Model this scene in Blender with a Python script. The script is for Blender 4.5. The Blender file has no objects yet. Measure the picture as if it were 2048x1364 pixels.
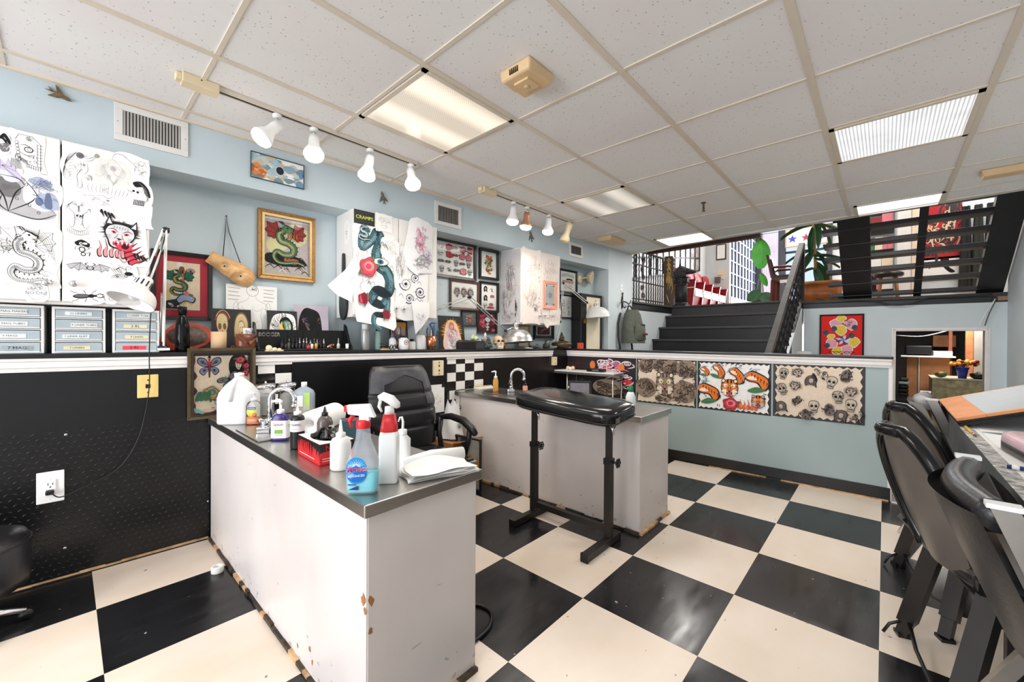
import bpy,math,random
from mathutils import Vector,Matrix
PI=math.pi
SC=bpy.context.scene
COL=SC.collection
RN=random.Random;cos=math.cos;sin=math.sin
R0=RN(7)
def lin(c):
 def f(v):
  v=v/255.0
  return v/12.92 if v<=.04045 else((v+.055)/1.055)**2.4
 return(f(c[0]),f(c[1]),f(c[2]),1.0)
MATS={}
def mat(name,rgb,rough=.5,metal=0.,var=.06,vscale=14.,bump=0.,bscale=60.,coat=0.,trans=0.,alpha=1.,emit=0.,spec=.5,ior=1.45,sss=0.):
 """principled material whose colour is broken up a little by noise"""
 if name in MATS:return MATS[name]
 m=bpy.data.materials.new(name);m.use_nodes=True
 nt=m.node_tree;n=nt.nodes;l=nt.links
 b=n['Principled BSDF']
 b.inputs['Roughness'].default_value=rough
 b.inputs['Metallic'].default_value=metal
 b.inputs['Specular IOR Level'].default_value=spec
 b.inputs['IOR'].default_value=ior
 b.inputs['Coat Weight'].default_value=coat
 b.inputs['Coat Roughness'].default_value=.08
 b.inputs['Transmission Weight'].default_value=trans
 b.inputs['Alpha'].default_value=alpha
 if sss:b.inputs['Subsurface Weight'].default_value=sss
 c=lin(rgb)
 b.inputs['Base Color'].default_value=c
 if emit:
  b.inputs['Emission Color'].default_value=c
  b.inputs['Emission Strength'].default_value=emit
 if var or bump:
  tc=n.new('ShaderNodeTexCoord')
 if var:
  nz=n.new('ShaderNodeTexNoise');nz.inputs['Scale'].default_value=vscale;nz.inputs['Detail'].default_value=4.
  l.new(tc.outputs['Object'],nz.inputs['Vector'])
  r=n.new('ShaderNodeMapRange');r.inputs[1].default_value=.3;r.inputs[2].default_value=.7
  r.inputs[3].default_value=1-var;r.inputs[4].default_value=1+var
  l.new(nz.outputs[0],r.inputs[0])
  mx=n.new('ShaderNodeVectorMath');mx.operation='SCALE';mx.inputs[0].default_value=c[:3]
  l.new(r.outputs[0],mx.inputs['Scale']);l.new(mx.outputs[0],b.inputs['Base Color'])
 if bump:
  n2=n.new('ShaderNodeTexNoise');n2 .inputs['Scale'].default_value=bscale;n2 .inputs['Detail'].default_value=3.
  l.new(tc.outputs['Object'],n2 .inputs['Vector'])
  bp=n.new('ShaderNodeBump');bp.inputs['Strength'].default_value=bump;bp.inputs['Distance'].default_value=.004
  l.new(n2 .outputs[0],bp.inputs['Height']);l.new(bp.outputs[0],b.inputs['Normal'])
 MATS[name]=m
 return m
def ink(rgb):
 """flat printed / painted colour on paper"""
 k='print_%02x%02x%02x'%tuple(rgb)
 return mat(k,rgb,rough=.6,var=.05,vscale=40,spec=.3)
def emis(name,rgb,s):
 if name in MATS:return MATS[name]
 m=bpy.data.materials.new(name);m.use_nodes=True
 n=m.node_tree.nodes;l=m.node_tree.links
 n.clear()
 e=n.new('ShaderNodeEmission');o=n.new('ShaderNodeOutputMaterial')
 e.inputs[0].default_value=lin(rgb);e.inputs[1].default_value=s
 l.new(e.outputs[0],o.inputs[0]);MATS[name]=m
 return m
def glassmat(name,tint=(255,255,255),rough=.02,refl=1.0):
 """thin clear pane: fresnel mix of transparent and glossy"""
 if name in MATS:return MATS[name]
 m=bpy.data.materials.new(name);m.use_nodes=True
 n=m.node_tree.nodes;l=m.node_tree.links
 n.clear()
 t=n.new('ShaderNodeBsdfTransparent');t.inputs[0].default_value=lin(tint)
 g=n.new('ShaderNodeBsdfGlossy');g.inputs['Roughness'].default_value=rough
 f=n.new('ShaderNodeFresnel');f.inputs[0].default_value=1.35
 mu=n.new('ShaderNodeMath');mu.operation='MULTIPLY';mu.inputs[1].default_value=refl
 x=n.new('ShaderNodeMixShader');o=n.new('ShaderNodeOutputMaterial')
 l.new(f.outputs[0],mu.inputs[0]);l.new(mu.outputs[0],x.inputs[0]);l.new(t.outputs[0],x.inputs[1]);l.new(g.outputs[0],x.inputs[2]);l.new(x.outputs[0],o.inputs[0])
 MATS[name]=m
 return m
class MB:
 def __init__(s):
  s.v=[];s.f=[];s.mi=[];s.m=[];s.sm=[]
 def mat_index(s,m):
  if m not in s.m:s.m.append(m)
  return s.m.index(m)
 def add(s,vs,fs,m,smooth=False):
  b=len(s.v);s.v.extend([tuple(p)for p in vs]);k=s.mat_index(m)
  for f in fs:
   s.f.append(tuple(b+i for i in f));s.mi.append(k);s.sm.append(smooth)
  return s
 def box(s,x0,y0,z0,x1,y1,z1,m):
  v=[(x0,y0,z0),(x1,y0,z0),(x1,y1,z0),(x0,y1,z0),(x0,y0,z1),(x1,y0,z1),(x1,y1,z1),(x0,y1,z1)]
  return s.add(v,[(3,2,1,0),(4,5,6,7),(0,1,5,4),(1,2,6,5),(2,3,7,6),(3,0,4,7)],m)
 def hexa(s,bot,top,m,smooth=False):
  """prism between two equal polygons (lists of 3d points)"""
  n=len(bot)
  fs=[tuple(reversed(range(n))),tuple(range(n,2*n))]
  fs+=[(i,(i+1)%n,n+(i+1)%n,n+i)for i in range(n)]
  return s.add(list(bot)+list(top),fs,m,smooth)
 def prism(s,pts,y0,y1,m):
  """outline in x,z extruded along y"""
  return s.hexa([(x,y1,z)for x,z in pts],[(x,y0,z)for x,z in pts],m)
 def slab(s,pts,z0,z1,m):
  return s.hexa([(x,y,z0)for x,y in pts],[(x,y,z1)for x,y in pts],m)
 def tube(s,pts,r,m,n=10,closed=False,cap=True,smooth=True,sq=False):
  pts=[Vector(p)for p in pts];N=len(pts)
  rs=r if isinstance(r,(list,tuple))else[r]*N
  T=[]
  for i in range(N):
   a=pts[(i-1)%N]if(closed or i)else pts[i]
   b=pts[(i+1)%N]if(closed or i<N-1)else pts[i]
   d=b-a
   T.append(d.normalized()if d.length>1e-9 else Vector((0,0,1)))
  u=T[0].orthogonal().normalized()
  if abs(T[0].z)<.9:
   u=T[0].cross(Vector((0,0,1))).normalized()
  vs=[];off=PI/n if sq else 0
  for i in range(N):
   u=(u-T[i]*u.dot(T[i]))
   u=u.normalized()if u.length>1e-6 else T[i].orthogonal().normalized()
   w=T[i].cross(u)
   for k in range(n):
    a=2*PI*k/n+off
    vs.append(pts[i]+(u*cos(a)+w*sin(a))*rs[i])
  fs=[]
  for i in range(N if closed else N-1):
   j=(i+1)%N
   for k in range(n):
    fs.append((i*n+k,i*n+(k+1)%n,j*n+(k+1)%n,j*n+k))
  if cap and not closed:
   fs.append(tuple(reversed(range(n))));fs.append(tuple((N-1)*n+k for k in range(n)))
  return s.add(vs,fs,m,smooth and not sq)
 def bar(s,p,q,w,m,h=None):
  """square bar between two points"""
  return s.tube([p,q],w*.7071,m,n=4,sq=True)
 def lathe(s,prof,m,n=20,c=(0,0,0),axis=None,cap=True,sx=1.,sy=1.):
  """prof: (r,z) list; axis: direction of the lathe's z"""
  M=Matrix.Identity(3)
  if axis is not None:
   M=Vector((0,0,1)).rotation_difference(Vector(axis)).to_matrix()
  c=Vector(c);vs=[]
  for r,z in prof:
   for k in range(n):
    a=2*PI*k/n
    vs.append(c+M@Vector((r*cos(a)*sx,r*sin(a)*sy,z)))
  fs=[]
  for i in range(len(prof)-1):
   for k in range(n):
    fs.append((i*n+k,i*n+(k+1)%n,(i+1)*n+(k+1)%n,(i+1)*n+k))
  if cap:
   if prof[0][0]>1e-6:fs.append(tuple(reversed(range(n))))
   if prof[-1][0]>1e-6:fs.append(tuple((len(prof)-1)*n+k for k in range(n)))
  return s.add(vs,fs,m,True)
 def ball(s,c,r,m,n=14,sx=1.,sy=1.,sz=1.):
  k=max(5,n//2)
  prof=[(sin(PI*i/k)*r if 0<i<k else 1e-5,-cos(PI*i/k)*r*sz)for i in range(k+1)]
  return s.lathe(prof,m,n,c,cap=False,sx=sx,sy=sy)
 def grid(s,fn,nu,nv,m,smooth=True):
  vs=[fn(i/nu,j/nv)for j in range(nv+1)for i in range(nu+1)]
  fs=[(j*(nu+1)+i,j*(nu+1)+i+1,(j+1)*(nu+1)+i+1,(j+1)*(nu+1)+i)for j in range(nv)for i in range(nu)]
  return s.add(vs,fs,m,smooth)
 def torus(s,c,R,r,m,axis=(0,0,1),n=20,k=8,a0=0,a1=2*PI):
  M=Vector((0,0,1)).rotation_difference(Vector(axis)).to_matrix();c=Vector(c)
  full=abs(a1-a0-2*PI)<1e-6
  N=n if full else n+1
  pts=[c+M@Vector((R*cos(a0+(a1-a0)*i/n),R*sin(a0+(a1-a0)*i/n),0))for i in range(N)]
  return s.tube(pts,r,m,n=k,closed=full)
 def text(s,st,size,m,x=0,y=0,z=0,align='CENTER',rot=0.,sx=1.):
  """letters standing in the x,z plane, facing -y"""
  cu=bpy.data.curves.new('t','FONT');cu.body=st;cu.size=size;cu.align_x=align;cu.align_y='CENTER';cu.resolution_u=2
  ob=bpy.data.objects.new('t',cu);COL.objects.link(ob)
  dg=bpy.context.evaluated_depsgraph_get();dg.update()
  ev=ob.evaluated_get(dg);me=ev.to_mesh()
  ca,sa=cos(rot),sin(rot)
  vs=[]
  for v in me.vertices:
   px,pz=v.co.x*sx,v.co.y
   vs.append((x+px*ca-pz*sa,y,z+px*sa+pz*ca))
  fs=[tuple(p.vertices)for p in me.polygons]
  ev.to_mesh_clear();bpy.data.objects.remove(ob);bpy.data.curves.remove(cu)
  return s.add(vs,fs,m)
 def xform(s,M,i0=0):
  for i in range(i0,len(s.v)):
   s.v[i]=tuple(M@Vector(s.v[i]))
  return s
 def mesh(s,name):
  me=bpy.data.meshes.new(name)
  me.from_pydata(s.v,[],s.f)
  for m in s.m:me.materials.append(m)
  me.polygons.foreach_set('material_index',s.mi)
  me.polygons.foreach_set('use_smooth',s.sm)
  me.update();me.validate()
  return me
def obj(name,mb,parent=None,loc=(0,0,0),rz=0.,bevel=0.,seg=2,rot=None,subd=0,auto=None):
 o=bpy.data.objects.new(name,mb.mesh(name));COL.objects.link(o)
 o.location=loc;o.rotation_euler=rot if rot else(0,0,rz)
 if parent:o.parent=parent
 if bevel:
  b=o.modifiers.new('bevel','BEVEL');b.width=bevel;b.segments=seg;b.limit_method='ANGLE';b.angle_limit=.7
 if subd:
  b=o.modifiers.new('sub','SUBSURF');b.levels=subd;b.render_levels=subd
 return o
def tag(o,label,cat,group=None):
 o['label']=label;o['category']=cat
 if group:o['group']=group
 return o
def thing(name,label,cat,loc=(0,0,0),rz=0.,group=None,rot=None):
 o=bpy.data.objects.new(name,None);COL.objects.link(o);o.empty_display_size=.05
 o.location=loc;o.rotation_euler=rot if rot else(0,0,rz)
 return tag(o,label,cat,group)
def part(name,mb,parent,label=None,**k):
 o=obj(name,mb,parent,**k)
 if label:o['label']=label
 return o
def solo(name,mb,label,cat,loc=(0,0,0),rz=0.,group=None,**k):
 return tag(obj(name,mb,None,loc,rz,**k),label,cat,group)
def struct(name,mb,**k):
 o=obj(name,mb,**k);o['kind']='structure'
 return o
def copy_tree(o,parent=None):
 c=o.copy();COL.objects.link(c)
 if parent:c.parent=parent
 for ch in list(o.children):copy_tree(ch,c)
 return c
TL,WL=.046,2.697
TR,XR=.0314,3.745
XB=6.2
CZ=2.198
UZ=1.585
def LW(a,y,z):
 """along wall_left: a along it, y into the wall (negative = into the room)"""
 return(a*cos(TL)+y*sin(TL),WL-a*sin(TL)+y*cos(TL),z)
LR=-TL
def RW(x,y,z,X=XR):
 """along the partition: x to the observer's side of it, y through it"""
 b=-x
 return(X-b*sin(TR)+y*cos(TR),b*cos(TR)+y*sin(TR),z)
RR=-PI/2+TR
def lz(a):return 1.003-.0065*a
RZ=.975
CT=.655
FLEN,YAW,PITCH,ROLL,CH=817.,.7395,-.0062,.006,1.0807
fw=Vector((cos(YAW),sin(YAW),0));rt=Vector((sin(YAW),-cos(YAW),0));up=Vector((0,0,1))
f2=fw*cos(PITCH)+up*sin(PITCH);u2=up*cos(PITCH)-fw*sin(PITCH)
r3=rt*cos(ROLL)+u2*sin(ROLL);u3=u2*cos(ROLL)-rt*sin(ROLL)
cd=bpy.data.cameras.new('camera');cam=bpy.data.objects.new('camera',cd);COL.objects.link(cam)
cd.sensor_width=36.;cd.lens=FLEN/2048.*36.;cd.clip_start=.05;cd.clip_end=200
mw=Matrix.Identity(4)
for i in range(3):
 mw[i][0],mw[i][1],mw[i][2]=r3[i],u3[i],-f2[i]
mw[0][3],mw[1][3],mw[2][3]=0,0,CH
cam.matrix_world=mw
SC.camera=cam
SC.view_settings.view_transform='Standard';SC.view_settings.look='None';SC.view_settings.gamma=1.0
SC.view_settings.use_curve_mapping=False
SC.view_settings.exposure=EXPOSURE=0.10
def node_mat(name):
 m=bpy.data.materials.new(name);m.use_nodes=True
 n=m.node_tree.nodes;l=m.node_tree.links
 return m,n,l,n['Principled BSDF'],n.new('ShaderNodeTexCoord')
def mix(n,l,fac,a,b):
 x=n.new('ShaderNodeMix');x.data_type='RGBA'
 for k,v in((0,fac),(6,a),(7,b)):
  if hasattr(v,'links'):l.new(v,x.inputs[k])
  else:x.inputs[k].default_value=v
 return x.outputs[2]
def noise(n,l,tc,scale,detail=3.,out='Object',sc=None,rough=.5):
 z=n.new('ShaderNodeTexNoise');z.inputs['Scale'].default_value=scale;z.inputs['Detail'].default_value=detail;z.inputs['Roughness'].default_value=rough
 src=tc.outputs[out]
 if sc:
  mp=n.new('ShaderNodeMapping');mp.inputs['Scale'].default_value=sc;l.new(src,mp.inputs[0]);src=mp.outputs[0]
 l.new(src,z.inputs['Vector']);return z.outputs[0]
def ramp(n,l,x,lo,hi,a=0.,b=1.):
 r=n.new('ShaderNodeMapRange');r.inputs[1].default_value=lo;r.inputs[2].default_value=hi;r.inputs[3].default_value=a;r.inputs[4].default_value=b
 l.new(x,r.inputs[0]);return r.outputs[0]
def math_(n,l,op,a,b):
 x=n.new('ShaderNodeMath');x.operation=op
 for k,v in((0,a),(1,b)):
  if hasattr(v,'links'):l.new(v,x.inputs[k])
  else:x.inputs[k].default_value=v
 return x.outputs[0]
def wall_mat(name,rgb,rgb2=None):
 m,n,l,b,tc=node_mat(name)
 f=ramp(n,l,noise(n,l,tc,1.6,5),.35,.65)
 c=mix(n,l,f,lin(rgb),lin(rgb2 or[v*.96 for v in rgb]))
 sp=ramp(n,l,noise(n,l,tc,9.,2,sc=(1,1,2.2)),.74,.76)
 c=mix(n,l,math_(n,l,'MULTIPLY',sp,.18),c,lin((120,125,125)))
 l.new(c,b.inputs['Base Color']);b.inputs['Roughness'].default_value=.45;b.inputs['Specular IOR Level'].default_value=.35
 bp=n.new('ShaderNodeBump');bp.inputs['Strength'].default_value=.12;bp.inputs['Distance'].default_value=.003
 l.new(noise(n,l,tc,90,3),bp.inputs['Height']);l.new(bp.outputs[0],b.inputs['Normal'])
 return m
M_BLUE=wall_mat('pale_blue_paint',(198,212,218))
M_SAGE=wall_mat('sage_blue_paint',(168,184,184),(160,177,177))
M_PALE=wall_mat('pale_paint',(214,223,226))
M_GREY=wall_mat('pale_grey_paint',(214,218,220))
m,n,l,b,tc=node_mat('checker_vinyl');M_FLOOR=m
mp=n.new('ShaderNodeMapping');mp.inputs['Location'].default_value=(-4.1861,-4.0121,.5);mp.inputs['Scale'].default_value=(1/.4572,1/.4572,0)
l.new(tc.outputs['Object'],mp.inputs[0])
ck=n.new('ShaderNodeTexChecker');ck.inputs['Scale'].default_value=1.
l.new(mp.outputs[0],ck.inputs['Vector'])
w=mix(n,l,ramp(n,l,noise(n,l,tc,2.2,6,sc=(1,1.6,1)),.35,.7),lin((240,226,212)),lin((229,211,190)))
w=mix(n,l,ramp(n,l,noise(n,l,tc,26,2),.735,.75),w,lin((150,130,108)))
k=mix(n,l,ramp(n,l,noise(n,l,tc,3.,6),.3,.7),lin((20,20,21)),lin((34,34,36)))
k=mix(n,l,ramp(n,l,noise(n,l,tc,33,2),.755,.765),k,lin((170,165,160)))
c=mix(n,l,ck.outputs['Fac'],k,w)
l.new(c,b.inputs['Base Color'])
rr=ramp(n,l,noise(n,l,tc,5,6,sc=(.5,2.4,1)),.3,.7,.10,.34)
l.new(mix(n,l,ck.outputs['Fac'],rr,(.33,.33,.33,1)),b.inputs['Roughness'])
b.inputs['Specular IOR Level'].default_value=.5
bp=n.new('ShaderNodeBump');bp.inputs['Strength'].default_value=.05;bp.inputs['Distance'].default_value=.002
l.new(noise(n,l,tc,14,4),bp.inputs['Height']);l.new(bp.outputs[0],b.inputs['Normal'])
m,n,l,b,tc=node_mat('acoustic_tile');M_CEIL=m
vo=n.new('ShaderNodeTexVoronoi');vo.inputs['Scale'].default_value=62;vo.inputs['Randomness'].default_value=1.
l.new(tc.outputs['Object'],vo.inputs['Vector'])
pit=math_(n,l,'MULTIPLY',ramp(n,l,vo.outputs['Distance'],.10,.22,1.,0.),ramp(n,l,noise(n,l,tc,45,2),.48,.56))
base=mix(n,l,ramp(n,l,noise(n,l,tc,1.7,3),.4,.7),lin((238,237,234)),lin((236,229,228)))
l.new(mix(n,l,math_(n,l,'MULTIPLY',pit,.75),base,lin((120,118,114))),b.inputs['Base Color']);b.inputs['Roughness'].default_value=.9
M_TBAR=mat('cream_ceiling_bar',(222,210,192),.4,var=.03)
M_BLACKP=mat('black_gloss_panel',(17,17,18),.25,var=.15,vscale=3,bump=.03,bscale=8)
M_PLATE=mat('black_diamond_plate',(16,16,17),.28,var=.1)
M_TRIMW=mat('white_moulding',(238,233,229),.45,var=.03)
M_CAP=mat('black_ledge_paint',(30,30,32),.3,var=.12,vscale=6,bump=.05,bscale=20)
M_VINYL=mat('black_vinyl_base',(30,28,27),.4,var=.2,vscale=8)
M_RAWWOOD=mat('bare_wood_strip',(196,160,118),.7,var=.35,vscale=22)
M_BLKWOOD=mat('black_painted_wood',(30,29,30),.38,var=.15,vscale=6,bump=.05,bscale=30)
M_DARKGREYW=mat('charcoal_painted_board',(46,45,45),.5,var=.15,vscale=12)
M_WTILE=mat('white_wall_tile',(240,238,234),.15,var=.02)
M_BTILE=mat('black_wall_tile',(30,27,26),.15,var=.08)
M_WHITE=mat('white_paint',(236,233,228),.4,var=.03)
M_SPECK=mat('speckled_granite',(150,145,136),.5,var=.35,vscale=220)
b_=MB();b_.box(-2.7,-.95,-.1,7.2,3.1,0,M_FLOOR);struct('floor',b_)
b_=MB()
CX1=4.78
pts=[(-2.7,-.95),(4.70,-.95),(4.78,1.0),(5.03,2.50),(5.03,3.1),(-2.7,3.1)]
b_.slab(pts,CZ,CZ+.03,M_CEIL)
struct('ceiling',b_)
b_=MB()
gx=[.985+.577*i for i in range(-6,7)];gy=[.2415+.577*i for i in range(-2,5)]
for y in gy:
 x1=4.74+(max(0,y-.5))*.11
 b_.box(-2.7,y-.013,CZ-.006,x1,y+.013,CZ+.002,M_TBAR)
for x in gx:
 b_.box(x-.008,-.93,CZ-.0045,x+.008,2.78,CZ+.002,M_TBAR)
b_.hexa([(4.68,-.95,CZ-.008),(4.71,-.95,CZ-.008),(4.79,1.0,CZ-.008),(5.04,2.5,CZ-.008),(5.01,2.5,CZ-.008),(4.76,1.0,CZ-.008)],[(4.68,-.95,CZ+.04),(4.71,-.95,CZ+.04),(4.79,1.0,CZ+.04),(5.04,2.5,CZ+.04),(5.01,2.5,CZ+.04),(4.76,1.0,CZ+.04)],M_TBAR)
struct('trim_1',b_)
b_=MB();b_.box(-2.7,-.02,CZ-.012,5.0,.0,CZ,M_TBAR);struct('trim_2',b_,loc=LW(0,0,0),rz=LR)
def wl(name,boxes):
 q=MB()
 for(a0,y0,z0,a1,y1,z1,mm)in boxes:q.box(a0,y0,z0,a1,y1,z1,mm)
 return struct(name,q,loc=LW(0,0,0),rz=LR)
wl('wall_left_soffit',[(-2.6,0,1.925,4.472,.45,CZ+.1,M_BLUE)])
wl('wall_left_recess',[(-2.6,.20,0,4.70,.30,1.93,M_BLUE)])
wl('wall_left_pier',[(4.472,0,0,5.05,.45,CZ+.1,M_PALE)])
wl('wall_left_stairside',[(5.05,0,0,6.9,.12,1.47,M_PALE)])
wl('wall_left_wainscot',[(-2.6,0,0,3.80,.195,.98,M_BLACKP)])
wl('wall_left_panel',[(-2.6,-.008,.66,.745,0,.925,M_BLACKP),(.929,-.012,.655,2.066,0,.929,M_BLACKP),(2.463,-.006,.6,3.62,0,.925,M_BLACKP)])
b_=MB();b_.box(-.35,-.006,.012,2.10,.0,.662,M_PLATE)
r=R0
nz=0
for j in range(27):
 for i in range(98):
  x=-.34+i*.025+(.0125 if j%2 else 0);z=.024+j*.0242
  s_=1 if(i+j//2+(j%2))%2 else-1
  L_,w_=.0105,.0032
  dx,dz=L_*.80*s_,L_*.60;ex,ez=-w_*.6*s_,w_*.8
  if x>2.08:continue
  b_.add([(x-dx,-.006,z-dz),(x+ex,-.006,z+ez),(x+dx,-.006,z+dz),(x-ex,-.006,z-ez),(x-dx*.3,-.0092,z-dz*.3),(x+dx*.3,-.0092,z+dz*.3)],[(0,1,5,4),(1,2,5),(2,3,4,5),(3,0,4)],M_PLATE,True)
for a,z in((.005,.640),(.002,.135),(.52,.2),(1.3,.6)):
 b_.lathe([(.006,0),(.005,.003),(.0001,.004)],mat('steel_screw',(190,190,188),.3,1.,var=.05),10,(a,-.006,z),(0,-1,0))
struct('wall_left_plate',b_,loc=LW(0,0,0),rz=LR)
b_=MB()
xs=[.75,.839,.929];zs=[.925,.867,.806,.745,.684]
for i in range(2):
 for j in range(4):
  b_.box(xs[i]+.0012,-.006,zs[j+1]+.0012,xs[i+1]-.0012,0,zs[j]-.0012,M_WTILE if(i+j)%2==0 else M_BTILE)
xs=[2.070,2.165,2.259,2.358,2.461];zs=[.930,.869,.800,.727,.655,.58]
for i in range(4):
 for j in range(5):
  b_.box(xs[i]+.0012,-.006,zs[j+1]+.0012,xs[i+1]-.0012,0,zs[j]-.0012,M_WTILE if(i+j)%2==0 else M_BTILE)
b_.box(2.066,-.010,.3,2.074,0,.93,M_BLACKP)
struct('wall_left_tiles',b_,loc=LW(0,0,0),rz=LR)
def tilt_box(q,a0,a1,y0,y1,d0,d1,mm):
 z0,z1=lz(a0),lz(a1)
 q.hexa([(a0,y0,z0-d1),(a1,y0,z1-d1),(a1,y1,z1-d1),(a0,y1,z0-d1)],[(a0,y0,z0-d0),(a1,y0,z1-d0),(a1,y1,z1-d0),(a0,y1,z0-d0)],mm)
b_=MB();tilt_box(b_,-2.6,3.40,-.028,.198,0,.021,M_CAP);struct('trim_3',b_,loc=LW(0,0,0),rz=LR,bevel=.004)
b_=MB();tilt_box(b_,-2.6,3.40,-.024,.01,.021,.034,M_TRIMW);tilt_box(b_,-2.6,3.40,-.018,.01,.034,.062,M_TRIMW);tilt_box(b_,-2.6,3.40,-.012,.01,.062,.080,M_TRIMW)
struct('trim_4',b_,loc=LW(0,0,0),rz=LR,bevel=.002)
b_=MB()
rr_=RN(3);x=-2.6
while x<.50:
 w_=rr_.uniform(.05,.16);b_.box(x,-.014-rr_.random()*.004,0,min(x+w_,.52),.0,.010+rr_.random()*.005,M_RAWWOOD);x+=w_
b_.box(-2.6,-.018,0,2.0,-.012,.006,M_VINYL)
struct('baseboard_left',b_,loc=LW(0,0,0),rz=LR)
def pw(name,boxes,**k):
 q=MB()
 for bx_ in boxes:q.box(*bx_)
 return struct(name,q,loc=RW(0,0,0),rz=RR,**k)
pw('partition',[(-2.72,0,0,.035,.10,RZ-.02,M_SAGE)])
pw('trim_5',[(-2.70,-.028,RZ-.018,.045,.135,RZ,M_CAP)],bevel=.006)
pw('trim_6',[(-2.70,-.022,RZ-.032,.042,0,RZ-.018,M_TRIMW),(-2.70,-.016,RZ-.062,.040,0,RZ-.032,M_TRIMW),(-2.70,-.009,RZ-.078,.038,0,RZ-.062,M_TRIMW),(.035,-.022,RZ-.05,.05,.12,RZ-.018,mat('worn_wood_end',(206,178,158),.6,var=.2))],bevel=.002)
pw('trim_7',[(.022,-.004,.0,.042,.104,RZ-.05,M_TRIMW)])
pw('baseboard_right',[(-1.52,-.010,.008,.036,0,.088,M_VINYL)],bevel=.003)
b_=MB();x=-1.5;rr_=RN(5)
while x<.03:
 w_=rr_.uniform(.06,.2);b_.box(x,-.016-rr_.random()*.004,0,min(.036,x+w_),0,.008,M_RAWWOOD if rr_.random()<.6 else M_VINYL);x+=w_
struct('trim_8',b_,loc=RW(0,0,0),rz=RR)
pw('trim_9',[(.042,-.02,0,.16,.12,.14,M_SPECK),(.042,-.03,0,.22,.10,.008,M_WHITE)])
def bk(name,boxes,X=XB,**k):
 q=MB()
 for bx_ in boxes:q.box(*bx_)
 return struct(name,q,loc=RW(0,0,0,X),rz=RR,**k)
DX0,DX1,DZ=.092,.742,1.186
bk('wall_back',[(-.74,0,0,DX0,.08,1.52,M_PALE),(DX0,0,DZ,DX1,.08,1.52,M_PALE),(DX1,0,0,1.0,.08,1.52,M_PALE)])
bk('door_1',[(DX0-.036,-.012,0,DX0,.09,DZ+.034,M_TRIMW),(DX1,-.012,0,DX1+.036,.09,DZ+.034,M_TRIMW),(DX0,-.012,DZ,DX1,.09,DZ+.034,M_TRIMW),(DX0-.022,-.018,0,DX0-.008,.0,DZ+.022,M_TRIMW),(DX0-.022,-.018,DZ+.010,DX1+.022,.0,DZ+.022,M_TRIMW),(DX1+.008,-.018,0,DX1+.022,0,DZ+.022,M_TRIMW)],bevel=.002)
b_=MB();b_.box(-2.7,-.97,0,XB-.02,-.88,CZ,M_PALE);struct('wall_right',b_)
b_=MB();b_.box(-2.75,-.97,0,-2.65,.2,CZ,M_PALE);b_.box(-2.75,.2,0,-2.65,2.4,.35,M_PALE);b_.box(-2.75,2.4,0,-2.65,3.0,CZ,M_PALE)  # the gap between these pieces is invented to admit fill light
struct('wall_rear',b_)
NOSE=[(5.20,.735),(5.41,.91),(5.620,1.085),(5.826,1.257),(6.036,1.430)]
b_=MB()
M_TREAD=mat('charcoal_stair_tread',(58,57,57),.55,var=.14,vscale=30)
YR=-1.62
for i,(a,z)in enumerate([(4.36,.035),(4.57,.21),(4.78,.385),(4.99,.56)]+NOSE):
 b_.box(a,YR,z-.028,a+.245,-.002,z,M_TREAD)
 b_.box(a+.022,YR,max(0,z-.20),a+.24,-.002,z-.028,M_BLKWOOD)
struct('trim_10',b_,loc=LW(0,0,0),rz=LR,bevel=.006)
b_=MB()
b_.box(6.235,YR-.03,UZ-.028,6.5,.0,UZ,M_TREAD)
b_.box(6.255,YR,1.43,6.5,-.002,UZ-.028,M_TREAD)
b_.box(5.052,-.03,UZ-.030,6.30,.10,UZ,M_TREAD)
b_.box(5.052,-.006,UZ-.112,6.26,.12,UZ-.030,M_BLKWOOD)
struct('trim_11',b_,loc=LW(0,0,0),rz=LR,bevel=.005)
bk('trim_12',[(-.765,-.028,UZ-.055,1.0,.30,UZ-.02,M_TREAD),(-.755,-.004,1.47,1.0,.2,UZ-.055,M_BLKWOOD)],bevel=.004)
b_=MB()
b_.slab([(6.30,2.42),(6.22,-.9),(6.22,-2.2),(12.6,-2.2),(12.6,3.2),(5.05,3.2),(5.05,2.58)],UZ-.10,UZ-.03,mat('upper_floor_wood',(150,120,92),.4,var=.1))
struct('floor_upper',b_)
b_=MB()
b_.prism([(4.2,0),(6.16,1.47),(6.16,0)],-YR+0.0,-YR+.05,M_PALE)
for i_ in range(len(b_.v)):b_.v[i_]=(b_.v[i_][0],-b_.v[i_][1],b_.v[i_][2])
struct('wall_stairside',b_,loc=LW(0,0,0),rz=LR)
b_=MB()
b_.box(5.06,3.02,UZ,9.87,3.12,4.4,M_GREY)
b_.box(9.85,2.53,UZ,9.95,3.12,4.4,M_GREY)
struct('wall_upper_left',b_)
b_=MB();b_.slab([(4.80,-.95),(4.86,-.95),(5.10,2.5),(5.10,3.2),(5.02,3.2),(5.02,2.5)],CZ+.02,4.4,M_GREY);struct('wall_upper_front',b_)
b_=MB();b_.box(4.7,-2.3,UZ-.1,12.7,-2.2,4.4,M_GREY);b_.box(4.8,-.97,CZ,6.3,-.93,4.4,M_BLKWOOD);b_.box(6.24,-2.25,0,6.3,-.9,4.4,M_GREY)
struct('wall_upper_right',b_)
b_=MB();b_.box(4.7,-2.3,4.4,12.7,3.2,4.5,mat('upper_ceiling_white',(232,230,226),.8,var=.02));struct('ceiling_upper',b_)
M_MAROON=mat('brown_header_board',(70,42,34),.5,var=.1)
b_=MB();b_.slab([(5.05,1.0),(5.09,1.0),(5.17,2.3),(5.13,2.3)],CZ-.012,CZ+.25,M_MAROON);struct('trim_13',b_)
W=bpy.data.worlds.new('world');SC.world=W;W.use_nodes=True
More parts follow.
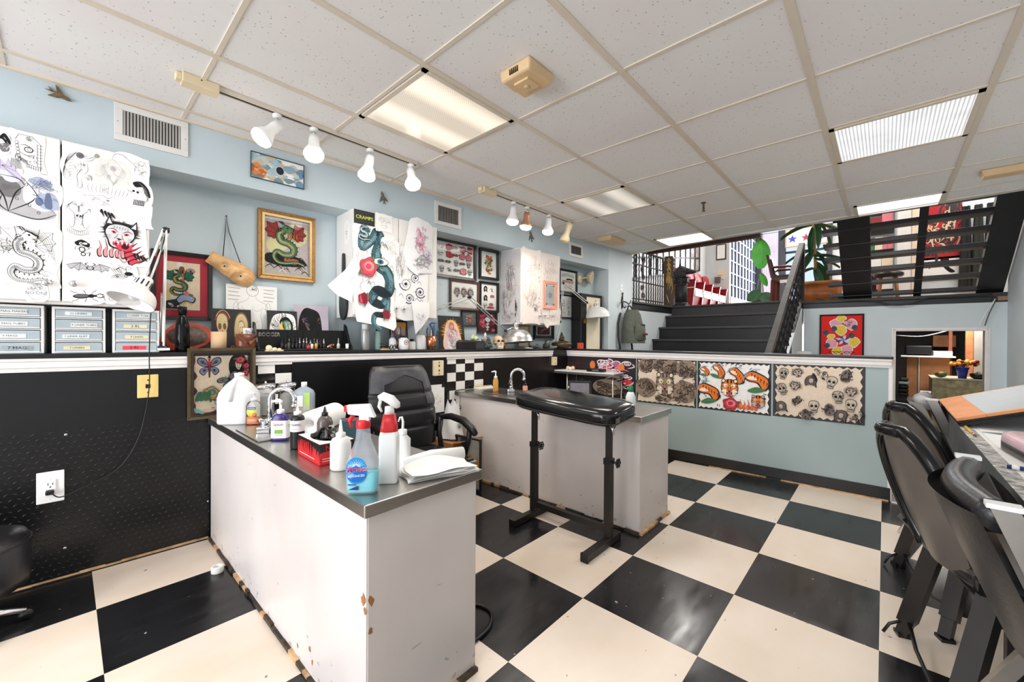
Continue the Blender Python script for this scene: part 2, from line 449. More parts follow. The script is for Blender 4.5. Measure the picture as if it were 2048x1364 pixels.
W.node_tree.nodes['Background'].inputs[0].default_value=lin((236,242,255));W.node_tree.nodes['Background'].inputs[1].default_value=1.6
def area(name,loc,sx,sy,power,rgb=(255,255,255),rot=(0,0,0),spread=None):
 d=bpy.data.lights.new(name,'AREA');d.shape='RECTANGLE';d.size=sx;d.size_y=sy;d.energy=power;d.color=lin(rgb)[:3]
 if spread:d.spread=spread
 o=bpy.data.objects.new(name,d);COL.objects.link(o);o.location=loc;o.rotation_euler=rot
 return o
def point(name,loc,power,rgb=(255,240,222),r=.04,spot=None,aim=None):
 d=bpy.data.lights.new(name,'SPOT' if spot else 'POINT');d.energy=power;d.color=lin(rgb)[:3];d.shadow_soft_size=r
 o=bpy.data.objects.new(name,d);COL.objects.link(o);o.location=loc
 if spot:
  d.spot_size=spot;d.spot_blend=.8
  o.rotation_euler=(Vector(aim)-Vector(loc)).to_track_quat('-Z','Y').to_euler()
 return o
#  shared object materials
CHROME=mat('chrome',(225,225,228),.12,1.,var=.03)
STEEL=mat('brushed_steel',(186,182,176),.30,1.,var=.10,vscale=9)
STEELD=mat('worn_steel_edge',(150,146,140),.34,1.,var=.18,vscale=14)
BLKMET=mat('black_powder_coat',(34,31,29),.42,var=.12,vscale=20)
BLKPL=mat('black_plastic',(22,22,23),.35,var=.06)
BLKLEA=mat('black_leather',(30,30,32),.32,var=.12,vscale=9,bump=.15,bscale=120)
BLKVIN=mat('black_vinyl_pad',(24,24,26),.14,var=.10,vscale=5,bump=.04,bscale=40)
WPL=mat('white_plastic',(240,240,238),.35,var=.02)
CREAM=mat('cream_plastic',(232,214,178),.45,var=.04)
BEIGE=mat('beige_plastic',(222,190,146),.45,var=.05)
FROST=mat('frosted_plastic',(235,238,238),.4,var=.02,alpha=.62)
CLEARP=glassmat('clear_plastic',(250,252,252),.05,1.3)
PANE=glassmat('picture_glass',(252,253,253),.03,.8)
PAPER=mat('white_paper',(244,243,240),.7,var=.02,bump=.05,bscale=20)
TRACE=mat('tracing_paper',(234,233,232),.6,var=.03,vscale=5,bump=.25,bscale=14)
m,n,l,b,tc=node_mat('scuffed_white_laminate');M_LAM=m
c=mix(n,l,ramp(n,l,noise(n,l,tc,2.4,5,sc=(1,1,.6)),.35,.7),lin((226,218,213)),lin((214,204,199)))
sx_=n.new('ShaderNodeSeparateXYZ');l.new(tc.outputs['Object'],sx_.inputs[0])
low=ramp(n,l,sx_.outputs[2],.02,.26,.42,.0)
d1=math_(n,l,'GREATER_THAN',math_(n,l,'ADD',noise(n,l,tc,22,3,sc=(1,1,1.6)),math_(n,l,'MULTIPLY',low,.42)),.79)
c=mix(n,l,math_(n,l,'MULTIPLY',d1,.45),c,lin((120,106,92)))
scr=ramp(n,l,noise(n,l,tc,7.,4,sc=(1.4,1.4,9)),.715,.73)
c=mix(n,l,math_(n,l,'MULTIPLY',scr,.35),c,lin((110,102,98)))
l.new(c,b.inputs['Base Color']);b.inputs['Roughness'].default_value=.38
#  ceiling fixtures
def lens_mat(name,bandscale,lo,hi,rgb,stripes):
 m,n,l,b,tc=node_mat(name)
 sx=n.new('ShaderNodeSeparateXYZ');l.new(tc.outputs['Object'],sx.inputs[0])
 if stripes==0:
  y=sx.outputs[1]
  w=math_(n,l,'MULTIPLY',y,2*PI*bandscale)
  s=math_(n,l,'SINE',math_(n,l,'ADD',w,-1.2),0)
  v=ramp(n,l,s,-.6,1.,lo,hi)
  px=math_(n,l,'SINE',math_(n,l,'MULTIPLY',sx.outputs[0],2*PI/.0135),0);py=math_(n,l,'SINE',math_(n,l,'MULTIPLY',y,2*PI/.0135),0)
  v=math_(n,l,'MULTIPLY',v,ramp(n,l,math_(n,l,'MULTIPLY',px,py),-.4,.6,.80,1.05))
 else:
  y=sx.outputs[1]
  s=math_(n,l,'SINE',math_(n,l,'MULTIPLY',y,2*PI/.0152),0)
  v=ramp(n,l,s,-1.,.3,lo,hi)
  v=math_(n,l,'MULTIPLY',v,ramp(n,l,noise(n,l,tc,5,2),.35,.65,.88,1.08))
 b.inputs['Base Color'].default_value=lin((120,118,114));b.inputs['Roughness'].default_value=.2
 b.inputs['Emission Color'].default_value=lin(rgb);l.new(v,b.inputs['Emission Strength'])
 return m
LENS_A=lens_mat('prismatic_lens_warm',3.6,.62,1.15,(255,238,214),0)
LENS_B=lens_mat('ribbed_lens',1,.50,.95,(246,247,250),1)
LENS_C=lens_mat('prismatic_lens_dim',3.6,.28,.80,(240,228,214),0)
LENS_D=emis('bright_lens',(255,255,255),2.6)
def ceiling_light(x0,y0,x1,y1,lens,label,wd=.022):
 t=thing('ceiling_light',label,'ceiling light',((x0+x1)/2,(y0+y1)/2,CZ),0,'recessed ceiling lights')
 hx,hy=(x1-x0)/2-.014,(y1-y0)/2-.014
 q=MB()
 for(a,b2,c2,d2)in((-hx,-hy,hx,-hy+wd),(-hx,hy-wd,hx,hy),(-hx,-hy,-hx+wd,hy),(hx-wd,-hy,hx,hy)):
  q.box(a,b2,-.010,c2,d2,-.001,M_TBAR)
 part('frame',q,t)
 q=MB();q.box(-hx+wd,-hy+wd,-.006,hx-wd,hy-wd,-.002,lens);part('diffuser',q,t)
 return t
ceiling_light(.985,1.395,1.562,1.972,LENS_A,'square ceiling light with a warm prismatic lens beside the four-lamp track')
ceiling_light(2.716,-.335,3.293,.242,LENS_B,'square ceiling light with a vertically ribbed lens')
ceiling_light(2.716,1.395,3.293,1.972,LENS_C,'dim square ceiling light with a grey prismatic lens beside the shorter lamp track')
ceiling_light(4.420,1.375,4.88,1.93,LENS_D,'glaring white ceiling light above the hanging iron railing')
ceiling_light(4.405,-.345,4.80,.215,LENS_D,'glaring white ceiling light above the open-riser black staircase')
BULB=emis('lit_bulb',(255,246,232),7.)
BULBW=emis('lit_bulb_white',(255,250,244),7.)
COPPER=mat('copper_lamp_shell',(206,150,118),.35,.6,var=.06)
def track(name,x0,x1,y,label,heads,box):
 t=thing(name,label,'track light',(x0,y,CZ),0)
 L_=x1-x0
 q=MB();q.box(0,-.017,-.020,L_,.017,-.001,M_TBAR);q.box(0,-.006,-.0215,L_,.006,-.019,BLKPL);part('rail',q,t)
 q=MB();q.box(-.115,-.030,-.040,.015,.034,-.001,CREAM);q.box(-.135,-.018,-.034,-.115,.018,-.004,CREAM);q.lathe([(.005,0),(.0001,.002)],BLKPL,8,(-.05,-.030,-.012),(0,-1,0));part('power_box',q,t,bevel=.003)
 for(hx,aim,bl,kind)in heads:
  h=MB();px=hx-x0
  aim=Vector(aim).normalized()
  h.lathe([(.021,0),(.021,.014),(.016,.018)],WPL,14,(px,0,-.040));h.tube([(px,0,-.040),(px,0,-.075)],.006,CHROME,8)
  piv=Vector((px,0,-.078));tip=piv+aim*bl
  shell=COPPER if kind=='copper' else(CREAM if kind=='off' else WPL)
  if kind=='off':
   h.lathe([(.030,-.045),(.032,-.01),(.026,.01),(.026,.055),(.045,.10),(.046,.13),(.040,.132),(.020,.10)],shell,20,piv,aim)
   hd=part('lamp_head',h,t,'unlit cream lamp head');continue
  h.lathe([(.001,-.052),(.022,-.050),(.026,-.02),(.026,.012),(.046,.050),(.050,.062),(.047,.064)],shell,20,tip-aim*.065,aim)
  hd=part('lamp_head',h,t,'copper coloured lamp head' if kind=='copper' else None)
  g=MB();g.lathe([(.046,-.012),(.049,.004),(.044,.018),(.030,.028),(.0001,.033)],BULB if kind=='warm' else BULBW,20,tip,aim,cap=False)
  part('bulb',g,hd)
  wl_=Vector((hx,y,CZ))+tip+aim*.06-Vector((px,0,0))
  point('track_bulb_light',tuple(wl_),5.5,(255,240,222)if kind!='white' else(255,247,238),.04,2.6,tuple(wl_+aim))
 return t
track('track_light',.45,1.51,2.215,'long ceiling lamp track with four lit bulbs',[(.706,(-.5,.1,-.62),.10,'white'),(.881,(-.1,-.25,-.8),.10,'warm'),(1.196,(-.12,.12,-.9),.10,'white'),(1.473,(-.05,-.3,-.8),.085,'warm')],True)
track('track_light',2.19,3.25,2.205,'shorter ceiling lamp track with a copper head and one unlit head',[(2.426,(-.05,.05,-.9),.10,'white'),(2.593,(.0,.12,-.95),.105,'copper'),(2.891,(-.05,.05,-.8),.09,'white'),(3.197,(-.15,.22,-.8),.06,'off')],True)
t=thing('smoke_detector','boxy beige detector with a raised square centre on the ceiling','smoke detector',(1.312,1.122,CZ),0)
q=MB();q.hexa([(-.077,-.077,-.048),(.077,-.077,-.048),(.077,.077,-.048),(-.077,.077,-.048)],[(-.084,-.084,-.001),(.084,-.084,-.001),(.084,.084,-.001),(-.084,.084,-.001)],BEIGE);part('housing',q,t,bevel=.012,seg=3)
q=MB();q.box(-.038,-.038,-.056,.038,.038,-.046,BEIGE);q.lathe([(.012,0),(.012,.004),(.0001,.006)],BEIGE,14,(0,0,-.056),(0,0,-1));part('sensor_cap',q,t,bevel=.003)
q=MB()
for k in range(5):q.box(-.0825,-.022+k*.010,-.038,-.074,-.016+k*.010,-.016,BLKPL)
for k in range(5):q.box(-.022+k*.010,.074,-.038,-.016+k*.010,.0825,-.016,BLKPL)
part('vent_slots',q,t)
q=MB();q.lathe([(.020,0),(.018,-.006),(.008,-.008),(.007,-.03),(.010,-.034),(.006,-.045),(.011,-.05),(.005,-.06),(.016,-.072),(.0001,-.074)],mat('aged_brass',(104,84,62),.4,.8,var=.1),14,(0,0,0))
solo('sprinkler_head',q,'small dark brass sprinkler head poking down through the ceiling','sprinkler',(3.512,1.10,CZ-.001))
q=MB();q.hexa([(-.15,-.075,-.045),(.15,-.075,-.045),(.15,.075,-.045),(-.15,.075,-.045)],[(-.165,-.09,-.001),(.165,-.09,-.001),(.165,.09,-.001),(-.165,.09,-.001)],BEIGE)
solo('ceiling_speaker',q,'flat beige rectangular ceiling box near the backpack corner','ceiling box',(4.11,2.26,CZ),bevel=.008)
q=MB();q.hexa([(-.05,-.20,-.045),(.05,-.20,-.045),(.05,.20,-.045),(-.05,.20,-.045)],[(-.06,-.215,-.001),(.06,-.215,-.001),(.06,.215,-.001),(-.06,.215,-.001)],BEIGE)
solo('ceiling_speaker',q,'long beige ceiling box beside the ribbed ceiling light','ceiling box',(4.09,-.67,CZ),bevel=.008)
#  counter one (front)
M_CHIP=mat('chipped_wood',(164,112,68),.8,var=.3,vscale=60)
M_GRIME=mat('grimy_floor_trim',(70,58,46),.7,var=.6,vscale=40)
def counter(name,label,x0,x1,y0,y1,seed):
 t=thing(name,label,'counter',(x0,y0,0),0)
 w,d=x1-x0,y1-y0
 q=MB();q.box(0,.002,.012,.016,d,CT-.036,M_LAM);q.box(.3 if w>.35 else w-.05,.3,.012,w,d,CT-.036,M_LAM);part('side_panel',q,t)
 q=MB();q.box(.004,0,.012,w-.004,.016,CT-.036,M_LAM);q.box(w-.004,.001,.012,w,.30,CT-.036,M_LAM);part('end_panel',q,t)
 q=MB();q.box(-.014,-.014,CT-.034,w+.014,d,CT,STEEL);part('worktop',q,t,'stainless steel worktop',bevel=.003)
 r=RN(seed);q=MB();x=0
 while x<d:
  s_=r.uniform(.03,.09);q.box(-.010-r.random()*.003,x,0,.0,min(d,x+s_),.010+r.random()*.008,r.choice([M_GRIME,M_GRIME,M_VINYL,M_RAWWOOD]));x+=s_
 x=0
 while x<w:
  s_=r.uniform(.03,.09);q.box(x,-.014-r.random()*.004,0,min(w,x+s_),0,.010+r.random()*.006,r.choice([M_GRIME,M_RAWWOOD,M_RAWWOOD]));x+=s_
 part('floor_trim',q,t,'grimy wooden strip along the floor')
 return t
c1=counter('work_counter','white counter with steel top crowded with bottles and a glove box',.525,.905,.980,2.640,11)
q=MB();r=RN(2)
def chip(q,x,y,z,s,face):
 k=9;pts=[(cos(2*PI*i/k)*s*r.uniform(.5,1.1),sin(2*PI*i/k)*s*r.uniform(.6,1.5))for i in range(k)]
 if face=='x':q.add([(x,y+a,z+b2)for a,b2 in pts],[tuple(range(k))],M_CHIP)
 else:q.add([(x+a,y,z+b2)for a,b2 in pts],[tuple(range(k))],M_CHIP)
for a_ in((-.0006,.016,.40,.014,'x'),(.012,-.0006,.398,.012,'y'),(-.0006,.008,.372,.008,'x'),(.010,-.0006,.318,.008,'y'),(-.0006,.36,.09,.010,'x'),(-.0006,.34,.06,.008,'x'),(-.0006,.46,.05,.008,'x')):
 q=MB();chip(q,*a_);part('chip',q,c1,'bare brown chip in the white panel')
t=thing('sink_deck','flat steel sink surround under the chrome tap on the crowded counter','sink',(.585,2.02,CT),0)
q=MB();q.box(-.06,-.16,0,.20,.16,.006,STEEL);part('rim',q,t,bevel=.003)
q=MB();q.box(.02,-.12,.0062,.17,.12,.007,mat('dark_basin',(60,60,62),.3,.8,var=.1));part('basin',q,t)
#  counter two
c2=counter('work_counter','scuffed white counter behind the arm rest, with a tap and soap bottle on top',2.135,2.535,.990,2.560,23)
q=MB();q.lathe([(.0001,0),(.052,0),(.055,.002),(.055,.0025)],mat('dark_hole',(12,8,8),.8),28,(.33,1.60,CT+.0006),cap=False);part('waste_hole',q,c2,'round dark hole in the worktop')
t=thing('sink_deck','shallow steel basin beneath the tap beside the orange soap bottle','sink',(2.36,2.13,CT),0)
q=MB();q.box(-.16,-.19,0,.13,.19,.005,STEEL);part('rim',q,t,bevel=.002)
q=MB();q.box(-.135,-.165,.0052,.02,.165,.006,mat('grey_basin',(120,116,110),.3,.9,var=.1));part('basin',q,t)
t=thing('cabinet_pull','small round black and white pull hanging from a cord on the counter front','pull',(2.133,2.50,.605),0)
q=MB();q.tube([(-.001,0,.0),(-.004,0,-.03),(-.004,0,-.06)],.0012,BLKPL,6);q.lathe([(.004,0),(.003,.005)],BLKPL,8,(-.004,0,0));part('cord',q,t)
q=MB();q.torus((-.006,0,-.075),.012,.003,BLKPL,(1,0,0));q.lathe([(.009,0),(.009,.003),(.0001,.0035)],WPL,14,(-.004,0,-.075),(-1,0,0));q.lathe([(.003,0),(.0001,.0015)],BLKPL,10,(-.0076,0,-.075),(-1,0,0));part('ring',q,t)
#  taps
def tap(label,loc,rz,h,handles):
 t=thing('faucet',label,'tap',loc,rz)
 q=MB();q.box(-.028,-.075,0,.028,.075,.026,CHROME);part('base_plate',q,t,bevel=.006,seg=3)
 q=MB()
 pts=[(0,0,.02),(0,0,h*.62)]
 R=.052
 for i in range(13):
  a=PI-PI*1.12*i/12
  pts.append((0+R+R*cos(a),0,h-R+R*sin(a)))
 q.tube(pts,[.011]*2+[.0105]*13,CHROME,14);q.lathe([(.016,0),(.014,.02),(.012,.03)],CHROME,16,(0,0,.024));q.tube([pts[-1],(pts[-1][0]+.002,0,pts[-1][2]-.016)],.0125,CHROME,14)
 part('spout',q,t)
 for s_ in(-1,1):
  q=MB();q.lathe([(.016,0),(.015,.022),(.011,.030),(.011,.034)],CHROME,14,(0,s_*.055,.024));q.tube([(0,s_*.055,.052),(-.012,s_*.085,.060),(-.02,s_*.115,.070)]if handles=='long' else[(0,s_*.055,.052),(-.004,s_*.070,.056),(-.008,s_*.09,.060)],[.007,.0065,.009],BLKPL if(handles=='long' and s_<0)else CHROME,10)
  part('handle',q,t)
 return t
tap('chrome gooseneck tap among the bottles on the crowded counter',(.628,2.055,CT+.006),math.radians(-38),.185,'short')
tap('slim chrome gooseneck tap with lever handles on the counter behind the arm rest',(2.405,2.20,CT+.005),math.radians(-48),.175,'long')
#  adjustable arm rest
t=thing('arm_rest_stand','padded black arm rest on a two-post stand on the checkered floor','arm rest',(1.925,1.31,0),0)
for i,(y,x0,x1)in enumerate(((.255,-.20,.15),(-.248,-.235,.095))):
 q=MB();q.box(x0,y-.019,.004,x1,y+.019,.042,BLKMET);q.box(x0-.004,y-.021,.0,x0+.012,y+.021,.044,BLKPL);q.box(x1-.012,y-.021,0,x1+.004,y+.021,.044,BLKPL);part('foot',q,t,bevel=.003)
for y in(.255,-.248):
 q=MB();q.box(-.021,y-.019,.042,.019,y+.019,.455,BLKMET);q.box(-.024,y-.022,.425,.022,y+.022,.458,BLKPL);part('post',q,t,bevel=.003)
 q=MB();q.box(-.016,y-.014,.45,.014,y+.014,.655,BLKMET);part('inner_post',q,t,bevel=.002)
 q=MB();q.tube([(0,y-.019,.44),(0,y-.05,.44)],.006,BLKMET,8)
 for k in range(6):q.torus((.0+.016*cos(k*PI/3),y-.052,.44+.016*sin(k*PI/3)),.0075,.0035,BLKPL,(0,1,0),10,6)
 q.lathe([(.010,-.004),(.010,.004)],BLKPL,10,(0,y-.052,.44),(0,1,0));part('star_knob',q,t)
q=MB();q.box(-.016,-.24,.066,.014,.25,.100,BLKMET);part('cross_bar',q,t,bevel=.002)
q=MB();q.tube([(.0,-.23,.648),(.0,.24,.676)],.013,BLKMET,10);q.torus((0,-.268,.645),.030,.006,BLKPL,(0,1,0),18);q.lathe([(.022,-.012),(.022,.012)],BLKPL,12,(0,-.268,.645),(0,1,0));part('tilt_bracket',q,t)
for y in(-.255,.225):
 q=MB();z_=.655 if y>0 else.645
 q.tube([(-.03,y-.02,z_+.01),(-.05,y-.035,z_-.012),(-.055,y-.05,z_-.05)],[.006,.008,.004],CHROME,8);part('lever',q,t)
q=MB()
def pad_outline(k,n_=40,ix=0.):
 a=2*PI*k/n_;e=.38
 cx_,sy_=cos(a),sin(a)
 return(math.copysign(abs(cx_)**e,cx_)*(.165-ix),math.copysign(abs(sy_)**e,sy_)*(.335-ix))
prof=[(.012,-.034),(.002,-.022),(.0,.0),(.001,.022),(.008,.034),(.020,.042),(.05,.048),(.10,.0495)]
vs=[];N_=40
for ix,z in prof:
 for k in range(N_):
  x,y=pad_outline(k,N_,ix);vs.append((x,y,z))
fs=[(i*N_+k,i*N_+(k+1)%N_,(i+1)*N_+(k+1)%N_,(i+1)*N_+k)for i in range(len(prof)-1)for k in range(N_)]
fs+=[tuple(reversed(range(N_))),tuple((len(prof)-1)*N_+k for k in range(N_))]
q.add(vs,fs,BLKVIN,True)
M_=Matrix.Translation((.012,-.008,.707))@Matrix.Rotation(math.radians(3.2),4,'X')@Matrix.Rotation(math.radians(-5),4,'Y')
q.xform(M_);pad=part('pad',q,t,'glossy black vinyl pad')
q=MB()
for zz in(.026,-.018):q.tube([tuple(M_@Vector(pad_outline(k,N_,-.0005 if zz<.02 else.003)+(zz,)))for k in range(N_)],.0016,mat('stitch_thread',(70,68,66),.6,var=.1),5,closed=True)
part('piping',q,pad)
q=MB();q.add([(-.022,0,-.012),(.022,0,-.012),(.022,0,.012),(-.022,0,.012)],[(0,1,2,3)],mat('silver_print',(170,168,164),.5,var=.1));q.add([(-.020,-.0004,-.010),(.020,-.0004,-.010),(.020,-.0004,.010),(-.020,-.0004,.010)],[(0,1,2,3)],BLKPL)
for k,(a,b2)in enumerate(((-.014,.014),(-.016,.016),(-.010,.010))):q.box(a,-.0008,.004-k*.006,b2,-.0006,.006-k*.006,MATS['silver_print'])
q.xform(M_@Matrix.Translation((-.10,-.3365,0)));part('label_patch',q,pad)
#  office chair
t=thing('office_chair','worn black leather office chair between the two white counters','chair',(1.43,2.02,0),math.radians(-3))
q=MB()
for k in range(5):
 a=2*PI*k/5+.3;q.tube([(0,0,.09),(.27*cos(a),.27*sin(a),.055)],[.022,.014],BLKPL,8)
part('base',q,t)
for k in range(5):
 a=2*PI*k/5+.3;q=MB();q.lathe([(.024,-.014),(.024,.014)],BLKPL,14,(.27*cos(a),.27*sin(a),.025),(sin(a),-cos(a),0));q.tube([(.27*cos(a),.27*sin(a),.02),(.27*cos(a),.27*sin(a),.06)],.010,BLKPL,8);part('caster',q,t)
q=MB();q.tube([(0,0,.08),(0,0,.31)],.024,BLKMET,12);q.box(-.10,-.10,.30,.10,.10,.325,BLKPL);part('column',q,t)
q=MB();q.grid(lambda u,v:((u-.5)*.46*(1-.06*v),-.24+.45*v,.375+.028*sin(PI*min(1,max(0,u)))**.5*(.5+.5*sin(PI*v)**.5)-.03*(1-v)**6),14,14,BLKLEA);q.box(-.225,-.225,.325,.225,.20,.375,BLKLEA);part('seat',q,t,bevel=.02)
q=MB();q.tube([(-.225,-.225,.352),(0,-.236,.350),(.225,-.225,.352)],.008,mat('worn_white_edge',(200,198,196),.5,var=.2),6);part('seat_piping',q,t,'worn pale seat edge')
def back_fn(front):
 def fn(u,v):
  w=.235*(1-.18*max(0,v-.55)/.45-.04*(1-v));x=(u-.5)*2*w
  if v>.86:x*=math.sqrt(max(0,1-((v-.86)/.14)**2*.22))
  z=.40+.50*v;y=.20+.10*v*v
  if front:
   puff=.052*(1-abs(2*u-1)**5)
   for s_ in(.25,.46,.66):puff-=.012*math.exp(-((v-s_)/.018)**2)
   puff*=1 if v<.97 else.75
   return(x,y-puff-.012,z)
  return(x,y+.03*(1-abs(2*u-1)**4),z)
 return fn
q=MB();q.grid(back_fn(True),22,44,BLKLEA);q.grid(back_fn(False),22,44,BLKPL)
f_,g_=back_fn(True),back_fn(False)
edge=[(0,j/44)for j in range(45)]+[(i/22,1)for i in range(1,23)]+[(1,1-j/44)for j in range(1,45)]+[(1-i/22,0)for i in range(1,22)]
q.add([f_(*e)for e in edge]+[g_(*e)for e in edge],[(i,(i+1)%len(edge),len(edge)+(i+1)%len(edge),len(edge)+i)for i in range(len(edge))],BLKLEA,True)
bk_=part('backrest',q,t,'padded leather backrest with torn corners')
q=MB()
GREYL=mat('grey_worn_leather',(66,66,70),.45,var=.25,vscale=20,bump=.1,bscale=90)
def on_back(u,v,o=.003):p=back_fn(True)(u,v);return(p[0],p[1]-o,p[2])
q.grid(lambda u,v:on_back(.04+.92*u,.985-(.11+.10*abs(2*u-1)**1.2+.02*sin(9*u))*v,.004),26,6,GREYL);q.grid(lambda u,v:on_back(.80+.19*u,.97-.47*v+.02*sin(20*v),.004),6,18,GREYL);q.grid(lambda u,v:on_back(.01+.16*u,.95-.26*v,.004),6,10,GREYL)
part('peeling_cover',q,bk_,'peeling grey leather cover')
for s_ in(-1,1):
 q=MB()
 pts=[(s_*.225,.19,.47),(s_*.25,.16,.56),(s_*.255,.06,.575),(s_*.258,-.06,.565),(s_*.258,-.15,.525),(s_*.255,-.185,.50)]
 q.tube(pts,[.016,.020,.022,.024,.024,.018],BLKPL,10);q.tube([(s_*.257,-.13,.53),(s_*.252,-.12,.44),(s_*.235,-.10,.35)],[.018,.016,.018],BLKPL,8);q.tube([(s_*.235,.16,.56),(s_*.235,.165,.45),(s_*.225,.12,.35)],[.014,.016,.018],BLKPL,8)
 part('armrest',q,t)
#  round stool at the very edge
t=thing('stool','round black padded stool standing against the black diamond plate wall','stool',LW(-.245,-.30,0),0)
q=MB();q.lathe([(.0001,.15),(.155,.15),(.170,.162),(.176,.20),(.174,.315),(.164,.340),(.12,.356),(.0001,.362)],BLKLEA,40,cap=False);st_=part('seat',q,t)
q=MB();q.torus((0,0,.318),.1745,.003,BLKPL,n=40,k=6);part('piping',q,st_)
q=MB();q.tube([(0,0,.05),(0,0,.15)],.022,CHROME,12);part('column',q,t)
q=MB()
for k in range(5):q.tube([(0,0,.08),(.16*cos(k*1.2566),.16*sin(k*1.2566),.035)],[.018,.012],CHROME,8)
part('base',q,t)
for k in range(5):
 q=MB();q.lathe([(.02,-.012),(.02,.012)],BLKPL,12,(.16*cos(k*1.2566),.16*sin(k*1.2566),.02),(sin(k*1.2566),-cos(k*1.2566),0));part('caster',q,t)
#  drawn and printed pictures
def spline(P,n=6,closed=False):
 """catmull-rom through 2d points"""
 N=len(P);out=[]
 for i in range(N if closed else N-1):
  p0=P[(i-1)%N]if(closed or i)else P[i];p1=P[i];p2=P[(i+1)%N];p3=P[(i+2)%N]if(closed or i<N-2)else p2
  for k in range(n):
   t=k/n;t2=t*t;t3=t2*t
   out.append(tuple(.5*((2*p1[j])+(-p0[j]+p2[j])*t+(2*p0[j]-5*p1[j]+4*p2[j]-p3[j])*t2+(-p0[j]+3*p1[j]-3*p2[j]+p3[j])*t3)for j in(0,1)))
 if not closed:out.append(tuple(P[-1]))
 return out
class Ink(MB):
 """layers of print on a sheet in the x,z plane, seen from -y"""
 def __init__(s,y=0.):
  super().__init__();s.y0=y;s.k=0;s.T=(0,0,1,1,0)
  s.clip=None
 def at(s,cx=0,cz=0,sx=1.,sz=None,rot=0.):
  s.T=(cx,cz,sx,sx if sz is None else sz,rot);return s
 def tp(s,p):
  cx,cz,sx,sz,r=s.T;c,q=cos(r),sin(r);x,z=p[0]*sx,p[1]*sz
  x,z=cx+x*c-z*q,cz+x*q+z*c
  if s.clip:
   x=min(max(x,s.clip[0]),s.clip[2]);z=min(max(z,s.clip[1]),s.clip[3])
  return x,z
 def lay(s):
  s.k+=1;return s.y0-.00004*s.k-.0001
 def poly(s,P,m):
  y=s.lay();q=[s.tp(p)for p in P]
  return s.add([(x,y,z)for x,z in q],[tuple(range(len(q)))],m)
 def fan(s,P,m,c=None):
  y=s.lay();q=[s.tp(p)for p in P]
  c=s.tp(c)if c else(sum(p[0]for p in q)/len(q),sum(p[1]for p in q)/len(q))
  n=len(q)
  return s.add([(x,y,z)for x,z in q]+[(c[0],y,c[1])],[(i,(i+1)%n,n)for i in range(n)],m)
 def blob(s,P,m):return s.poly(spline(P,5,True),m)
 def ell(s,x,z,rx,rz,m,rot=0.,n=18):
  c,q=cos(rot),sin(rot)
  return s.fan([(x+rx*cos(2*PI*i/n)*c-rz*sin(2*PI*i/n)*q,z+rx*cos(2*PI*i/n)*q+rz*sin(2*PI*i/n)*c)for i in range(n)],m)
 def rib(s,P,w,m,taper=False,closed=False):
  """stroke; w in sheet units (already scaled)"""
  y=s.lay();q=[Vector(s.tp(p))for p in P];N=len(q);vs=[]
  ws=w if isinstance(w,(list,tuple))else[w*(sin(PI*(.08+.84*i/(N-1)))if taper and N>1 else 1)for i in range(N)]
  for i in range(N):
   a=q[(i-1)%N]if(closed or i)else q[i];b=q[(i+1)%N]if(closed or i<N-1)else q[i]
   d=b-a;d=d.normalized()if d.length>1e-9 else Vector((1,0));nn=Vector((-d.y,d.x))*ws[i]*.5
   vs+=[(q[i].x+nn.x,y,q[i].y+nn.y),(q[i].x-nn.x,y,q[i].y-nn.y)]
  fs=[(2*i,2*i+1,2*((i+1)%N)+1,2*((i+1)%N))for i in range(N if closed else N-1)]
  return s.add(vs,fs,m)
 def curve(s,P,w,m,n=5,taper=True):return s.rib(spline(P,n),w,m,taper)
 def ring(s,x,z,rx,rz,w,m,a0=0.,a1=2*PI,n=18):return s.rib([(x+rx*cos(a0+(a1-a0)*i/n),z+rz*sin(a0+(a1-a0)*i/n))for i in range(n+1)],w,m)
 def spiral(s,x,z,r,turns,w,m,a0=0.,d=1):
  n=int(10*turns)+4
  return s.rib([(x+r*(1-.88*i/n)*cos(a0+d*2*PI*turns*i/n),z+r*(1-.88*i/n)*sin(a0+d*2*PI*turns*i/n))for i in range(n+1)],[w*(1-.6*i/n)for i in range(n+1)],m)
 def scrib(s,r,m,lw,n=14,amp=.34):
  for _ in range(n):
   a=r.uniform(0,2*PI);R=r.uniform(.1,.85)**.7;x,z=R*cos(a),R*sin(a)
   k=r.random()
   if k<.3:s.spiral(x*.8,z*.8,r.uniform(.1,.3),r.uniform(.7,1.6),lw,m,r.uniform(0,6.3),r.choice((-1,1)))
   else:
    P=[(x,z)];th=r.uniform(0,2*PI)
    for _k in range(r.randint(2,5)):
     th+=r.uniform(-.9,.9);x+=amp*.55*cos(th);z+=amp*.55*sin(th)
     R2=math.hypot(x,z)
     if R2>1:x/=R2;z/=R2
     P.append((x,z))
    s.curve(P,lw*r.uniform(.7,1.6),m)
 def hatch(s,r,m,lw,x,z,rx,rz,n=10,ang=.8):
  for i in range(n):
   t=(i+.5)/n*2-1;h=math.sqrt(max(0,1-t*t))*r.uniform(.5,1)
   s.rib([(x+rx*t-.3*rx*h*cos(ang),z-rz*h*.6),(x+rx*t+.3*rx*h*cos(ang),z+rz*h*.6)],lw,m,True)
 def rose(s,r,c,dark,leaf,lw,edge=None):
  for k in range(3):
   a=r.uniform(0,6.28)+k*2.1
   s.blob([(.7*cos(a),.7*sin(a)),(1.05*cos(a+.25),1.05*sin(a+.25)),(1.5*cos(a+.05),1.5*sin(a+.05)),(1.05*cos(a-.25),1.05*sin(a-.25))],leaf)
   s.rib([(.8*cos(a),.8*sin(a)),(1.4*cos(a+.03),1.4*sin(a+.03))],lw,dark)
  P=[]
  for i in range(20):
   a=2*PI*i/20;R=1+.10*sin(a*5+1);P.append((R*cos(a),R*sin(a)))
  s.blob([(p[0]*1.06,p[1]*1.06)for p in P],dark);s.blob(P,c)
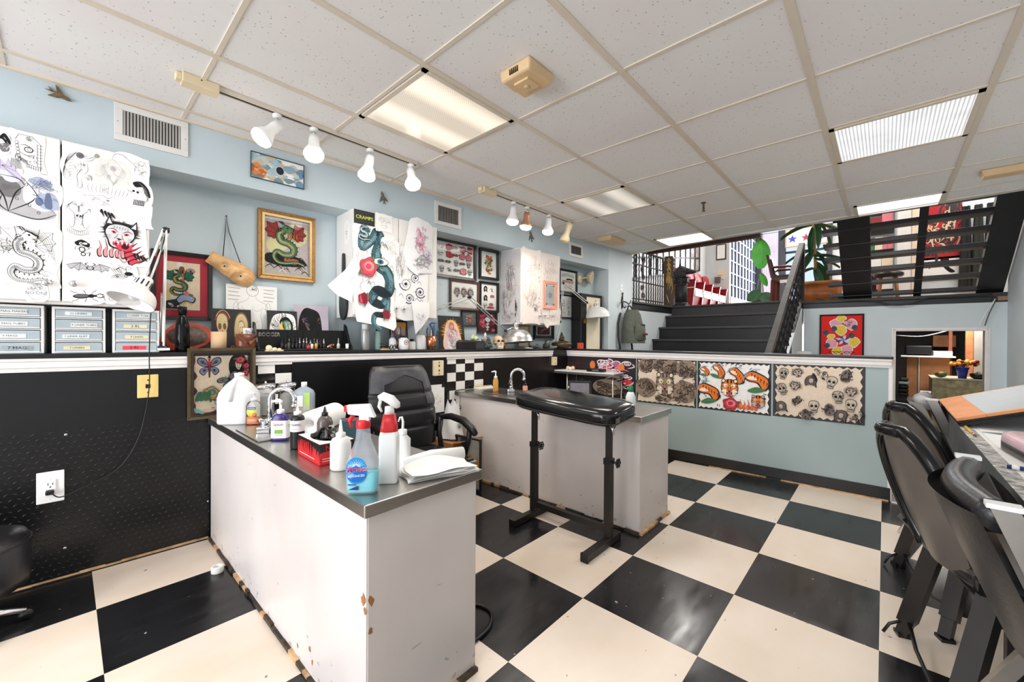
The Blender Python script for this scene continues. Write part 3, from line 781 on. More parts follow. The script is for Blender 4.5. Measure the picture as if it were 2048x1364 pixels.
  if edge:s.ell(.1,.1,.62,.55,edge)
  for k in range(5):
   a=k*1.2566+.4;s.ring(.42*cos(a),.42*sin(a),.52,.5,lw*1.2,dark,a-1.3,a+1.3,10)
  s.ell(0,.05,.34,.30,c);s.spiral(0,.05,.36,2.,lw*1.3,dark)
 def skull(s,bone,dark,lw):
  s.blob([(-.7,.2),(-.55,.8),(0,1),(.55,.8),(.7,.2),(.5,-.25),(.4,-.5),(.36,-.95),(-.36,-.95),(-.4,-.5),(-.5,-.25)],dark)
  s.blob([(-.63,.2),(-.5,.73),(0,.92),(.5,.73),(.63,.2),(.44,-.25),(.35,-.5),(.31,-.88),(-.31,-.88),(-.35,-.5),(-.44,-.25)],bone)
  for sg in(-1,1):s.ell(sg*.28,.08,.20,.22,dark);s.curve([(sg*.5,.35),(sg*.3,.42),(sg*.1,.3)],lw,dark)
  s.poly([(-.09,-.32),(0,-.1),(.09,-.32)],dark);s.rib([(-.3,-.6),(.3,-.6)],lw*1.3,dark)
  for k in range(-3,4):s.rib([(k*.09,-.45),(k*.09,-.8)],lw,dark)
 def dragon(s,r,body,belly,dark,lw,wing=None,flip=1):
  B=[(flip*x,z)for x,z in[(-.15,.62),(-.38,.42),(-.30,.12),(.05,.02),(.30,-.18),(.22,-.46),(-.15,-.52),(-.48,-.40),(-.62,-.62),(-.45,-.86),(-.05,-.90),(.45,-.82),(.82,-.92)]]
  C=spline(B,6);N=len(C)
  sc=abs(s.T[2])
  wd=[sc*(.10+.24*sin(PI*min(1,.25+.85*i/N))**1.0*(1-.55*i/N))for i in range(N)]
  if wing:
   for sg,(wx,wz)in((1,(.2,.35)),(-1,(-.35,.35))):
    tips=[(wx+sg*.15,wz+.62),(wx+sg*.62,wz+.55),(wx+sg*.72,wz+.18),(wx+sg*.58,wz-.12),(wx+sg*.3,wz-.2)]
    pts=[(wx,wz)]
    for i in range(len(tips)):
     pts.append(tips[i])
     if i<len(tips)-1:pts.append(((tips[i][0]+tips[i+1][0])/2*.86+wx*.14,(tips[i][1]+tips[i+1][1])/2*.86+wz*.14))
    s.poly([(flip*p[0],p[1])for p in pts],wing);s.rib([(flip*p[0],p[1])for p in pts],lw*1.4,dark,closed=True)
    for tpt in tips:s.rib([(flip*wx,wz),(flip*tpt[0],tpt[1])],lw*1.2,dark)
  s.rib(C,[w*1.16+lw for w in wd],dark);s.rib(C,wd,body)
  s.rib([(C[i][0]-flip*.02,C[i][1]-.015)for i in range(N)],[w*.38 for w in wd],belly)
  for i in range(2,N-2,1):
   a=Vector(C[i]);d=(Vector(C[i+1])-Vector(C[i-1])).normalized();nn=Vector((-d.y,d.x))*wd[i]/sc*.5
   s.rib([tuple(a-nn*.5),tuple(a+nn*.95+d*.03)],lw*.7,dark)
   if i%2==0:s.poly([tuple(a+nn*1.0-d*.03),tuple(a+nn*1.7),tuple(a+nn*1.0+d*.03)],dark)
  hx,hz=B[0]
  H=[(hx-flip*.02,hz-.12),(hx-flip*.10,hz+.10),(hx+flip*.05,hz+.24),(hx+flip*.24,hz+.18),(hx+flip*.46,hz+.08),(hx+flip*.44,hz),(hx+flip*.22,hz-.02),(hx+flip*.40,hz-.10),(hx+flip*.34,hz-.16),(hx+flip*.12,hz-.14)]
  s.poly([(p[0]*1.0+flip*.01,p[1]+.015)for p in H],dark);s.poly([(hx+(p[0]-hx)*.9,hz+(p[1]-hz)*.88)for p in H],body)
  s.ell(hx+flip*.14,hz+.10,.045,.035,dark);s.poly([(hx+flip*.2,hz-.01),(hx+flip*.24,hz-.08),(hx+flip*.28,hz-.01)],belly)
  for dx in(-.06,.04):s.curve([(hx+flip*dx,hz+.2),(hx+flip*(dx-.12),hz+.34),(hx+flip*(dx-.24),hz+.36)],lw*3,dark)
  for k in range(3):s.curve([(hx-flip*.1,hz+.05-.06*k),(hx-flip*.26,hz+.08-.08*k),(hx-flip*.34,hz-.02-.08*k)],lw*2,dark)
 def beast(s,r,c,dark,red,lw,mane=None):
  """horned roaring head"""
  if mane:
   for k in range(34):
    a=PI*(-.12+1.24*k/33);R=r.uniform(.95,1.18)
    s.poly([(.5*cos(a-.07),.1+.5*sin(a-.07)),(R*cos(a+.05),.1+R*.85*sin(a+.05)),(.5*cos(a+.07),.1+.5*sin(a+.07))],mane)
  s.blob([(-.6,.1),(-.45,.5),(0,.62),(.45,.5),(.6,.1),(.42,-.3),(.25,-.62),(-.25,-.62),(-.42,-.3)],dark)
  s.blob([(-.54,.1),(-.4,.45),(0,.56),(.4,.45),(.54,.1),(.37,-.28),(.2,-.56),(-.2,-.56),(-.37,-.28)],c)
  for sg in(-1,1):
   s.poly([(sg*.3,.5),(sg*.52,.92),(sg*.62,.5),(sg*.48,.38)],dark);s.poly([(sg*.36,.52),(sg*.51,.8),(sg*.56,.5)],c)
   s.ell(sg*.24,.14,.10,.06,red,sg*.4);s.ell(sg*.24,.14,.035,.05,dark);s.curve([(sg*.08,.16),(sg*.26,.30),(sg*.46,.24)],lw*2.4,dark)
   for k in range(3):s.curve([(sg*.3,-.05-.08*k),(sg*.48,-.05-.06*k),(sg*.62,-.12-.1*k)],lw,dark)
   s.curve([(sg*.06,.1),(sg*.14,-.1),(sg*.2,-.18)],lw*1.3,dark)
  s.ell(0,-.40,.21,.17,red);s.ell(0,-.44,.13,.09,dark)
  s.poly([(-.12,-.12),(.12,-.12),(0,-.22)],dark)
  for x in(-.14,-.05,.05,.14):s.poly([(x-.035,-.26),(x+.035,-.26),(x,-.37)],c)
  for x in(-.1,.1):s.poly([(x-.03,-.55),(x+.03,-.55),(x,-.45)],c)
  for k in range(6):s.curve([(-.3+.12*k,.48),(-.26+.1*k,.40),(-.3+.12*k,.32)],lw,dark)
 def flames(s,r,c,dark,lw,n=6):
  for k in range(n):
   x=-.9+1.8*k/(n-1);h=r.uniform(.5,1.)
   P=[(x-.14,-.6),(x-.2,-.1),(x+.02,.2),(x-.05,h),(x+.16,.2),(x+.12,-.2),(x+.16,-.6)]
   s.blob([(p[0]*1.02,p[1]*1.05)for p in P],dark);s.blob([(x+(p[0]-x)*.7,p[1]*.9)for p in P],c)
 def beetle(s,dark,mid,lw):
  s.ell(-.25,0,.5,.27,dark);s.ell(-.25,.03,.42,.18,mid);s.rib([(-.72,.02),(.2,.02)],lw,dark);s.ell(.30,0,.19,.21,dark);s.ell(.52,0,.12,.12,dark)
  for k in range(4):s.rib([(-.62,-.1+.06*k),(.1,-.1+.06*k)],lw*.6,dark)
  for sg in(-1,1):
   s.curve([(.58,sg*.07),(.78,sg*.22),(1.0,sg*.12),(.92,sg*.02)],lw*3.2,dark)
   for x0,x1 in((.3,.55),(.0,-.05),(-.35,-.75)):s.curve([(x0,sg*.16),(x0+(x1-x0)*.5,sg*.42),(x1,sg*.5),(x1+.1*(1 if x1>0 else-1),sg*.72)],lw*1.8,dark)
 def bat(s,dark,mid,lw):
  for sg in(-1,1):
   P=[(sg*.15,.1),(sg*.4,.55),(sg*.62,.45),(sg*1.,.2),(sg*.85,-.25),(sg*.66,-.1),(sg*.5,-.4),(sg*.34,-.15),(sg*.16,-.3)]
   s.poly(P,mid);s.rib(P,lw*1.6,dark,closed=True)
   for p in(P[3],P[4],P[6]):s.rib([P[1],p],lw,dark)
  s.ell(0,0,.17,.26,dark);s.ell(0,.02,.12,.2,mid)
  for sg in(-1,1):s.curve([(sg*.06,.22),(sg*.22,.42),(sg*.08,.62)],lw*3,dark);s.ell(sg*.06,.06,.03,.03,dark)
 def butterfly(s,r,c1,c2,dark,lw):
  for sg in(-1,1):
   for P in([(0,.1),(sg*.3,.75),(sg*.85,.85),(sg*.95,.4),(sg*.5,.05)],[(0,0),(sg*.55,-.05),(sg*.8,-.4),(sg*.45,-.75),(sg*.1,-.3)]):
    s.blob(P,dark);cx_=sum(p[0]for p in P)/5;cz_=sum(p[1]for p in P)/5
    s.blob([(cx_+(p[0]-cx_)*.82,cz_+(p[1]-cz_)*.82)for p in P],c1);s.blob([(cx_+(p[0]-cx_)*.45,cz_+(p[1]-cz_)*.45)for p in P],c2)
    s.ell(cx_,cz_,.08,.08,dark)
  s.ell(0,0,.07,.5,dark);s.curve([(0,.4),(-.12,.7),(-.2,.85)],lw,dark);s.curve([(0,.4),(.12,.7),(.2,.85)],lw,dark)
 def lady(s,r,skin,hair,dark,lw):
  s.blob([(-.6,-.9),(-.85,-.2),(-.7,.55),(-.2,.95),(.4,.9),(.8,.4),(.75,-.3),(.9,-.9),(.4,-.6),(-.2,-.6)],dark)
  s.blob([(-.55,-.8),(-.77,-.2),(-.62,.5),(-.2,.85),(.35,.8),(.7,.35),(.65,-.3),(.7,-.75),(.3,-.5),(-.2,-.5)],hair)
  s.blob([(-.28,.35),(0,.5),(.3,.35),(.34,0),(.12,-.4),(-.04,-.42),(-.26,-.1)],dark);s.blob([(-.24,.32),(0,.44),(.26,.32),(.29,0),(.1,-.35),(-.03,-.36),(-.22,-.1)],skin)
  for sg in(-1,1):s.ell(.02+sg*.13,.1,.06,.03,dark)
  s.ell(.03,-.2,.07,.03,dark)
  for k in range(9):a=-.6+.15*k;s.curve([(a,.75-.6*abs(a)),(a*1.25-.1,.1),(a*1.1,-.4),(a*1.2+.1,-.8)],lw,dark)
 def swirls(s,r,m,lw,n=10,c=None):
  for _ in range(n):
   x,z=r.uniform(-.8,.8),r.uniform(-.8,.8);R=r.uniform(.15,.34)
   if c:s.ell(x,z,R,R,c)
   s.spiral(x,z,R,r.uniform(1.2,2.2),lw,m,r.uniform(0,6),r.choice((-1,1)))
   s.curve([(x+R,z),(x+R*1.4,z-R*1.2),(x+R*.2,z-R*2)],lw,m)
 def dagger(s,blade,hilt,dark,lw):
  s.poly([(-.13,.25),(.13,.25),(.05,-.95),(-.05,-.95)],dark);s.poly([(-.09,.25),(.09,.25),(0,-.88)],blade)
  s.ell(0,.28,.42,.09,dark);s.ell(0,.28,.37,.06,hilt);s.poly([(-.09,.3),(.09,.3),(.07,.85),(-.07,.85)],hilt);s.ell(0,.9,.12,.12,dark)
 def tiger(s,r,c,pale,dark,red,lw):
  s.ell(0,0,.9,.86,dark);s.ell(0,0,.84,.80,c)
  for sg in(-1,1):
   s.ell(sg*.62,.68,.22,.2,dark);s.ell(sg*.62,.67,.15,.13,pale);s.blob([(sg*.15,.15),(sg*.35,.4),(sg*.6,.3),(sg*.5,.05)],pale);s.ell(sg*.33,.18,.11,.08,ink((226,214,90)));s.ell(sg*.33,.18,.04,.07,dark)
   s.blob([(sg*.3,-.2),(sg*.7,-.1),(sg*.75,-.45),(sg*.35,-.7)],pale)
   for k in range(4):z=.5-.3*k;s.poly([(sg*.88,z),(sg*.45,z-.05),(sg*.86,z-.1)],dark)
   s.curve([(sg*.1,.45),(sg*.2,.62),(sg*.12,.8)],lw*4,dark);s.curve([(sg*.2,.2),(sg*.1,-.1),(sg*.18,-.25)],lw*2,dark)
  s.poly([(-.16,-.08),(.16,-.08),(0,-.24)],ink((210,120,110)));s.ell(0,-.5,.3,.26,dark);s.ell(0,-.56,.2,.17,red)
  for x in(-.16,.16):s.poly([(x-.05,-.3),(x+.05,-.3),(x,-.46)],pale);s.poly([(x-.04,-.72),(x+.04,-.72),(x,-.58)],pale)
INK_K=ink((26,25,27));INK_G=ink((120,118,120));INK_LG=ink((186,184,186));INK_W=ink((244,242,238));INK_R=ink((206,58,66));INK_P=ink((150,118,168))
INK_GR=ink((74,122,82));INK_T=ink((84,146,150));INK_Y=ink((228,196,92));INK_O=ink((222,122,60));INK_B=ink((72,96,160));INK_PK=ink((226,132,146));INK_CR=ink((240,222,194));INK_BR=ink((120,84,62))
def sheet_outline(w,h,r,wob=.06,n=4):
 P=[]
 for i in range(n):P.append((-w/2+w*i/n,-h/2))
 for i in range(n):P.append((w/2,-h/2+h*i/n))
 for i in range(n):P.append((w/2-w*i/n,h/2))
 for i in range(n):P.append((-w/2,h/2-h*i/n))
 return[(x+r.uniform(-wob,wob)*min(w,h),z+r.uniform(-wob,wob)*min(w,h))for x,z in P]
def oval_outline(w,h,r,wob=.10,n=16):
 return[(w/2*(1+r.uniform(-wob,wob))*math.copysign(abs(cos(2*PI*i/n))**.75,cos(2*PI*i/n)),h/2*(1+r.uniform(-wob,wob))*math.copysign(abs(sin(2*PI*i/n))**.75,sin(2*PI*i/n)))for i in range(n)]
def fill(q,P,m,th,nz=26,nx=14):
 """outline filled with a fine grid so that the sheet can be curled"""
 z0=min(p[1]for p in P)+1e-5;z1=max(p[1]for p in P)-1e-5;rows=[]
 for j in range(nz+1):
  z=z0+(z1-z0)*j/nz;xs=[]
  for i in range(len(P)):
   a,b=P[i],P[(i+1)%len(P)]
   if(a[1]-z)*(b[1]-z)<0:xs.append(a[0]+(b[0]-a[0])*(z-a[1])/(b[1]-a[1]))
  if len(xs)<2:xs=[rows[-1][0],rows[-1][-1]]if rows else[0,0]
  rows.append([min(xs)+(max(xs)-min(xs))*i/nx for i in range(nx+1)])
 for y in(0,th):
  q.add([(x,y,z0+(z1-z0)*j/nz)for j in range(nz+1)for x in rows[j]],[(j*(nx+1)+i,j*(nx+1)+i+1,(j+1)*(nx+1)+i+1,(j+1)*(nx+1)+i)for j in range(nz)for i in range(nx)],m,True)
def paper(name,label,fr,x,y,z,out,draw,group=None,m=None,cat='drawing',th=.0006,curl=None,rot=0.):
 """a sheet of cut paper; fr = frame function; out = outline about its centre"""
 q=Ink(0.);o_=spline(out,4,True)if len(out)>6 else out
 if curl:fill(q,o_,m or PAPER,th)
 else:q.prism(o_,0.,th,m or PAPER)
 draw(q)
 if curl:
  for i in range(len(q.v)):
   v=q.v[i];q.v[i]=(v[0],v[1]+curl(v[0],v[2]),v[2])
 return solo(name,q,label,cat,fr(x,y,z),LR if fr is LW else RR,group)if not rot else solo(name,q,label,cat,fr(x,y,z),0,group,rot=(0,rot,LR if fr is LW else RR))
def framed(name,label,fr,x0,z0,x1,z1,y,bw,depth,fm,mount,draw,cat='picture',group=None,mw_=.0,glass=True,bevel=.002,inner=None,tilt=0.,X=None):
 """picture hung on a wall plane: frame, mount, print, glass"""
 w,h=x1-x0,z1-z0
 loc=fr((x0+x1)/2,y,(z0+z1)/2)if X is None else fr((x0+x1)/2,y,(z0+z1)/2,X)
 t=thing(name,label,cat,loc,0,group,rot=(tilt,0,LR if fr is LW else RR))
 W2,H2=w/2,h/2
 q=MB()
 o=[(-W2,-H2),(W2,-H2),(W2,H2),(-W2,H2)];i_=[(-W2+bw,-H2+bw),(W2-bw,-H2+bw),(W2-bw,H2-bw),(-W2+bw,H2-bw)]
 for k in range(4):
  a,b2,c2,d2=o[k],o[(k+1)%4],i_[(k+1)%4],i_[k]
  q.hexa([(a[0],0,a[1]),(b2[0],0,b2[1]),(c2[0],0,c2[1]),(d2[0],0,d2[1])],[(a[0],-depth,a[1]),(b2[0],-depth,b2[1]),(c2[0],-depth*.75,c2[1]),(d2[0],-depth*.75,d2[1])],fm)
 part('frame',q,t,bevel=bevel)
 if inner:
  q=MB();e=bw*.25
  o2=[(-W2+bw-e,-H2+bw-e),(W2-bw+e,-H2+bw-e),(W2-bw+e,H2-bw+e),(-W2+bw-e,H2-bw+e)];i2=[(p[0]*(1-2*e/w),p[1]*(1-2*e/h))for p in i_]
  for k in range(4):
   a,b2,c2,d2=o2[k],o2[(k+1)%4],i2[(k+1)%4],i2[k]
   q.add([(p[0],-depth*1.02,p[1])for p in(a,b2,c2,d2)],[(0,1,2,3)],inner)
  part('frame_lip',q,t)
 q=Ink(-.004)
 q.box(-W2+bw,-.004,-H2+bw,W2-bw,0,H2-bw,mount)
 iw,ih=W2-bw,H2-bw
 if mw_:
  part('mount',q,t)
  q=Ink(-.0045);q.box(-iw+mw_,-.0048,-ih+mw_,iw-mw_,-.004,ih-mw_,PAPER);q.y0=-.0048;iw-=mw_;ih-=mw_
 q.clip=(-iw,-ih,iw,ih)
 draw(q,iw,ih);part('print',q,t)
 if glass:
  q=MB();q.add([(-W2+bw*.9,-depth*.55,-H2+bw*.9),(W2-bw*.9,-depth*.55,-H2+bw*.9),(W2-bw*.9,-depth*.55,H2-bw*.9),(-W2+bw*.9,-depth*.55,H2-bw*.9)],[(0,1,2,3)],PANE)
  part('glass',q,t)
 return t
#  wall cabinets
CABW=mat('white_cabinet_laminate',(238,235,230),.35,var=.03,vscale=4)
def wall_cabinet(label,a0,mid,a1,knobs,z0=1.217,z1=1.924):
 t=thing('wall_cabinet',label,'cabinet',LW(a0,0,z0),LR)
 w,h=a1-a0,z1-z0
 q=MB();q.box(0,-.062,0,w,.195,.016,CABW);q.box(0,-.062,h-.016,w,.195,h,CABW);q.box(0,-.062,.016,.016,.195,h-.016,CABW);q.box(w-.016,-.062,.016,w,.195,h-.016,CABW);q.box(.016,.185,.016,w-.016,.195,h-.016,CABW);part('carcass',q,t)
 for(d0,d1),(kx,kz)in zip(((a0,mid),(mid,a1)),knobs):
  q=MB();q.box(d0-a0+.0025,-.080,.012,d1-a0-.0025,-.0625,h-.002,CABW)
  d=part('door',q,t,bevel=.003)
  k=MB();k.lathe([(.006,0),(.006,.010),(.014,.016),(.015,.022),(.010,.028),(.0001,.030)],CHROME,18,(kx-a0,-.080,kz-z0),(0,-1,0));part('knob',k,d,'round chrome knob')
 return t
wall_cabinet('white wall cabinet covered in cut-out line drawings above the plastic drawers',-.302,-.005,.280,((-.046,1.303),(.033,1.307)))
wall_cabinet('white wall cabinet draped with large coloured drawings beside the gold framed dragon',1.275,1.60,1.925,((1.57,1.29),(1.63,1.29)))
wall_cabinet('white wall cabinet papered with pale pencil sketches and a pink frame',2.852,3.135,3.425,((3.10,1.304),(3.175,1.310)))
YD=-.0815
rd=RN(41)
G1='cut-out drawings on the first cabinet'
def cut(label,a,z,w,h,draw,m=None,oval=True,y=YD,fr=LW,group=G1,name='art_drawing',wob=.10,curl=None,rot=0.):
 r=RN(int(abs(a)*1000+z*777))
 out=oval_outline(w*1.05,h*1.05,r,wob)if oval else sheet_outline(w,h,r,wob)
 return paper(name,label,fr,a,y,z,out,lambda q:draw(q,r,w/2,h/2),group,m,curl=curl,rot=rot)
LW1=.0011
GREYW=mat('bluish_marker_paper',(226,228,234),.7,var=.03)
def d_gate(q,r,w,h):
 q.at(0,0,w,h);q.rib([(-.75,.55),(-.55,.85),(.2,.85),(.7,.5),(.7,-.85),(-.1,-.75)],.0016,INK_K)
 for k in range(8):z=.45-.16*k;q.rib([(.5,z),(.85,z)],LW1,INK_K)
 for k in range(7):q.rib([(-.1+.13*k,-.62-.02*k),(-.1+.13*k,-.82-.02*k)],LW1,INK_K)
 q.rib([(-.1,-.62),(.85,-.74)],LW1,INK_K);q.rib([(.5,.5),(.5,-.66)],LW1,INK_K);q.curve([(-.7,.5),(-.6,0),(-.75,-.4),(-.4,-.7)],.0016,INK_K)
 for k in range(6):q.ell(-.68+.03*k,.4-.17*k,.10,.09,INK_K);q.ell(-.68+.03*k,.4-.17*k,.08,.07,INK_W)
 q.ell(0,.12,.26,.15,INK_K);q.ell(0,.12,.21,.11,INK_W);q.ring(.03,.12,.08,.08,LW1,INK_K)
 q.curve([(-.45,.3),(-.1,.34),(.35,.1)],.002,INK_K);q.curve([(-.5,-.05),(-.1,-.2),(.4,-.1)],.0018,INK_K)
 for k in range(7):q.rib([(-.6+.07*k,-.25-.03*k),(-.55+.09*k,-.5-.03*k)],.0014,INK_K)
 q.at(.05*w,.7*h,.26*w,.22*h);q.hatch(r,INK_G,LW1,0,0,1,1,14);q.scrib(r,INK_K,LW1,8)
 q.at(.2*w,-.4*h,.3*w,.3*h);q.scrib(r,INK_K,LW1,10)
cut('cut-out drawing of a stone gateway with a one-eyed face',-.095,1.838,.094,.158,d_gate,oval=False,wob=.05)
def d_purple(q,r,w,h):
 q.at(0,0,w,h)
 P=[(-1,.7),(-.5,.3),(-.3,.9),(0,.2),(.3,.4),(.4,-.1),(.9,-.5),(.95,-.9),(.2,-.6),(-.4,-.2),(-1,-.1)]
 q.poly(P,ink((206,198,222)));q.rib(P,.0014,INK_P,closed=True)
 for p in P[1:8:2]:q.rib([(-.9,.2),p],LW1,INK_K)
cut('purple tinted cut-out of a jagged wing',-.140,1.755,.058,.095,d_purple,m=GREYW,wob=.05)
cut('black insect cut-out above the purple wing',-.158,1.855,.036,.088,lambda q,r,w,h:(q.at(0,0,w,h),q.blob([(-.9,.3),(0,.9),(.9,.2),(.5,-.2),(-.3,.3)],INK_K),q.blob([(-.8,-.2),(.4,.0),(.7,-.6),(-.3,-.8)],INK_G),q.scrib(r,INK_W,LW1,6)))
def d_pirate(q,r,w,h):
 BL=ink((104,118,148));LB=ink((176,184,204))
 q.at(0,0,w,h)
 q.blob([(-.8,.55),(-.2,.85),(.5,.6),(.3,.3),(-.4,.35)],LB);q.blob([(-.35,-.2),(.6,.0),(.85,-.85),(-.1,-.9)],LB)
 q.ell(-.2,-.55,.22,.25,BL);q.blob([(.15,-.1),(.4,-.05),(.5,-.85),(.1,-.8)],BL);q.ell(0,.08,.16,.16,INK_W)
 q.rib([(-.55,-.2),(-.2,-.3)],.003,BL)
 for k in range(18):q.curve([(r.uniform(-.8,.6),r.uniform(.2,.9)),(r.uniform(-.6,.7),r.uniform(.1,.8)),(r.uniform(-.5,.9),r.uniform(-.2,.6))],LW1,BL)
 q.scrib(r,BL,LW1,14)
cut('blue-grey ink cut-out of a swashbuckler in a coat and plumed hat',-.056,1.682,.104,.146,d_pirate,wob=.07)
def d_wing(q,r,w,h):
 q.at(0,0,w,h);q.blob([(-1,.9),(-.1,.85),(.2,.3),(.95,-.45),(.3,-.75),(-.6,-.6),(-1,-.3)],INK_LG)
 q.blob([(-.95,.75),(-.3,.6),(-.25,.2),(-.6,.0),(-1,.2)],INK_G)
 for P in([(-.62,-.55),(-.4,.2),(-.1,.55)],[(-.62,-.55),(.05,-.1),(.25,.15)],[(-.62,-.55),(.3,-.72),(.95,-.42)],[(-.8,.1),(-.9,-.3),(-.62,-.55)],[(-.62,-.55),(-.75,.0),(-1.,.4)]):q.curve(P,.004,INK_K)
 q.curve([(-.2,.9),(.15,.5),(.45,.05),(.95,-.42)],.003,INK_K);q.curve([(-.9,.85),(-.3,.8),(-.1,.55)],.003,INK_K)
 for x,z in((-.35,.0),(.05,-.2),(.35,-.45),(-.05,.62)):q.ring(x,z,.05,.05,.0015,INK_K)
 for k in range(12):q.rib([(-.85+.05*k,.2+.02*k),(-.8+.05*k,.5)],.0016,INK_K,True)
cut('big charcoal sketch of a bat-like wing',-.097,1.640,.166,.205,d_wing,oval=False,wob=.04,y=YD+.0002)
def d_dragon(q,r,w,h):
 q.at(0,.0,w*.95,h*.95);q.dragon(r,INK_W,INK_LG,INK_K,.0011,wing=INK_W)
 q.at(-.62*w,.25*h,.36*w,.32*h);q.hatch(r,INK_K,.0016,0,0,1,1,22);q.scrib(r,INK_K,.0013,18)
 q.at(.5*w,.0,.45*w,.3*h);q.scrib(r,INK_K,.0009,10);q.at(.45*w,-.5*h,.45*w,.3*h);q.scrib(r,INK_K,.0009,14)
 q.at(0,0,w,h)
 for k in range(9):q.curve([(-.55+.1*k,.9),(-.1+.1*k,.8-.03*k),(.5+.05*k,.55-.12*k)],.0010,INK_K)
cut('tall line drawing of a scaly winged dragon',-.093,1.412,.168,.246,d_dragon,oval=False,wob=.05)
def d_noone(q,r,w,h):
 q.at(0,0,w,h);q.rib(spline([(-.05,-.85),(-.75,-.1),(-.55,.35),(-.05,.1),(.45,.35),(.75,-.1)],5,True),.0010,INK_G,closed=True)
 q.text('NO ONE',.0185,INK_G,0,q.lay(),-.10*h,sx=.85)
 for k in range(7):q.ring(r.uniform(-.6,.4),r.uniform(.35,.85),.17,.13,.0009,INK_G)
 q.scrib(r,INK_G,.0008,6)
cut('faint heart drawing lettered across the middle near the cabinet knob',-.074,1.262,.070,.080,d_noone)
def figure(q,r,w,h,k=INK_K,lw=.0010,n=16):
 q.at(0,.42*h,.38*w,.34*h);q.scrib(r,k,lw*1.2,n);q.ring(0,0,.7,.7,lw,k)
 q.at(0,-.15*h,.6*w,.5*h);q.scrib(r,k,lw,n);q.at(0,-.65*h,.5*w,.3*h);q.scrib(r,k,lw,n//2)
def d_demon(q,r,w,h):
 q.at(-.1*w,0,w,h)
 for k in range(6):q.curve([(-.15,.75),(-.55-.04*k,.55-.1*k),(-.75,.1-.12*k),(-.55+.1*k,-.25-.05*k)],.0011,INK_K)
 for k in range(7):q.curve([(-.75+.04*k,.4-.14*k),(-.5,.45-.13*k),(-.3,.5-.13*k)],.0009,INK_K)
 q.ell(0,.62,.2,.14,INK_G);q.at(0,.62*h,.3*w,.18*h);q.hatch(r,INK_K,.0016,0,0,1,1,16)
 q.at(0,0,w,h)
 for P in([(.15,.5),(.45,.6),(.7,.75)],[(.15,.4),(.5,.5),(.72,.7)],[(-.1,.4),(-.05,.0),(-.25,-.3),(-.2,-.75),(-.35,-.85)],[(.25,.35),(.3,.0),(.1,-.2)],[(.1,-.2),(.45,-.25),(.5,-.5),(.4,-.75)],[(.05,-.3),(.3,-.4),(.3,-.7)],[(-.25,-.85),(.0,-.8),(-.05,-.4)]):q.curve(P,.0013,INK_K)
 q.ell(.76,.76,.1,.09,ink((170,166,140)));q.ring(.76,.76,.1,.09,.001,INK_K);q.at(-.05*w,.1*h,.35*w,.35*h);q.scrib(r,INK_K,.0009,12)
 q.at(.4*w,-.3*h,.15*w,.3*h);q.hatch(r,INK_K,.0012,0,0,1,1,12)
cut('cut-out of a crouching winged demon holding up an orb',.057,1.812,.120,.192,d_demon,wob=.08)
cut('faint grey oval sketch of a seated winged figure',.155,1.812,.110,.146,lambda q,r,w,h:(q.at(0,.0,w,h),[q.curve([(0,-.5),(sg*.5,-.2+.14*k),(sg*(.75-.06*k),.3+.06*k),(sg*.3,.7)],.0009,INK_LG)for k in range(5)for sg in(-1,1)],q.ell(0,.42,.18,.14,INK_LG),q.ell(-.1,-.68,.5,.16,ink((226,224,200))),q.scrib(r,INK_G,.0007,12)),m=mat('grey_sketch_paper',(224,223,219),.7,var=.03),wob=.05,y=YD-.0012)
cut('cut-out of a small skeleton swinging a long scythe',.212,1.868,.128,.120,lambda q,r,w,h:(q.at(0,0,w,h),q.curve([(-.95,.2),(-.8,.75),(-.4,.8),(-.1,.55),(.35,.1)],.0022,INK_G),q.curve([(-.4,.8),(0,.45),(.4,.0),(.6,-.4)],.0012,INK_K),q.at(.55*w,.1*h,.42*w,.62*h),q.ring(.1,.55,.35,.3,.001,INK_K),q.scrib(r,INK_K,.0009,22)),wob=.06)
cut('pale drawing of a lion-like face with flowing hair',.138,1.706,.150,.120,lambda q,r,w,h:(q.at(0,0,w,h),[q.curve([(-.8+.17*k,.9),(-.85+.17*k,.5),(-.7+.14*k,.2)],.0012,INK_G)for k in range(11)],q.curve([(-.5,.0),(-.2,.12),(0,-.05),(.2,.12),(.5,.0)],.0014,INK_K),q.poly([(-.1,-.15),(.1,-.15),(0,-.28)],INK_G),q.scrib(r,INK_G,.0009,22)),oval=False,wob=.05,y=YD-.0018)
cut('cut-out of a dark spiny monster hanging over the cabinet edge',.240,1.748,.094,.130,lambda q,r,w,h:(q.at(0,0,w,h),q.blob([(-.4,.8),(.2,.95),(.75,.5),(.9,-.1),(.5,.1),(.3,.55),(-.2,.5)],INK_K),[q.curve([(.0+.1*k,.9-.06*k),(.3+.08*k,.6-.1*k),(.5+.05*k,.1-.12*k)],.0014,INK_G)for k in range(6)],q.ell(-.35,.2,.1,.08,INK_K),q.ell(-.05,.15,.1,.08,INK_K),[q.ell(-.3+.12*k-.02*j,-.45-.10*j,.045,.045,INK_K)for k in range(7)for j in range(4)],q.scrib(r,INK_K,.001,8)),wob=.07,y=YD-.0010)
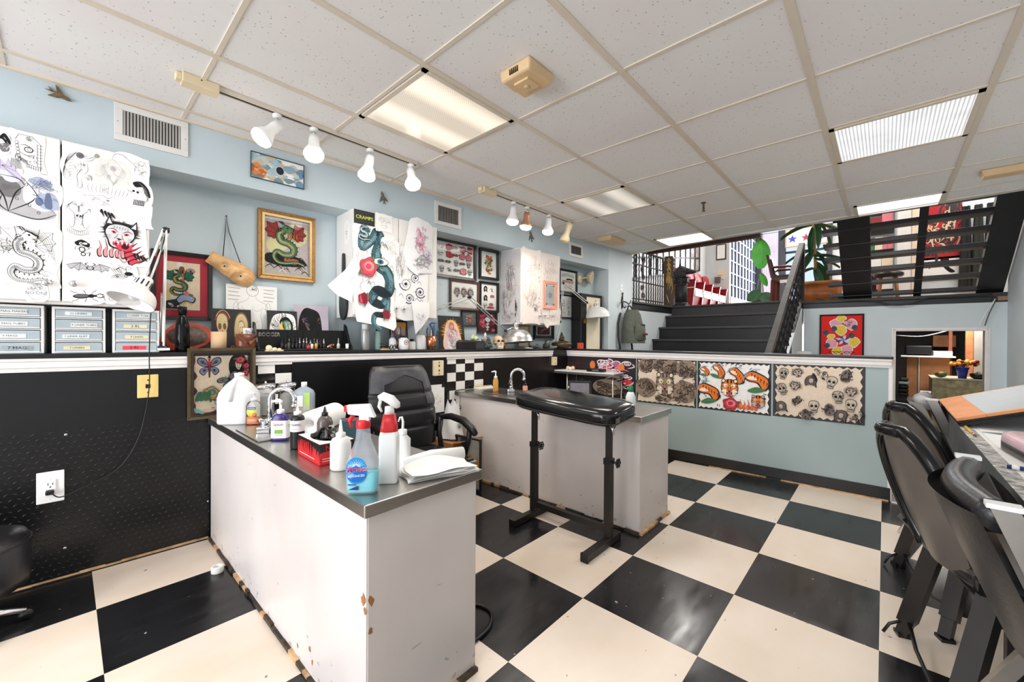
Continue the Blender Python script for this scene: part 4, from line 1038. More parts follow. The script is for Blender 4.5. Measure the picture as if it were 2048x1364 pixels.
def d_totem(q,r,w,h):
 q.at(0,0,w,h)
 for sg in(-1,1):
  for k in range(5):q.curve([(sg*.1,.55),(sg*(.3+.1*k),.75-.05*k),(sg*(.6+.06*k),.6-.1*k)],.0010,INK_K)
  q.curve([(sg*.75,.7),(sg*.6,.3),(sg*.3,.1),(sg*.28,-.4),(sg*.5,-.6),(sg*.85,-.3)],.0014,INK_K);q.ell(sg*.12,.02,.06,.05,INK_K)
 q.poly([(-.07,.55),(.07,.55),(.04,.22),(-.04,.22)],INK_G)
 for k in range(13):x=-.75+.125*k;q.curve([(x,-.55-.2*(1-x*x)),(x*1.05,-.85-.08*(1-x*x))],.001,INK_K)
 q.curve([(-.8,-.55),(0,-.78),(.8,-.55)],.0014,INK_K);q.curve([(-.8,-.85),(0,-.97),(.8,-.85)],.0012,INK_K);q.at(0,-.1*h,.4*w,.4*h);q.scrib(r,INK_K,.0009,14)
cut('cut-out of a totem figure above a row of carved teeth',.047,1.605,.088,.168,d_totem,oval=False,wob=.06)
cut('white torn scrap with a faint pencil profile',.225,1.642,.128,.110,lambda q,r,w,h:(q.at(.5*w,-.3*h,.4*w,.5*h),q.scrib(r,INK_LG,.0008,12)),oval=False,wob=.08,y=YD-.0040,m=TRACE)
def d_big(q,r,w,h):
 RD=ink((214,66,84));LR_=ink((232,150,152));MN=ink((44,40,42))
 q.at(.32*w,-.42*h,.66*w,.42*h,rot=-1.1);q.flames(r,RD,INK_K,.001,7)
 q.at(-.35*w,-.5*h,.45*w,.42*h);q.flames(r,LR_,INK_K,.001,5)
 q.at(-.02*w,.14*h,.80*w,.62*h)
 for k in range(60):
  a=PI*(-.2+1.4*r.random());R=r.uniform(.85,1.12);q.poly([(.45*cos(a-.06),.1+.4*sin(a-.06)),(R*cos(a+.03),.1+R*.72*sin(a+.03)),(.45*cos(a+.06),.1+.4*sin(a+.06))],MN)
 q.blob([(-.75,.1),(-.5,.62),(.1,.66),(.65,.5),(.75,.0),(.2,.05)],MN)
 q.at(-.06*w,.04*h,.95*w,.74*h,rot=-.15);q.beast(r,ink((214,212,214)),INK_K,RD,.0013)
 q.at(.1*w,-.32*h,.36*w,.22*h);q.ell(0,0,.8,.8,RD);q.ell(.1,0,.4,.5,ink((70,14,24)))
 for x in(-.6,-.2,.25,.6):q.poly([(x-.12,.7),(x+.12,.7),(x,.1)],INK_W)
 q.at(0,0,w,h)
 q.curve([(.05,-.45),(-.1,-.7),(.1,-.9),(.3,-.75)],.006,LR_);q.curve([(.05,-.45),(-.12,-.7),(.1,-.93),(.32,-.75)],.0012,INK_K)
 for sx_0,sz_0 in((-.55,.8),(.62,-.65)):
  for k in range(4):q.blob([(sx_0-.2+.13*k,sz_0+.05),(sx_0-.12+.13*k,sz_0+.13-.05*k),(sx_0-.05+.13*k,sz_0-.15),(sx_0-.12+.1*k,sz_0-.05)],INK_K)
cut('large cut-out of a bristling horned demon head breathing red flames',.182,1.535,.186,.250,d_big,oval=False,wob=.05,y=YD-.0025)
cut('small cut-out of a bold black imp with a barbed tail',.057,1.468,.074,.090,lambda q,r,w,h:(q.at(0,0,w,h),q.blob([(-.6,.5),(0,.8),(.6,.45),(.5,.1),(0,.25),(-.4,.2)],INK_K),q.ell(-.1,.42,.14,.13,INK_W),q.ell(-.08,.42,.07,.07,INK_K),q.ell(.25,.45,.2,.1,INK_W),q.ell(.0,-.15,.28,.28,INK_K),q.ell(.0,-.15,.19,.2,INK_W),q.ell(.1,-.6,.22,.2,INK_K),q.ell(.1,-.6,.14,.12,INK_W),q.curve([(.3,-.5),(.65,-.4),(.6,-.7),(.75,-.8)],.003,INK_K),q.scrib(r,INK_K,.0014,8)),wob=.08)
cut('cut-out of a horned bat with outspread wings',.082,1.384,.150,.070,lambda q,r,w,h:(q.at(0,-.05*h,.95*w,1.1*h),q.bat(INK_K,INK_LG,.0011)),wob=.05)
cut('cut-out of a many-legged black centipede',.190,1.372,.094,.084,lambda q,r,w,h:(q.at(0,0,w,h),[q.curve([(.3-.1*k,-.05-.05*k),(.1-.14*k+r.uniform(-.2,.2),.2+r.uniform(-.1,.3)),(-.2-.1*k,.5+r.uniform(-.3,.2))],.0016,INK_K)for k in range(8)],[q.curve([(.3-.1*k,-.1),(.2-.14*k,-.4),(.0-.12*k,-.7)],.0016,INK_K)for k in range(8)],q.ell(.35,-.05,.3,.22,INK_K),q.scrib(r,INK_K,.0016,8)),wob=.06,y=YD-.0032)
cut('cut-out of a black stag beetle with long pincers',.071,1.257,.114,.074,lambda q,r,w,h:(q.at(-.03*w,0,.95*w,1.05*h,rot=.10),q.beetle(INK_K,INK_G,.0011)),wob=.05)
cut('small cut-out with a curled tail beside the stag beetle',.147,1.253,.042,.056,lambda q,r,w,h:(q.at(0,0,w,h),q.spiral(.2,0,.7,1.4,.002,INK_K),q.scrib(r,INK_G,.0008,4)))
G2='sheets taped to the second cabinet'
q=Ink(0.);q.box(-.0715,0,-.046,.0715,.0015,.046,mat('black_card',(34,34,33),.5,var=.06))
q.text('CRAMPS',.034,ink((60,140,70)),.002,q.lay()-.0002,-.002,sx=1.02);q.text('CRAMPS',.031,ink((238,224,70)),0,q.lay()-.0003,0,sx=1.02)
solo('sticker',q,'black sticker with dripping yellow-green lettering at the cabinet corner','sticker',LW(1.347,-.0825,1.874),LR)
cut('small pencil sketch beside the black lettered sticker',1.486,1.868,.122,.120,lambda q,r,w,h:(q.at(0,.1*h,.8*w,.8*h),[q.curve([(0,.5),(sg*.4,.6),(sg*.8,.3),(sg*.5,.0),(0,.2)],.0012,INK_G)for sg in(-1,1)],q.scrib(r,INK_G,.001,12),q.ring(0,-.7,.5,.2,.001,INK_G)),oval=False,wob=.03,y=-.0830,group=G2)
cut('rounded pencil sketch of an ornate rosette below the small sketch',1.526,1.703,.134,.150,lambda q,r,w,h:(q.at(0,0,w,h),[q.ring(.35*cos(k*.785),.35*sin(k*.785),.3,.3,.0008,INK_G)for k in range(8)],q.scrib(r,INK_G,.0008,16)),wob=.05,y=-.0900,group=G2)
def d_main(q):
 r=RN(8);T1=ink((66,112,122));T2=ink((120,158,164));DK=ink((40,52,58));RS=ink((214,78,92));RS2=ink((236,140,146));LF=ink((70,128,86))
 q.at(0,.02,.15,.36)
 body=[(-.25,.80),(-.60,.72),(-.62,.45),(-.15,.62),(.1,.78),(.25,.62),(.05,.35),(.2,.15),(.55,.05),(.75,-.15),(.6,-.35),(.1,-.32),(-.1,-.5),(.35,-.58),(.6,-.45),(.5,-.75),(.0,-.78),(-.1,-.95),(.2,-1.05)]
 C=spline(body,7);N=len(C)
 wd=[.026+.050*sin(PI*min(1,i/N*1.05))**1.2*(1.05-.5*i/N)for i in range(N)]
 q.rib(C,[w*1.12+.003 for w in wd],DK);q.rib(C,wd,T1);q.rib([(p[0]+.05,p[1]+.012)for p in C],[w*.45 for w in wd],T2)
 for i in range(1,N-1,1):
  a=Vector((C[i][0]*.15,C[i][1]*.36));
  d=Vector(((C[i+1][0]-C[i-1][0])*.15,(C[i+1][1]-C[i-1][1])*.36)).normalized();nn=Vector((-d.y,d.x))*wd[i]*.46
  q.rib([((a-nn)[0]/.15,(a-nn)[1]/.36),((a+nn+d*.006)[0]/.15,(a+nn+d*.006)[1]/.36)],.0016,DK)
 q.at(0,.02,.15,.36)
 for k in range(40):x,z=r.uniform(-.5,.8),r.uniform(-.45,.55);q.curve([(x,z),(x+.12,z+.05),(x+.2,z-.04)],.0022,DK)
 q.at(-.075,.285,.06,.055);q.dragon(r,T2,INK_W,DK,.0014)
 q.at(.03,.24,.035,.07);q.scrib(r,DK,.003,16);q.at(.03,.10,.06,.045);q.ell(0,0,.9,.5,INK_W);q.ell(0,0,.4,.4,T1);q.ell(0,0,.16,.2,DK);q.ring(0,0,.95,.55,.003,DK)
 for(x,z,s_)in((-.055,.055,.056),(-.085,-.155,.034),(.075,-.255,.028)):
  q.at(x,z,s_,s_*1.05);q.rose(r,RS,ink((128,34,50)),LF,.0016,RS2)
 q.at(-.11,.16,.05,.08);q.swirls(r,INK_G,.0022,8);q.at(.05,-.10,.09,.07);q.swirls(r,DK,.0022,8);q.at(-.1,-.06,.03,.06);q.curve([(0,1),(.3,.4),(-.3,-.2),(.2,-.9)],.004,INK_PK)
o_=[(-.148,.325),(0,.35),(.05,.28),(.146,.20),(.150,-.02),(.148,-.20),(.148,-.345),(.10,-.362),(.045,-.335),(-.02,-.300),(-.08,-.302),(-.135,-.298),(-.142,0)]
paper('art_drawing','large coloured drawing of a serpent winding among red roses',LW,1.421,-.086,1.494,o_,d_main,G2,TRACE,curl=lambda x,z:-.018*max(0,(-.2-z)/.15)**2-.004*sin(z*14))
paper('art_drawing','blank sheet folded round the cabinet side behind the rose drawing',LW,1.245,-.075,1.455,[(.035,.150),(-.02,.06),(-.092,-.036),(-.05,-.10),(.018,-.15),(.045,-.02)],lambda q:(q.at(0,0,.05,.1),q.scrib(RN(3),INK_LG,.0008,8)),G2,TRACE,curl=lambda x,z:.10*max(0,-x)/.09-.01*sin(z*30))
def d_purp(q):
 r=RN(12);PU=ink((170,112,142));q.at(.02,.06,.06,.10)
 for k in range(26):q.ell(r.uniform(-.6,.6),r.uniform(-.9,.9),.16,.13,ink((226,196,210)));
 q.scrib(r,PU,.0022,40);q.scrib(r,INK_PK,.0022,16);q.at(.04,-.09,.09,.06);q.scrib(r,ink((104,96,116)),.0020,46);q.hatch(r,INK_G,.003,0,0,1,1,14)
 q.at(.085,-.04,.04,.07);q.scrib(r,INK_P,.0014,30);q.at(-.02,-.14,.03,.03);q.swirls(r,INK_G,.0014,4)
paper('art_drawing','tall translucent sheet with a mauve sketch of stacked figures',LW,1.745,-.095,1.735,[(-.05,.215),(.12,.185),(.125,.06),(.135,-.05),(.135,-.17),(.03,-.16),(-.01,-.20),(-.11,-.10),(-.09,.10)],d_purp,G2,TRACE,curl=lambda x,z:-.012*cos(x*16)-.006*sin(z*12))
paper('art_drawing','narrow grey sketch tucked between the rose sheet and the mauve sheet',LW,1.605,-.0885,1.60,[(-.03,.16),(.06,.12),(.062,-.10),(.03,-.19),(-.04,-.17),(-.055,0)],lambda q:(q.at(0,0,.05,.15),q.scrib(RN(30),INK_G,.0014,46),q.hatch(RN(4),INK_LG,.002,0,-.3,.8,.5,14)),G2,TRACE)
def d_low(q):
 r=RN(17);V=ink((104,100,122))
 for(x,z,R,d)in((-.05,.05,.05,1),(.07,.0,.045,-1),(.03,.1,.035,-1),(-.02,-.05,.04,1)):
  q.at(x,z,R);q.spiral(0,0,1.,2.0,.010,V,r.uniform(0,6),d);q.spiral(0,0,.9,1.8,.003,INK_W,r.uniform(0,6),d);q.ell(0,0,.22,.22,INK_K)
 q.at(-.02,0,.1,.12)
 for k in range(9):x=r.uniform(-.9,.9);z=r.uniform(-.9,.6);q.curve([(x,z),(x+.2,z+.15),(x+.4,z-.1)],.005,INK_LG);q.curve([(x,z-.03),(x+.2,z+.12),(x+.4,z-.13)],.0014,V)
paper('art_drawing','grey-violet scrollwork drawing at the lower half of the second cabinet',LW,1.700,-.0855,1.415,[(-.125,.15),(.0,.17),(.130,.165),(.133,0),(.13,-.12),(.135,-.20),(.03,-.21),(-.12,-.19),(-.128,0)],d_low,G2,TRACE,curl=lambda x,z:-.006*cos(z*12))
paper('art_drawing','curled tracing sheet hanging below the second cabinet with a faint face',LW,1.765,-.092,1.225,[(-.08,.12),(.07,.12),(.075,.02),(.02,-.06),(-.035,-.118),(-.06,-.02)],lambda q:(q.at(0,0,.045,.05),q.scrib(RN(9),INK_G,.0010,30)),G2,TRACE,curl=lambda x,z:-.02*sin((z+.12)*9))
q=Ink(0.);q.prism(oval_outline(.075,.165,RN(5),.03),0,.0006,PAPER);q.at(0,0,.03,.07)
for sg in(-1,1):q.curve([(sg*.2,.9),(sg*.5,.3),(sg*.3,-.1),(sg*.6,-.7)],.0014,INK_G);q.ell(sg*.28,.05,.12,.06,INK_K);q.ell(sg*.18,-.15,.1,.05,INK_K);q.curve([(sg*.1,-.2),(sg*.25,-.45),(sg*.1,-.8)],.0012,INK_G)
q.xform(Matrix.Rotation(-PI/2,4,'Z'));solo('art_drawing',q,'oval mask drawing on the side of the second cabinet','drawing',LW(1.2745,.03,1.785),LR,G2)
q=MB()
P=[(0,.21),(.012,.20),(.016,.15),(.018,.08),(.03,.03),(.055,-.06),(.062,-.14),(.050,-.20),(.022,-.235),(-.022,-.235),(-.050,-.20),(-.062,-.14),(-.055,-.06),(-.03,.03),(-.018,.08),(-.016,.15),(-.012,.20)]
q.hexa([(0.0,-x,z)for x,z in spline(P,3,True)],[(-.014,-x*.93,z)for x,z in spline(P,3,True)],mat('black_paddle',(36,38,39),.35,var=.06))
solo('paddle',q,'black teardrop shaped paddle hanging on the side of the draped cabinet','paddle',LW(1.272,.055,1.437),LR,bevel=.003)
G3='pencil sketches on the third cabinet'
WARMP=mat('warm_tracing_paper',(240,228,220),.7,var=.04,vscale=6,bump=.2,bscale=18)
SK=ink((176,166,162));SK2=ink((120,110,108))
paper('art_drawing','long pale pencil sketch covering the nearer door of the third cabinet',LW,2.995,-.0825,1.575,sheet_outline(.262,.70,RN(2),.012),lambda q:(q.at(.02,.16,.10,.14),q.scrib(RN(1),SK,.0018,40),q.at(-.02,-.08,.1,.16),q.scrib(RN(2),SK,.0022,34),q.hatch(RN(3),ink((214,200,192)),.008,0,0,1,1,12),q.at(.05,-.2,.05,.06),q.scrib(RN(5),SK2,.0022,16),q.curve([(-.6,.6),(-.1,-.2),(.6,.6)],.004,INK_K),q.at(.1,.0,.02,.25),[q.curve([(r_-.5,.9-.16*k),(.2,.84-.16*k),(.5,.92-.16*k)],.004,SK2)for k,r_ in((0,.1),(1,.6),(3,.2),(4,.7),(8,.1),(9,.5),(10,.2))]),G3,WARMP)
paper('art_drawing','pale pencil sketch on the farther door above the pink frame',LW,3.285,-.0825,1.600,sheet_outline(.268,.62,RN(4),.012),lambda q:(q.at(0,.08,.12,.22),q.scrib(RN(11),SK,.0016,60)),G3,WARMP)
paper('art_drawing','wavy sketch sheet hanging below the pink frame',LW,3.285,-.087,1.285,[(-.13,.10),(.135,.10),(.14,.0),(.12,-.07),(.0,-.06),(-.05,-.10),(-.10,-.06),(-.13,-.02)],lambda q:(q.at(0,.02,.11,.06),q.scrib(RN(13),SK2,.0014,40)),G3,WARMP,curl=lambda x,z:-.008*sin(x*22))
q=Ink(0.);q.box(-.125,0,-.345,.125,.0006,.345,mat('grey_sketch_sheet',(206,202,202),.7,var=.05))
q.at(0,.14,.07,.11);q.scrib(RN(21),SK2,.0020,46);q.at(0,-.05,.08,.2);q.hatch(RN(7),ink((184,176,172)),.008,0,0,1,1,16);q.scrib(RN(22),SK2,.0016,40);q.at(-.08,-.15,.035,.14);q.scrib(RN(23),ink((120,124,134)),.0022,30);q.at(.08,-.2,.02,.10);q.scrib(RN(24),INK_K,.0028,26);q.at(0,-.28,.11,.05);q.scrib(RN(25),SK2,.0016,30)
q.rib([(-.9,5.6),(.9,5.7)],.002,INK_PK)
q.xform(Matrix.Rotation(-PI/2,4,'Z'));solo('art_drawing',q,'grey figure sketch covering the side of the third cabinet','drawing',LW(2.851,.06,1.572),LR,G3)
PINKF=mat('salmon_painted_frame',(236,160,136),.5,var=.04)
def d_board(q,w,h):
 q.at(0,0,w,h)
 for j in range(9):
  for i in range(5):q.ring(-.68+.34*i,-.8+.2*j,.13,.07,.0022,INK_G);
 for k in range(3):q.ring(0,0,.14+.1*k,.09+.06*k,.002,INK_B)
 for x in(-.75,.75):
  for z in(-.85,.85):q.ell(x,z,.1,.06,INK_K)
framed('picture_frame','salmon pink framed chart of small symbols on the third cabinet',LW,3.155,1.376,3.362,1.650,-.085,.030,.014,PINKF,PAPER,d_board,cat='picture frame')
GRILLE=mat('white_grille',(226,224,220),.4,var=.03);SLOTD=mat('dark_slot',(24,23,23),.8)
def grille(label,a0,z0,a1,z1,n_,open_=1.):
 t=thing('air_vent',label,'air vent',LW((a0+a1)/2,0,(z0+z1)/2),LR,'wall grilles under the ceiling')
 w,h=(a1-a0)/2,(z1-z0)/2;iw,ih=w-.030,h-.030
 q=MB();q.box(-w,-.008,-h,w,-.0005,-ih,GRILLE);q.box(-w,-.008,ih,w,-.0005,h,GRILLE);q.box(-w,-.008,-ih,-iw,-.0005,ih,GRILLE);q.box(iw,-.008,-ih,w,-.0005,ih,GRILLE)
 for x in(-w+.012,w-.012):q.lathe([(.004,0),(.0001,.002)],STEEL,8,(x,-.008,0),(0,-1,0))
 part('frame',q,t,bevel=.0015)
 q=MB();q.box(-iw,-.0014,-ih,iw,-.0008,ih,SLOTD);part('backing',q,t)
 p=2*iw/n_
 for k in range(n_):
  q=MB();x=-iw+p*(k+.5);q.hexa([(x-p*.38,-.0078,-ih),(x-p*.30,-.0070,-ih),(x+p*.30,-.0020,-ih),(x+p*.22,-.0016,-ih)],[(x-p*.38,-.0078,ih),(x-p*.30,-.0070,ih),(x+p*.30,-.0020,ih),(x+p*.22,-.0016,ih)],GRILLE)
  part('slat',q,t)
 return t
grille('wide white wall grille above the drawing-covered cabinet',.159,2.008,.434,2.185,18)
grille('white wall grille between the two lamp tracks',1.952,1.975,2.214,2.156,18)
grille('white wall grille nearest the backpack',3.680,1.980,3.929,2.128,12)
def d_sun(q,w,h):
 r=RN(6);q.at(0,0,w,h)
 cols=[ink((196,206,204)),ink((168,196,204)),ink((146,170,184)),ink((206,188,160)),ink((120,150,160))]
 for k in range(44):q.blob([(x_+r.uniform(-.05,.05),z_+r.uniform(-.1,.1))for x_,z_ in(lambda X,Z,s_:[(X-s_,Z),(X,Z+s_*1.4),(X+s_,Z),(X,Z-s_*1.4)])(r.uniform(-.95,.95),r.uniform(-.9,.9),r.uniform(.1,.26))],cols[k%5])
 for k in range(22):q.blob([(x_+r.uniform(-.04,.04),z_)for x_,z_ in(lambda X,Z,s_:[(X-s_,Z),(X,Z+s_*1.6),(X+s_,Z),(X,Z-s_*1.4)])(r.uniform(-.98,-.45),r.uniform(-.9,.1),r.uniform(.06,.15))],r.choice([ink((216,140,84)),ink((196,104,70)),ink((230,180,120))]))
 for k in range(10):x=r.uniform(.75,.98);q.ell(x,r.uniform(-.9,.2),.08,.22,r.choice([ink((70,92,150)),ink((150,110,150)),ink((110,150,180))]))
 q.ell(.06,.02,.18,.38,ink((214,214,206)));q.ell(.06,.02,.15,.33,ink((34,44,58)))
framed('painting','small pastel canvas with a dark disc high on the wall above the gold frame',LW,.712,1.988,.995,2.134,-.001,.003,.012,mat('dark_canvas_edge',(44,52,58),.5),PAPER,d_sun,cat='painting',glass=False,bevel=0)
BIRD=mat('brown_swallow_plaque',(112,92,66),.5,var=.4,vscale=60);BIRDG=mat('grey_swallow_plaque',(104,98,92),.5,var=.35,vscale=60)
def swallow(label,a,z,s_,rot,m):
 q=MB()
 def P(pts):c_,n_=cos(rot),sin(rot);return[(s_*(x*c_-y*n_),s_*(x*n_+y*c_))for x,y in pts]
 q.prism(P([(1,0),(.75,.16),(.3,.2),(-.2,.12),(-.45,.02),(-.2,-.14),(.3,-.18),(.75,-.12)]),-.012,0,m)
 q.prism(P([(.45,.1),(.1,.45),(-.55,.85),(-.3,.35),(-.1,.02)]),-.009,-.001,m);q.prism(P([(.35,-.08),(.0,-.4),(-.6,-.6),(-.35,-.2),(-.1,0)]),-.009,-.001,m)
 q.prism(P([(-.3,.06),(-.95,.32),(-.62,.05)]),-.008,-.001,m);q.prism(P([(-.3,-.04),(-1.,-.10),(-.62,.06)]),-.0075,-.001,m)
 return solo('swallow_plaque',q,label,'wall ornament',LW(a,-.0008,z),LR,'swallow plaques',bevel=.002)
swallow('brown swallow plaque diving beside the first wall grille',-.016,2.141,.042,-.35,BIRD)
swallow('grey swallow plaque above the lettered sticker cabinet',1.52,2.066,.046,1.9,BIRDG)
swallow('grey swallow plaque behind the shorter lamp track',3.07,2.072,.055,1.9,BIRDG)
YB=.198
BLKF=mat('black_picture_frame',(26,25,25),.3,var=.08);GOLDF=mat('antique_gold_frame',(156,116,66),.42,.55,var=.25,vscale=70,bump=.3,bscale=160);BROWNF=mat('dark_brown_frame',(88,62,50),.4,var=.15);REDM=mat('red_mount_board',(186,44,62),.7,var=.03)
def d_reptile(q,w,h):
 r=RN(14);q.at(0,0,w,h);q.poly([(-1,-1),(1,-1),(1,1),(-1,1)],INK_CR)
 for k in range(10):q.blob([(x_,z_)for x_,z_ in(lambda X,Z,s_:[(X-s_,Z),(X,Z+s_),(X+s_,Z),(X,Z-s_)])(r.uniform(-.9,.9),r.uniform(-.9,.9),r.uniform(.12,.22))],r.choice([ink((200,226,190)),ink((236,214,150)),INK_W]))
 q.at(.1*w,.55*h,.5*w,.35*h);q.swirls(r,INK_K,.0014,5);q.ell(.7,.3,.5,.32,INK_PK);q.ell(.7,.3,.26,.2,INK_T);q.ell(.7,.3,.1,.12,INK_K);q.ring(.7,.3,.5,.32,.002,INK_K)
 q.ell(-.3,.2,.55,.25,INK_O);q.ell(-.3,.45,.32,.35,INK_BR)
 q.at(-.1*w,.12*h,.85*w,.55*h);q.dragon(r,INK_GR,INK_Y,INK_K,.0018,wing=ink((40,110,84)))
 q.at(.0,.1*h,.3*w,.55*h);q.dagger(ink((90,130,186)),INK_O,INK_K,.002)
 q.at(.15*w,-.5*h,.65*w,.32*h);q.blob([(-.8,-.2),(-.3,.5),(.4,.4),(.9,.0),(.7,-.6),(0,-.4),(-.5,-.8)],INK_K);q.blob([(-.7,-.2),(-.28,.4),(.38,.3),(.8,-.02),(.6,-.5),(0,-.3),(-.5,-.65)],ink((164,176,206)));q.ell(.62,.05,.1,.12,INK_W);q.ell(.64,.05,.05,.07,INK_K);q.blob([(-.1,.3),(.1,1.),(.3,.4)],INK_PK);q.scrib(r,INK_K,.0012,8)
 q.at(-.5*w,-.75*h,.5*w,.22*h);q.poly([(-1,-1),(.9,-1),(.3,.9),(-1,.4)],INK_K);q.swirls(r,INK_W,.0018,3)
framed('picture_frame','black framed colour drawing with a wide red mount behind the black bottle',LW,.30,1.172,.566,1.546,YB,.020,.022,BLKF,REDM,d_reptile,cat='picture frame',mw_=.036)
def d_gold(q,w,h):
 r=RN(15);q.at(0,0,w,h);q.poly([(-1,-1),(1,-1),(1,1),(-1,1)],ink((206,196,194)))
 q.blob([(-.9,.1),(-.2,.55),(.3,.9),(.95,.7),(.8,.2),(.1,.0),(-.6,-.3)],ink((236,226,176)))
 for k in range(6):q.curve([(-.95,.9-.1*k),(-.2,.85-.12*k),(.95,.95-.2*k)],.003,ink((150,138,150)))
 for k in range(26):x=r.uniform(-.9,.9);z=r.uniform(-.95,-.45);q.curve([(x-.2,z),(x,z+.12),(x+.2,z-.02)],.006,r.choice([INK_K,INK_K,INK_W,INK_BR,ink((90,84,100))]))
 q.blob([(-.9,-.3),(-.2,-.25),(.6,-.35),(.9,-.6),(0,-.7),(-.9,-.6)],INK_K);q.blob([(-.1,-.4),(.5,-.42),(.4,-.6),(-.05,-.55)],ink((180,110,84)))
 q.at(.02*w,.12*h,.95*w,.78*h);q.dragon(r,ink((92,142,96)),ink((214,206,150)),INK_K,.0020,wing=ink((168,60,54)))
 q.at(.25*w,.45*h,.2*w,.2*h);q.flames(r,INK_O,INK_BR,.001,4)
framed('picture_frame','gold framed painting of a green dragon with red wings',LW,.791,1.443,1.126,1.873,YB,.030,.026,GOLDF,PAPER,d_gold,cat='picture frame',mw_=.008,inner=mat('pale_gold_lip',(206,176,122),.4,.4,var=.1))
def d_flashA(q,w,h):
 r=RN(16)
 for j in range(4):
  for i in range(5):
   q.at((-.76+.38*i)*w+r.uniform(-.05,.05)*w,(.72-.46*j)*h,.16*w,.19*h);k=r.randint(0,4);m_=r.choice([INK_K,INK_K,INK_G,ink((120,60,66))])
   if k==0:q.rose(r,r.choice([INK_R,INK_PK]),INK_K,INK_GR,.0014)
   elif k==1:q.bat(INK_K,r.choice([INK_R,INK_G]),.0012)
   elif k==2:q.skull(INK_LG,INK_K,.0012)
   else:q.scrib(r,m_,.0028,16)
framed('picture_frame','wide black framed sheet of small flash drawings with a glare on its glass',LW,2.076,1.598,2.533,1.932,YB,.026,.024,BLKF,PAPER,d_flashA,cat='picture frame')
def d_plant(q,w,h):
 r=RN(18);q.at(0,0,w*.7,h*.8)
 for k in range(46):x=r.uniform(-.6,.6);z=r.uniform(-.9,.9);q.blob([(x-.2,z),(x,z+.12),(x+.22,z+.02),(x,z-.1)],r.choice([ink((150,140,60)),INK_O,INK_R,INK_GR,ink((196,160,90)),INK_BR]))
 q.scrib(r,INK_BR,.0016,24)
framed('picture_frame','tall black frame with a green and orange figure above a matching frame',LW,2.571,1.634,2.815,1.917,YB,.024,.024,BLKF,PAPER,d_plant,cat='picture frame')
def d_trio(q,w,h):
 r=RN(19)
 for i in range(3):q.at((-.55+.5*i)*w,.15*h,.28*w,.5*h);q.beast(r,ink((206,196,196)),INK_K,INK_R,.0012,mane=r.choice([INK_K,ink((110,60,66)),INK_BR]));q.scrib(r,INK_K,.002,12)
 q.at(0,-.6*h,.4*w,.08*h)
 for k in range(3):q.rib([(-.9,.6-.5*k),(.9,.6-.5*k)],.001,INK_G)
framed('picture_frame','brown framed trio of ink demons behind the elbow of a desk lamp',LW,2.240,1.334,2.570,1.594,YB,.018,.022,BROWNF,PAPER,d_trio,cat='picture frame')
def d_pin(q,w,h):
 r=RN(20)
 for i,(x,z)in enumerate(((-.4,.6),(.35,.55),(.45,.05),(-.4,-.1),(-.45,-.65),(.3,-.6))):
  q.at(x*w,z*h,.28*w,.26*h)
  if i%3==0:q.lady(r,ink((236,206,190)),INK_K,INK_K,.0012)
  elif i%3==1:q.scrib(r,INK_K,.003,14)
  else:q.bat(INK_K,INK_PK,.0014)
 q.at(.2*w,-.8*h,.5*w,.08*h);q.ell(0,0,1,1,INK_R)
framed('picture_frame','tall black frame of pin-up style sketches below the green and orange figure',LW,2.575,1.326,2.817,1.612,YB,.022,.024,BLKF,PAPER,d_pin,cat='picture frame')
framed('picture_frame','small black frame with a speckled pink and grey skull behind the lamp arm',LW,2.366,1.185,2.557,1.330,YB,.014,.02,BLKF,mat('grey_mottled_print',(124,130,134),.6,var=.4,vscale=70),lambda q,w,h:(q.at(.1*w,0,.55*w,.7*h),[q.ell(RN(k).uniform(-.9,.6),RN(k+50).uniform(-.9,.9),.16,.12,RN(k).choice([INK_W,INK_PK,ink((190,120,110)),INK_LG]))for k in range(40)],q.skull(ink((214,160,150)),INK_BR,.001)),cat='picture frame')
framed('picture_frame','dark framed crimson abstract print behind the lamp joint',LW,2.555,1.125,2.800,1.330,YB,.014,.02,mat('maroon_black_frame',(48,26,28),.4),mat('dark_red_print',(90,40,52),.6,var=.3,vscale=30),lambda q,w,h:(q.at(0,0,w,h),[q.blob([(x_,z_)for x_,z_ in(lambda R,X,Z,s_:[(X-s_,Z),(X,Z+s_*.7),(X+s_,Z),(X,Z-s_*.8)])(0,RN(k).uniform(-.8,.8),RN(k+9).uniform(-.8,.8),RN(k+5).uniform(.1,.3))],RN(k).choice([INK_R,INK_PK,ink((214,90,100)),ink((60,60,96)),INK_W,ink((120,40,60))]))for k in range(40)]),cat='picture frame')
def d_letters(q,w,h):
 q.at(0,0,w,h);q.text('FOREVER',.060,INK_K,0,q.lay(),.55*h);q.text('INK',.055,INK_K,.15*w,q.lay(),.12*h);q.text('TATTOO ART',.042,ink((188,140,70)),0,q.lay(),-.22*h)
 for k in range(5):q.rib([(-.7,-.45-.09*k),(.7,-.45-.09*k)],.004,INK_LG)
def d_letters2(q,w,h):
 r=RN(4);q.at(0,0,w,h)
 for k in range(8):q.ell(-.7+.2*k,.55+.1*sin(k*.45),.07,.16,INK_G);q.ell(-.7+.2*k,.55+.1*sin(k*.45),.035,.10,PAPER)
 q.rib([(-.2,.2),(.2,.25),(.6,.2)],.018,INK_K)
 for k in range(7):q.ell(-.6+.2*k,-.1,.08,.12,ink((176,130,66)));q.ell(-.6+.2*k,-.12,.035,.06,PAPER)
 q.poly([(-.75,.08),(.75,.08),(.75,.0),(-.75,.0)],ink((190,140,70)))
 for k in range(4):q.curve([(-.6,-.4-.1*k),(0,-.36-.1*k),(.6,-.4-.1*k)],.006,r.choice([INK_LG,ink((200,150,110))]))
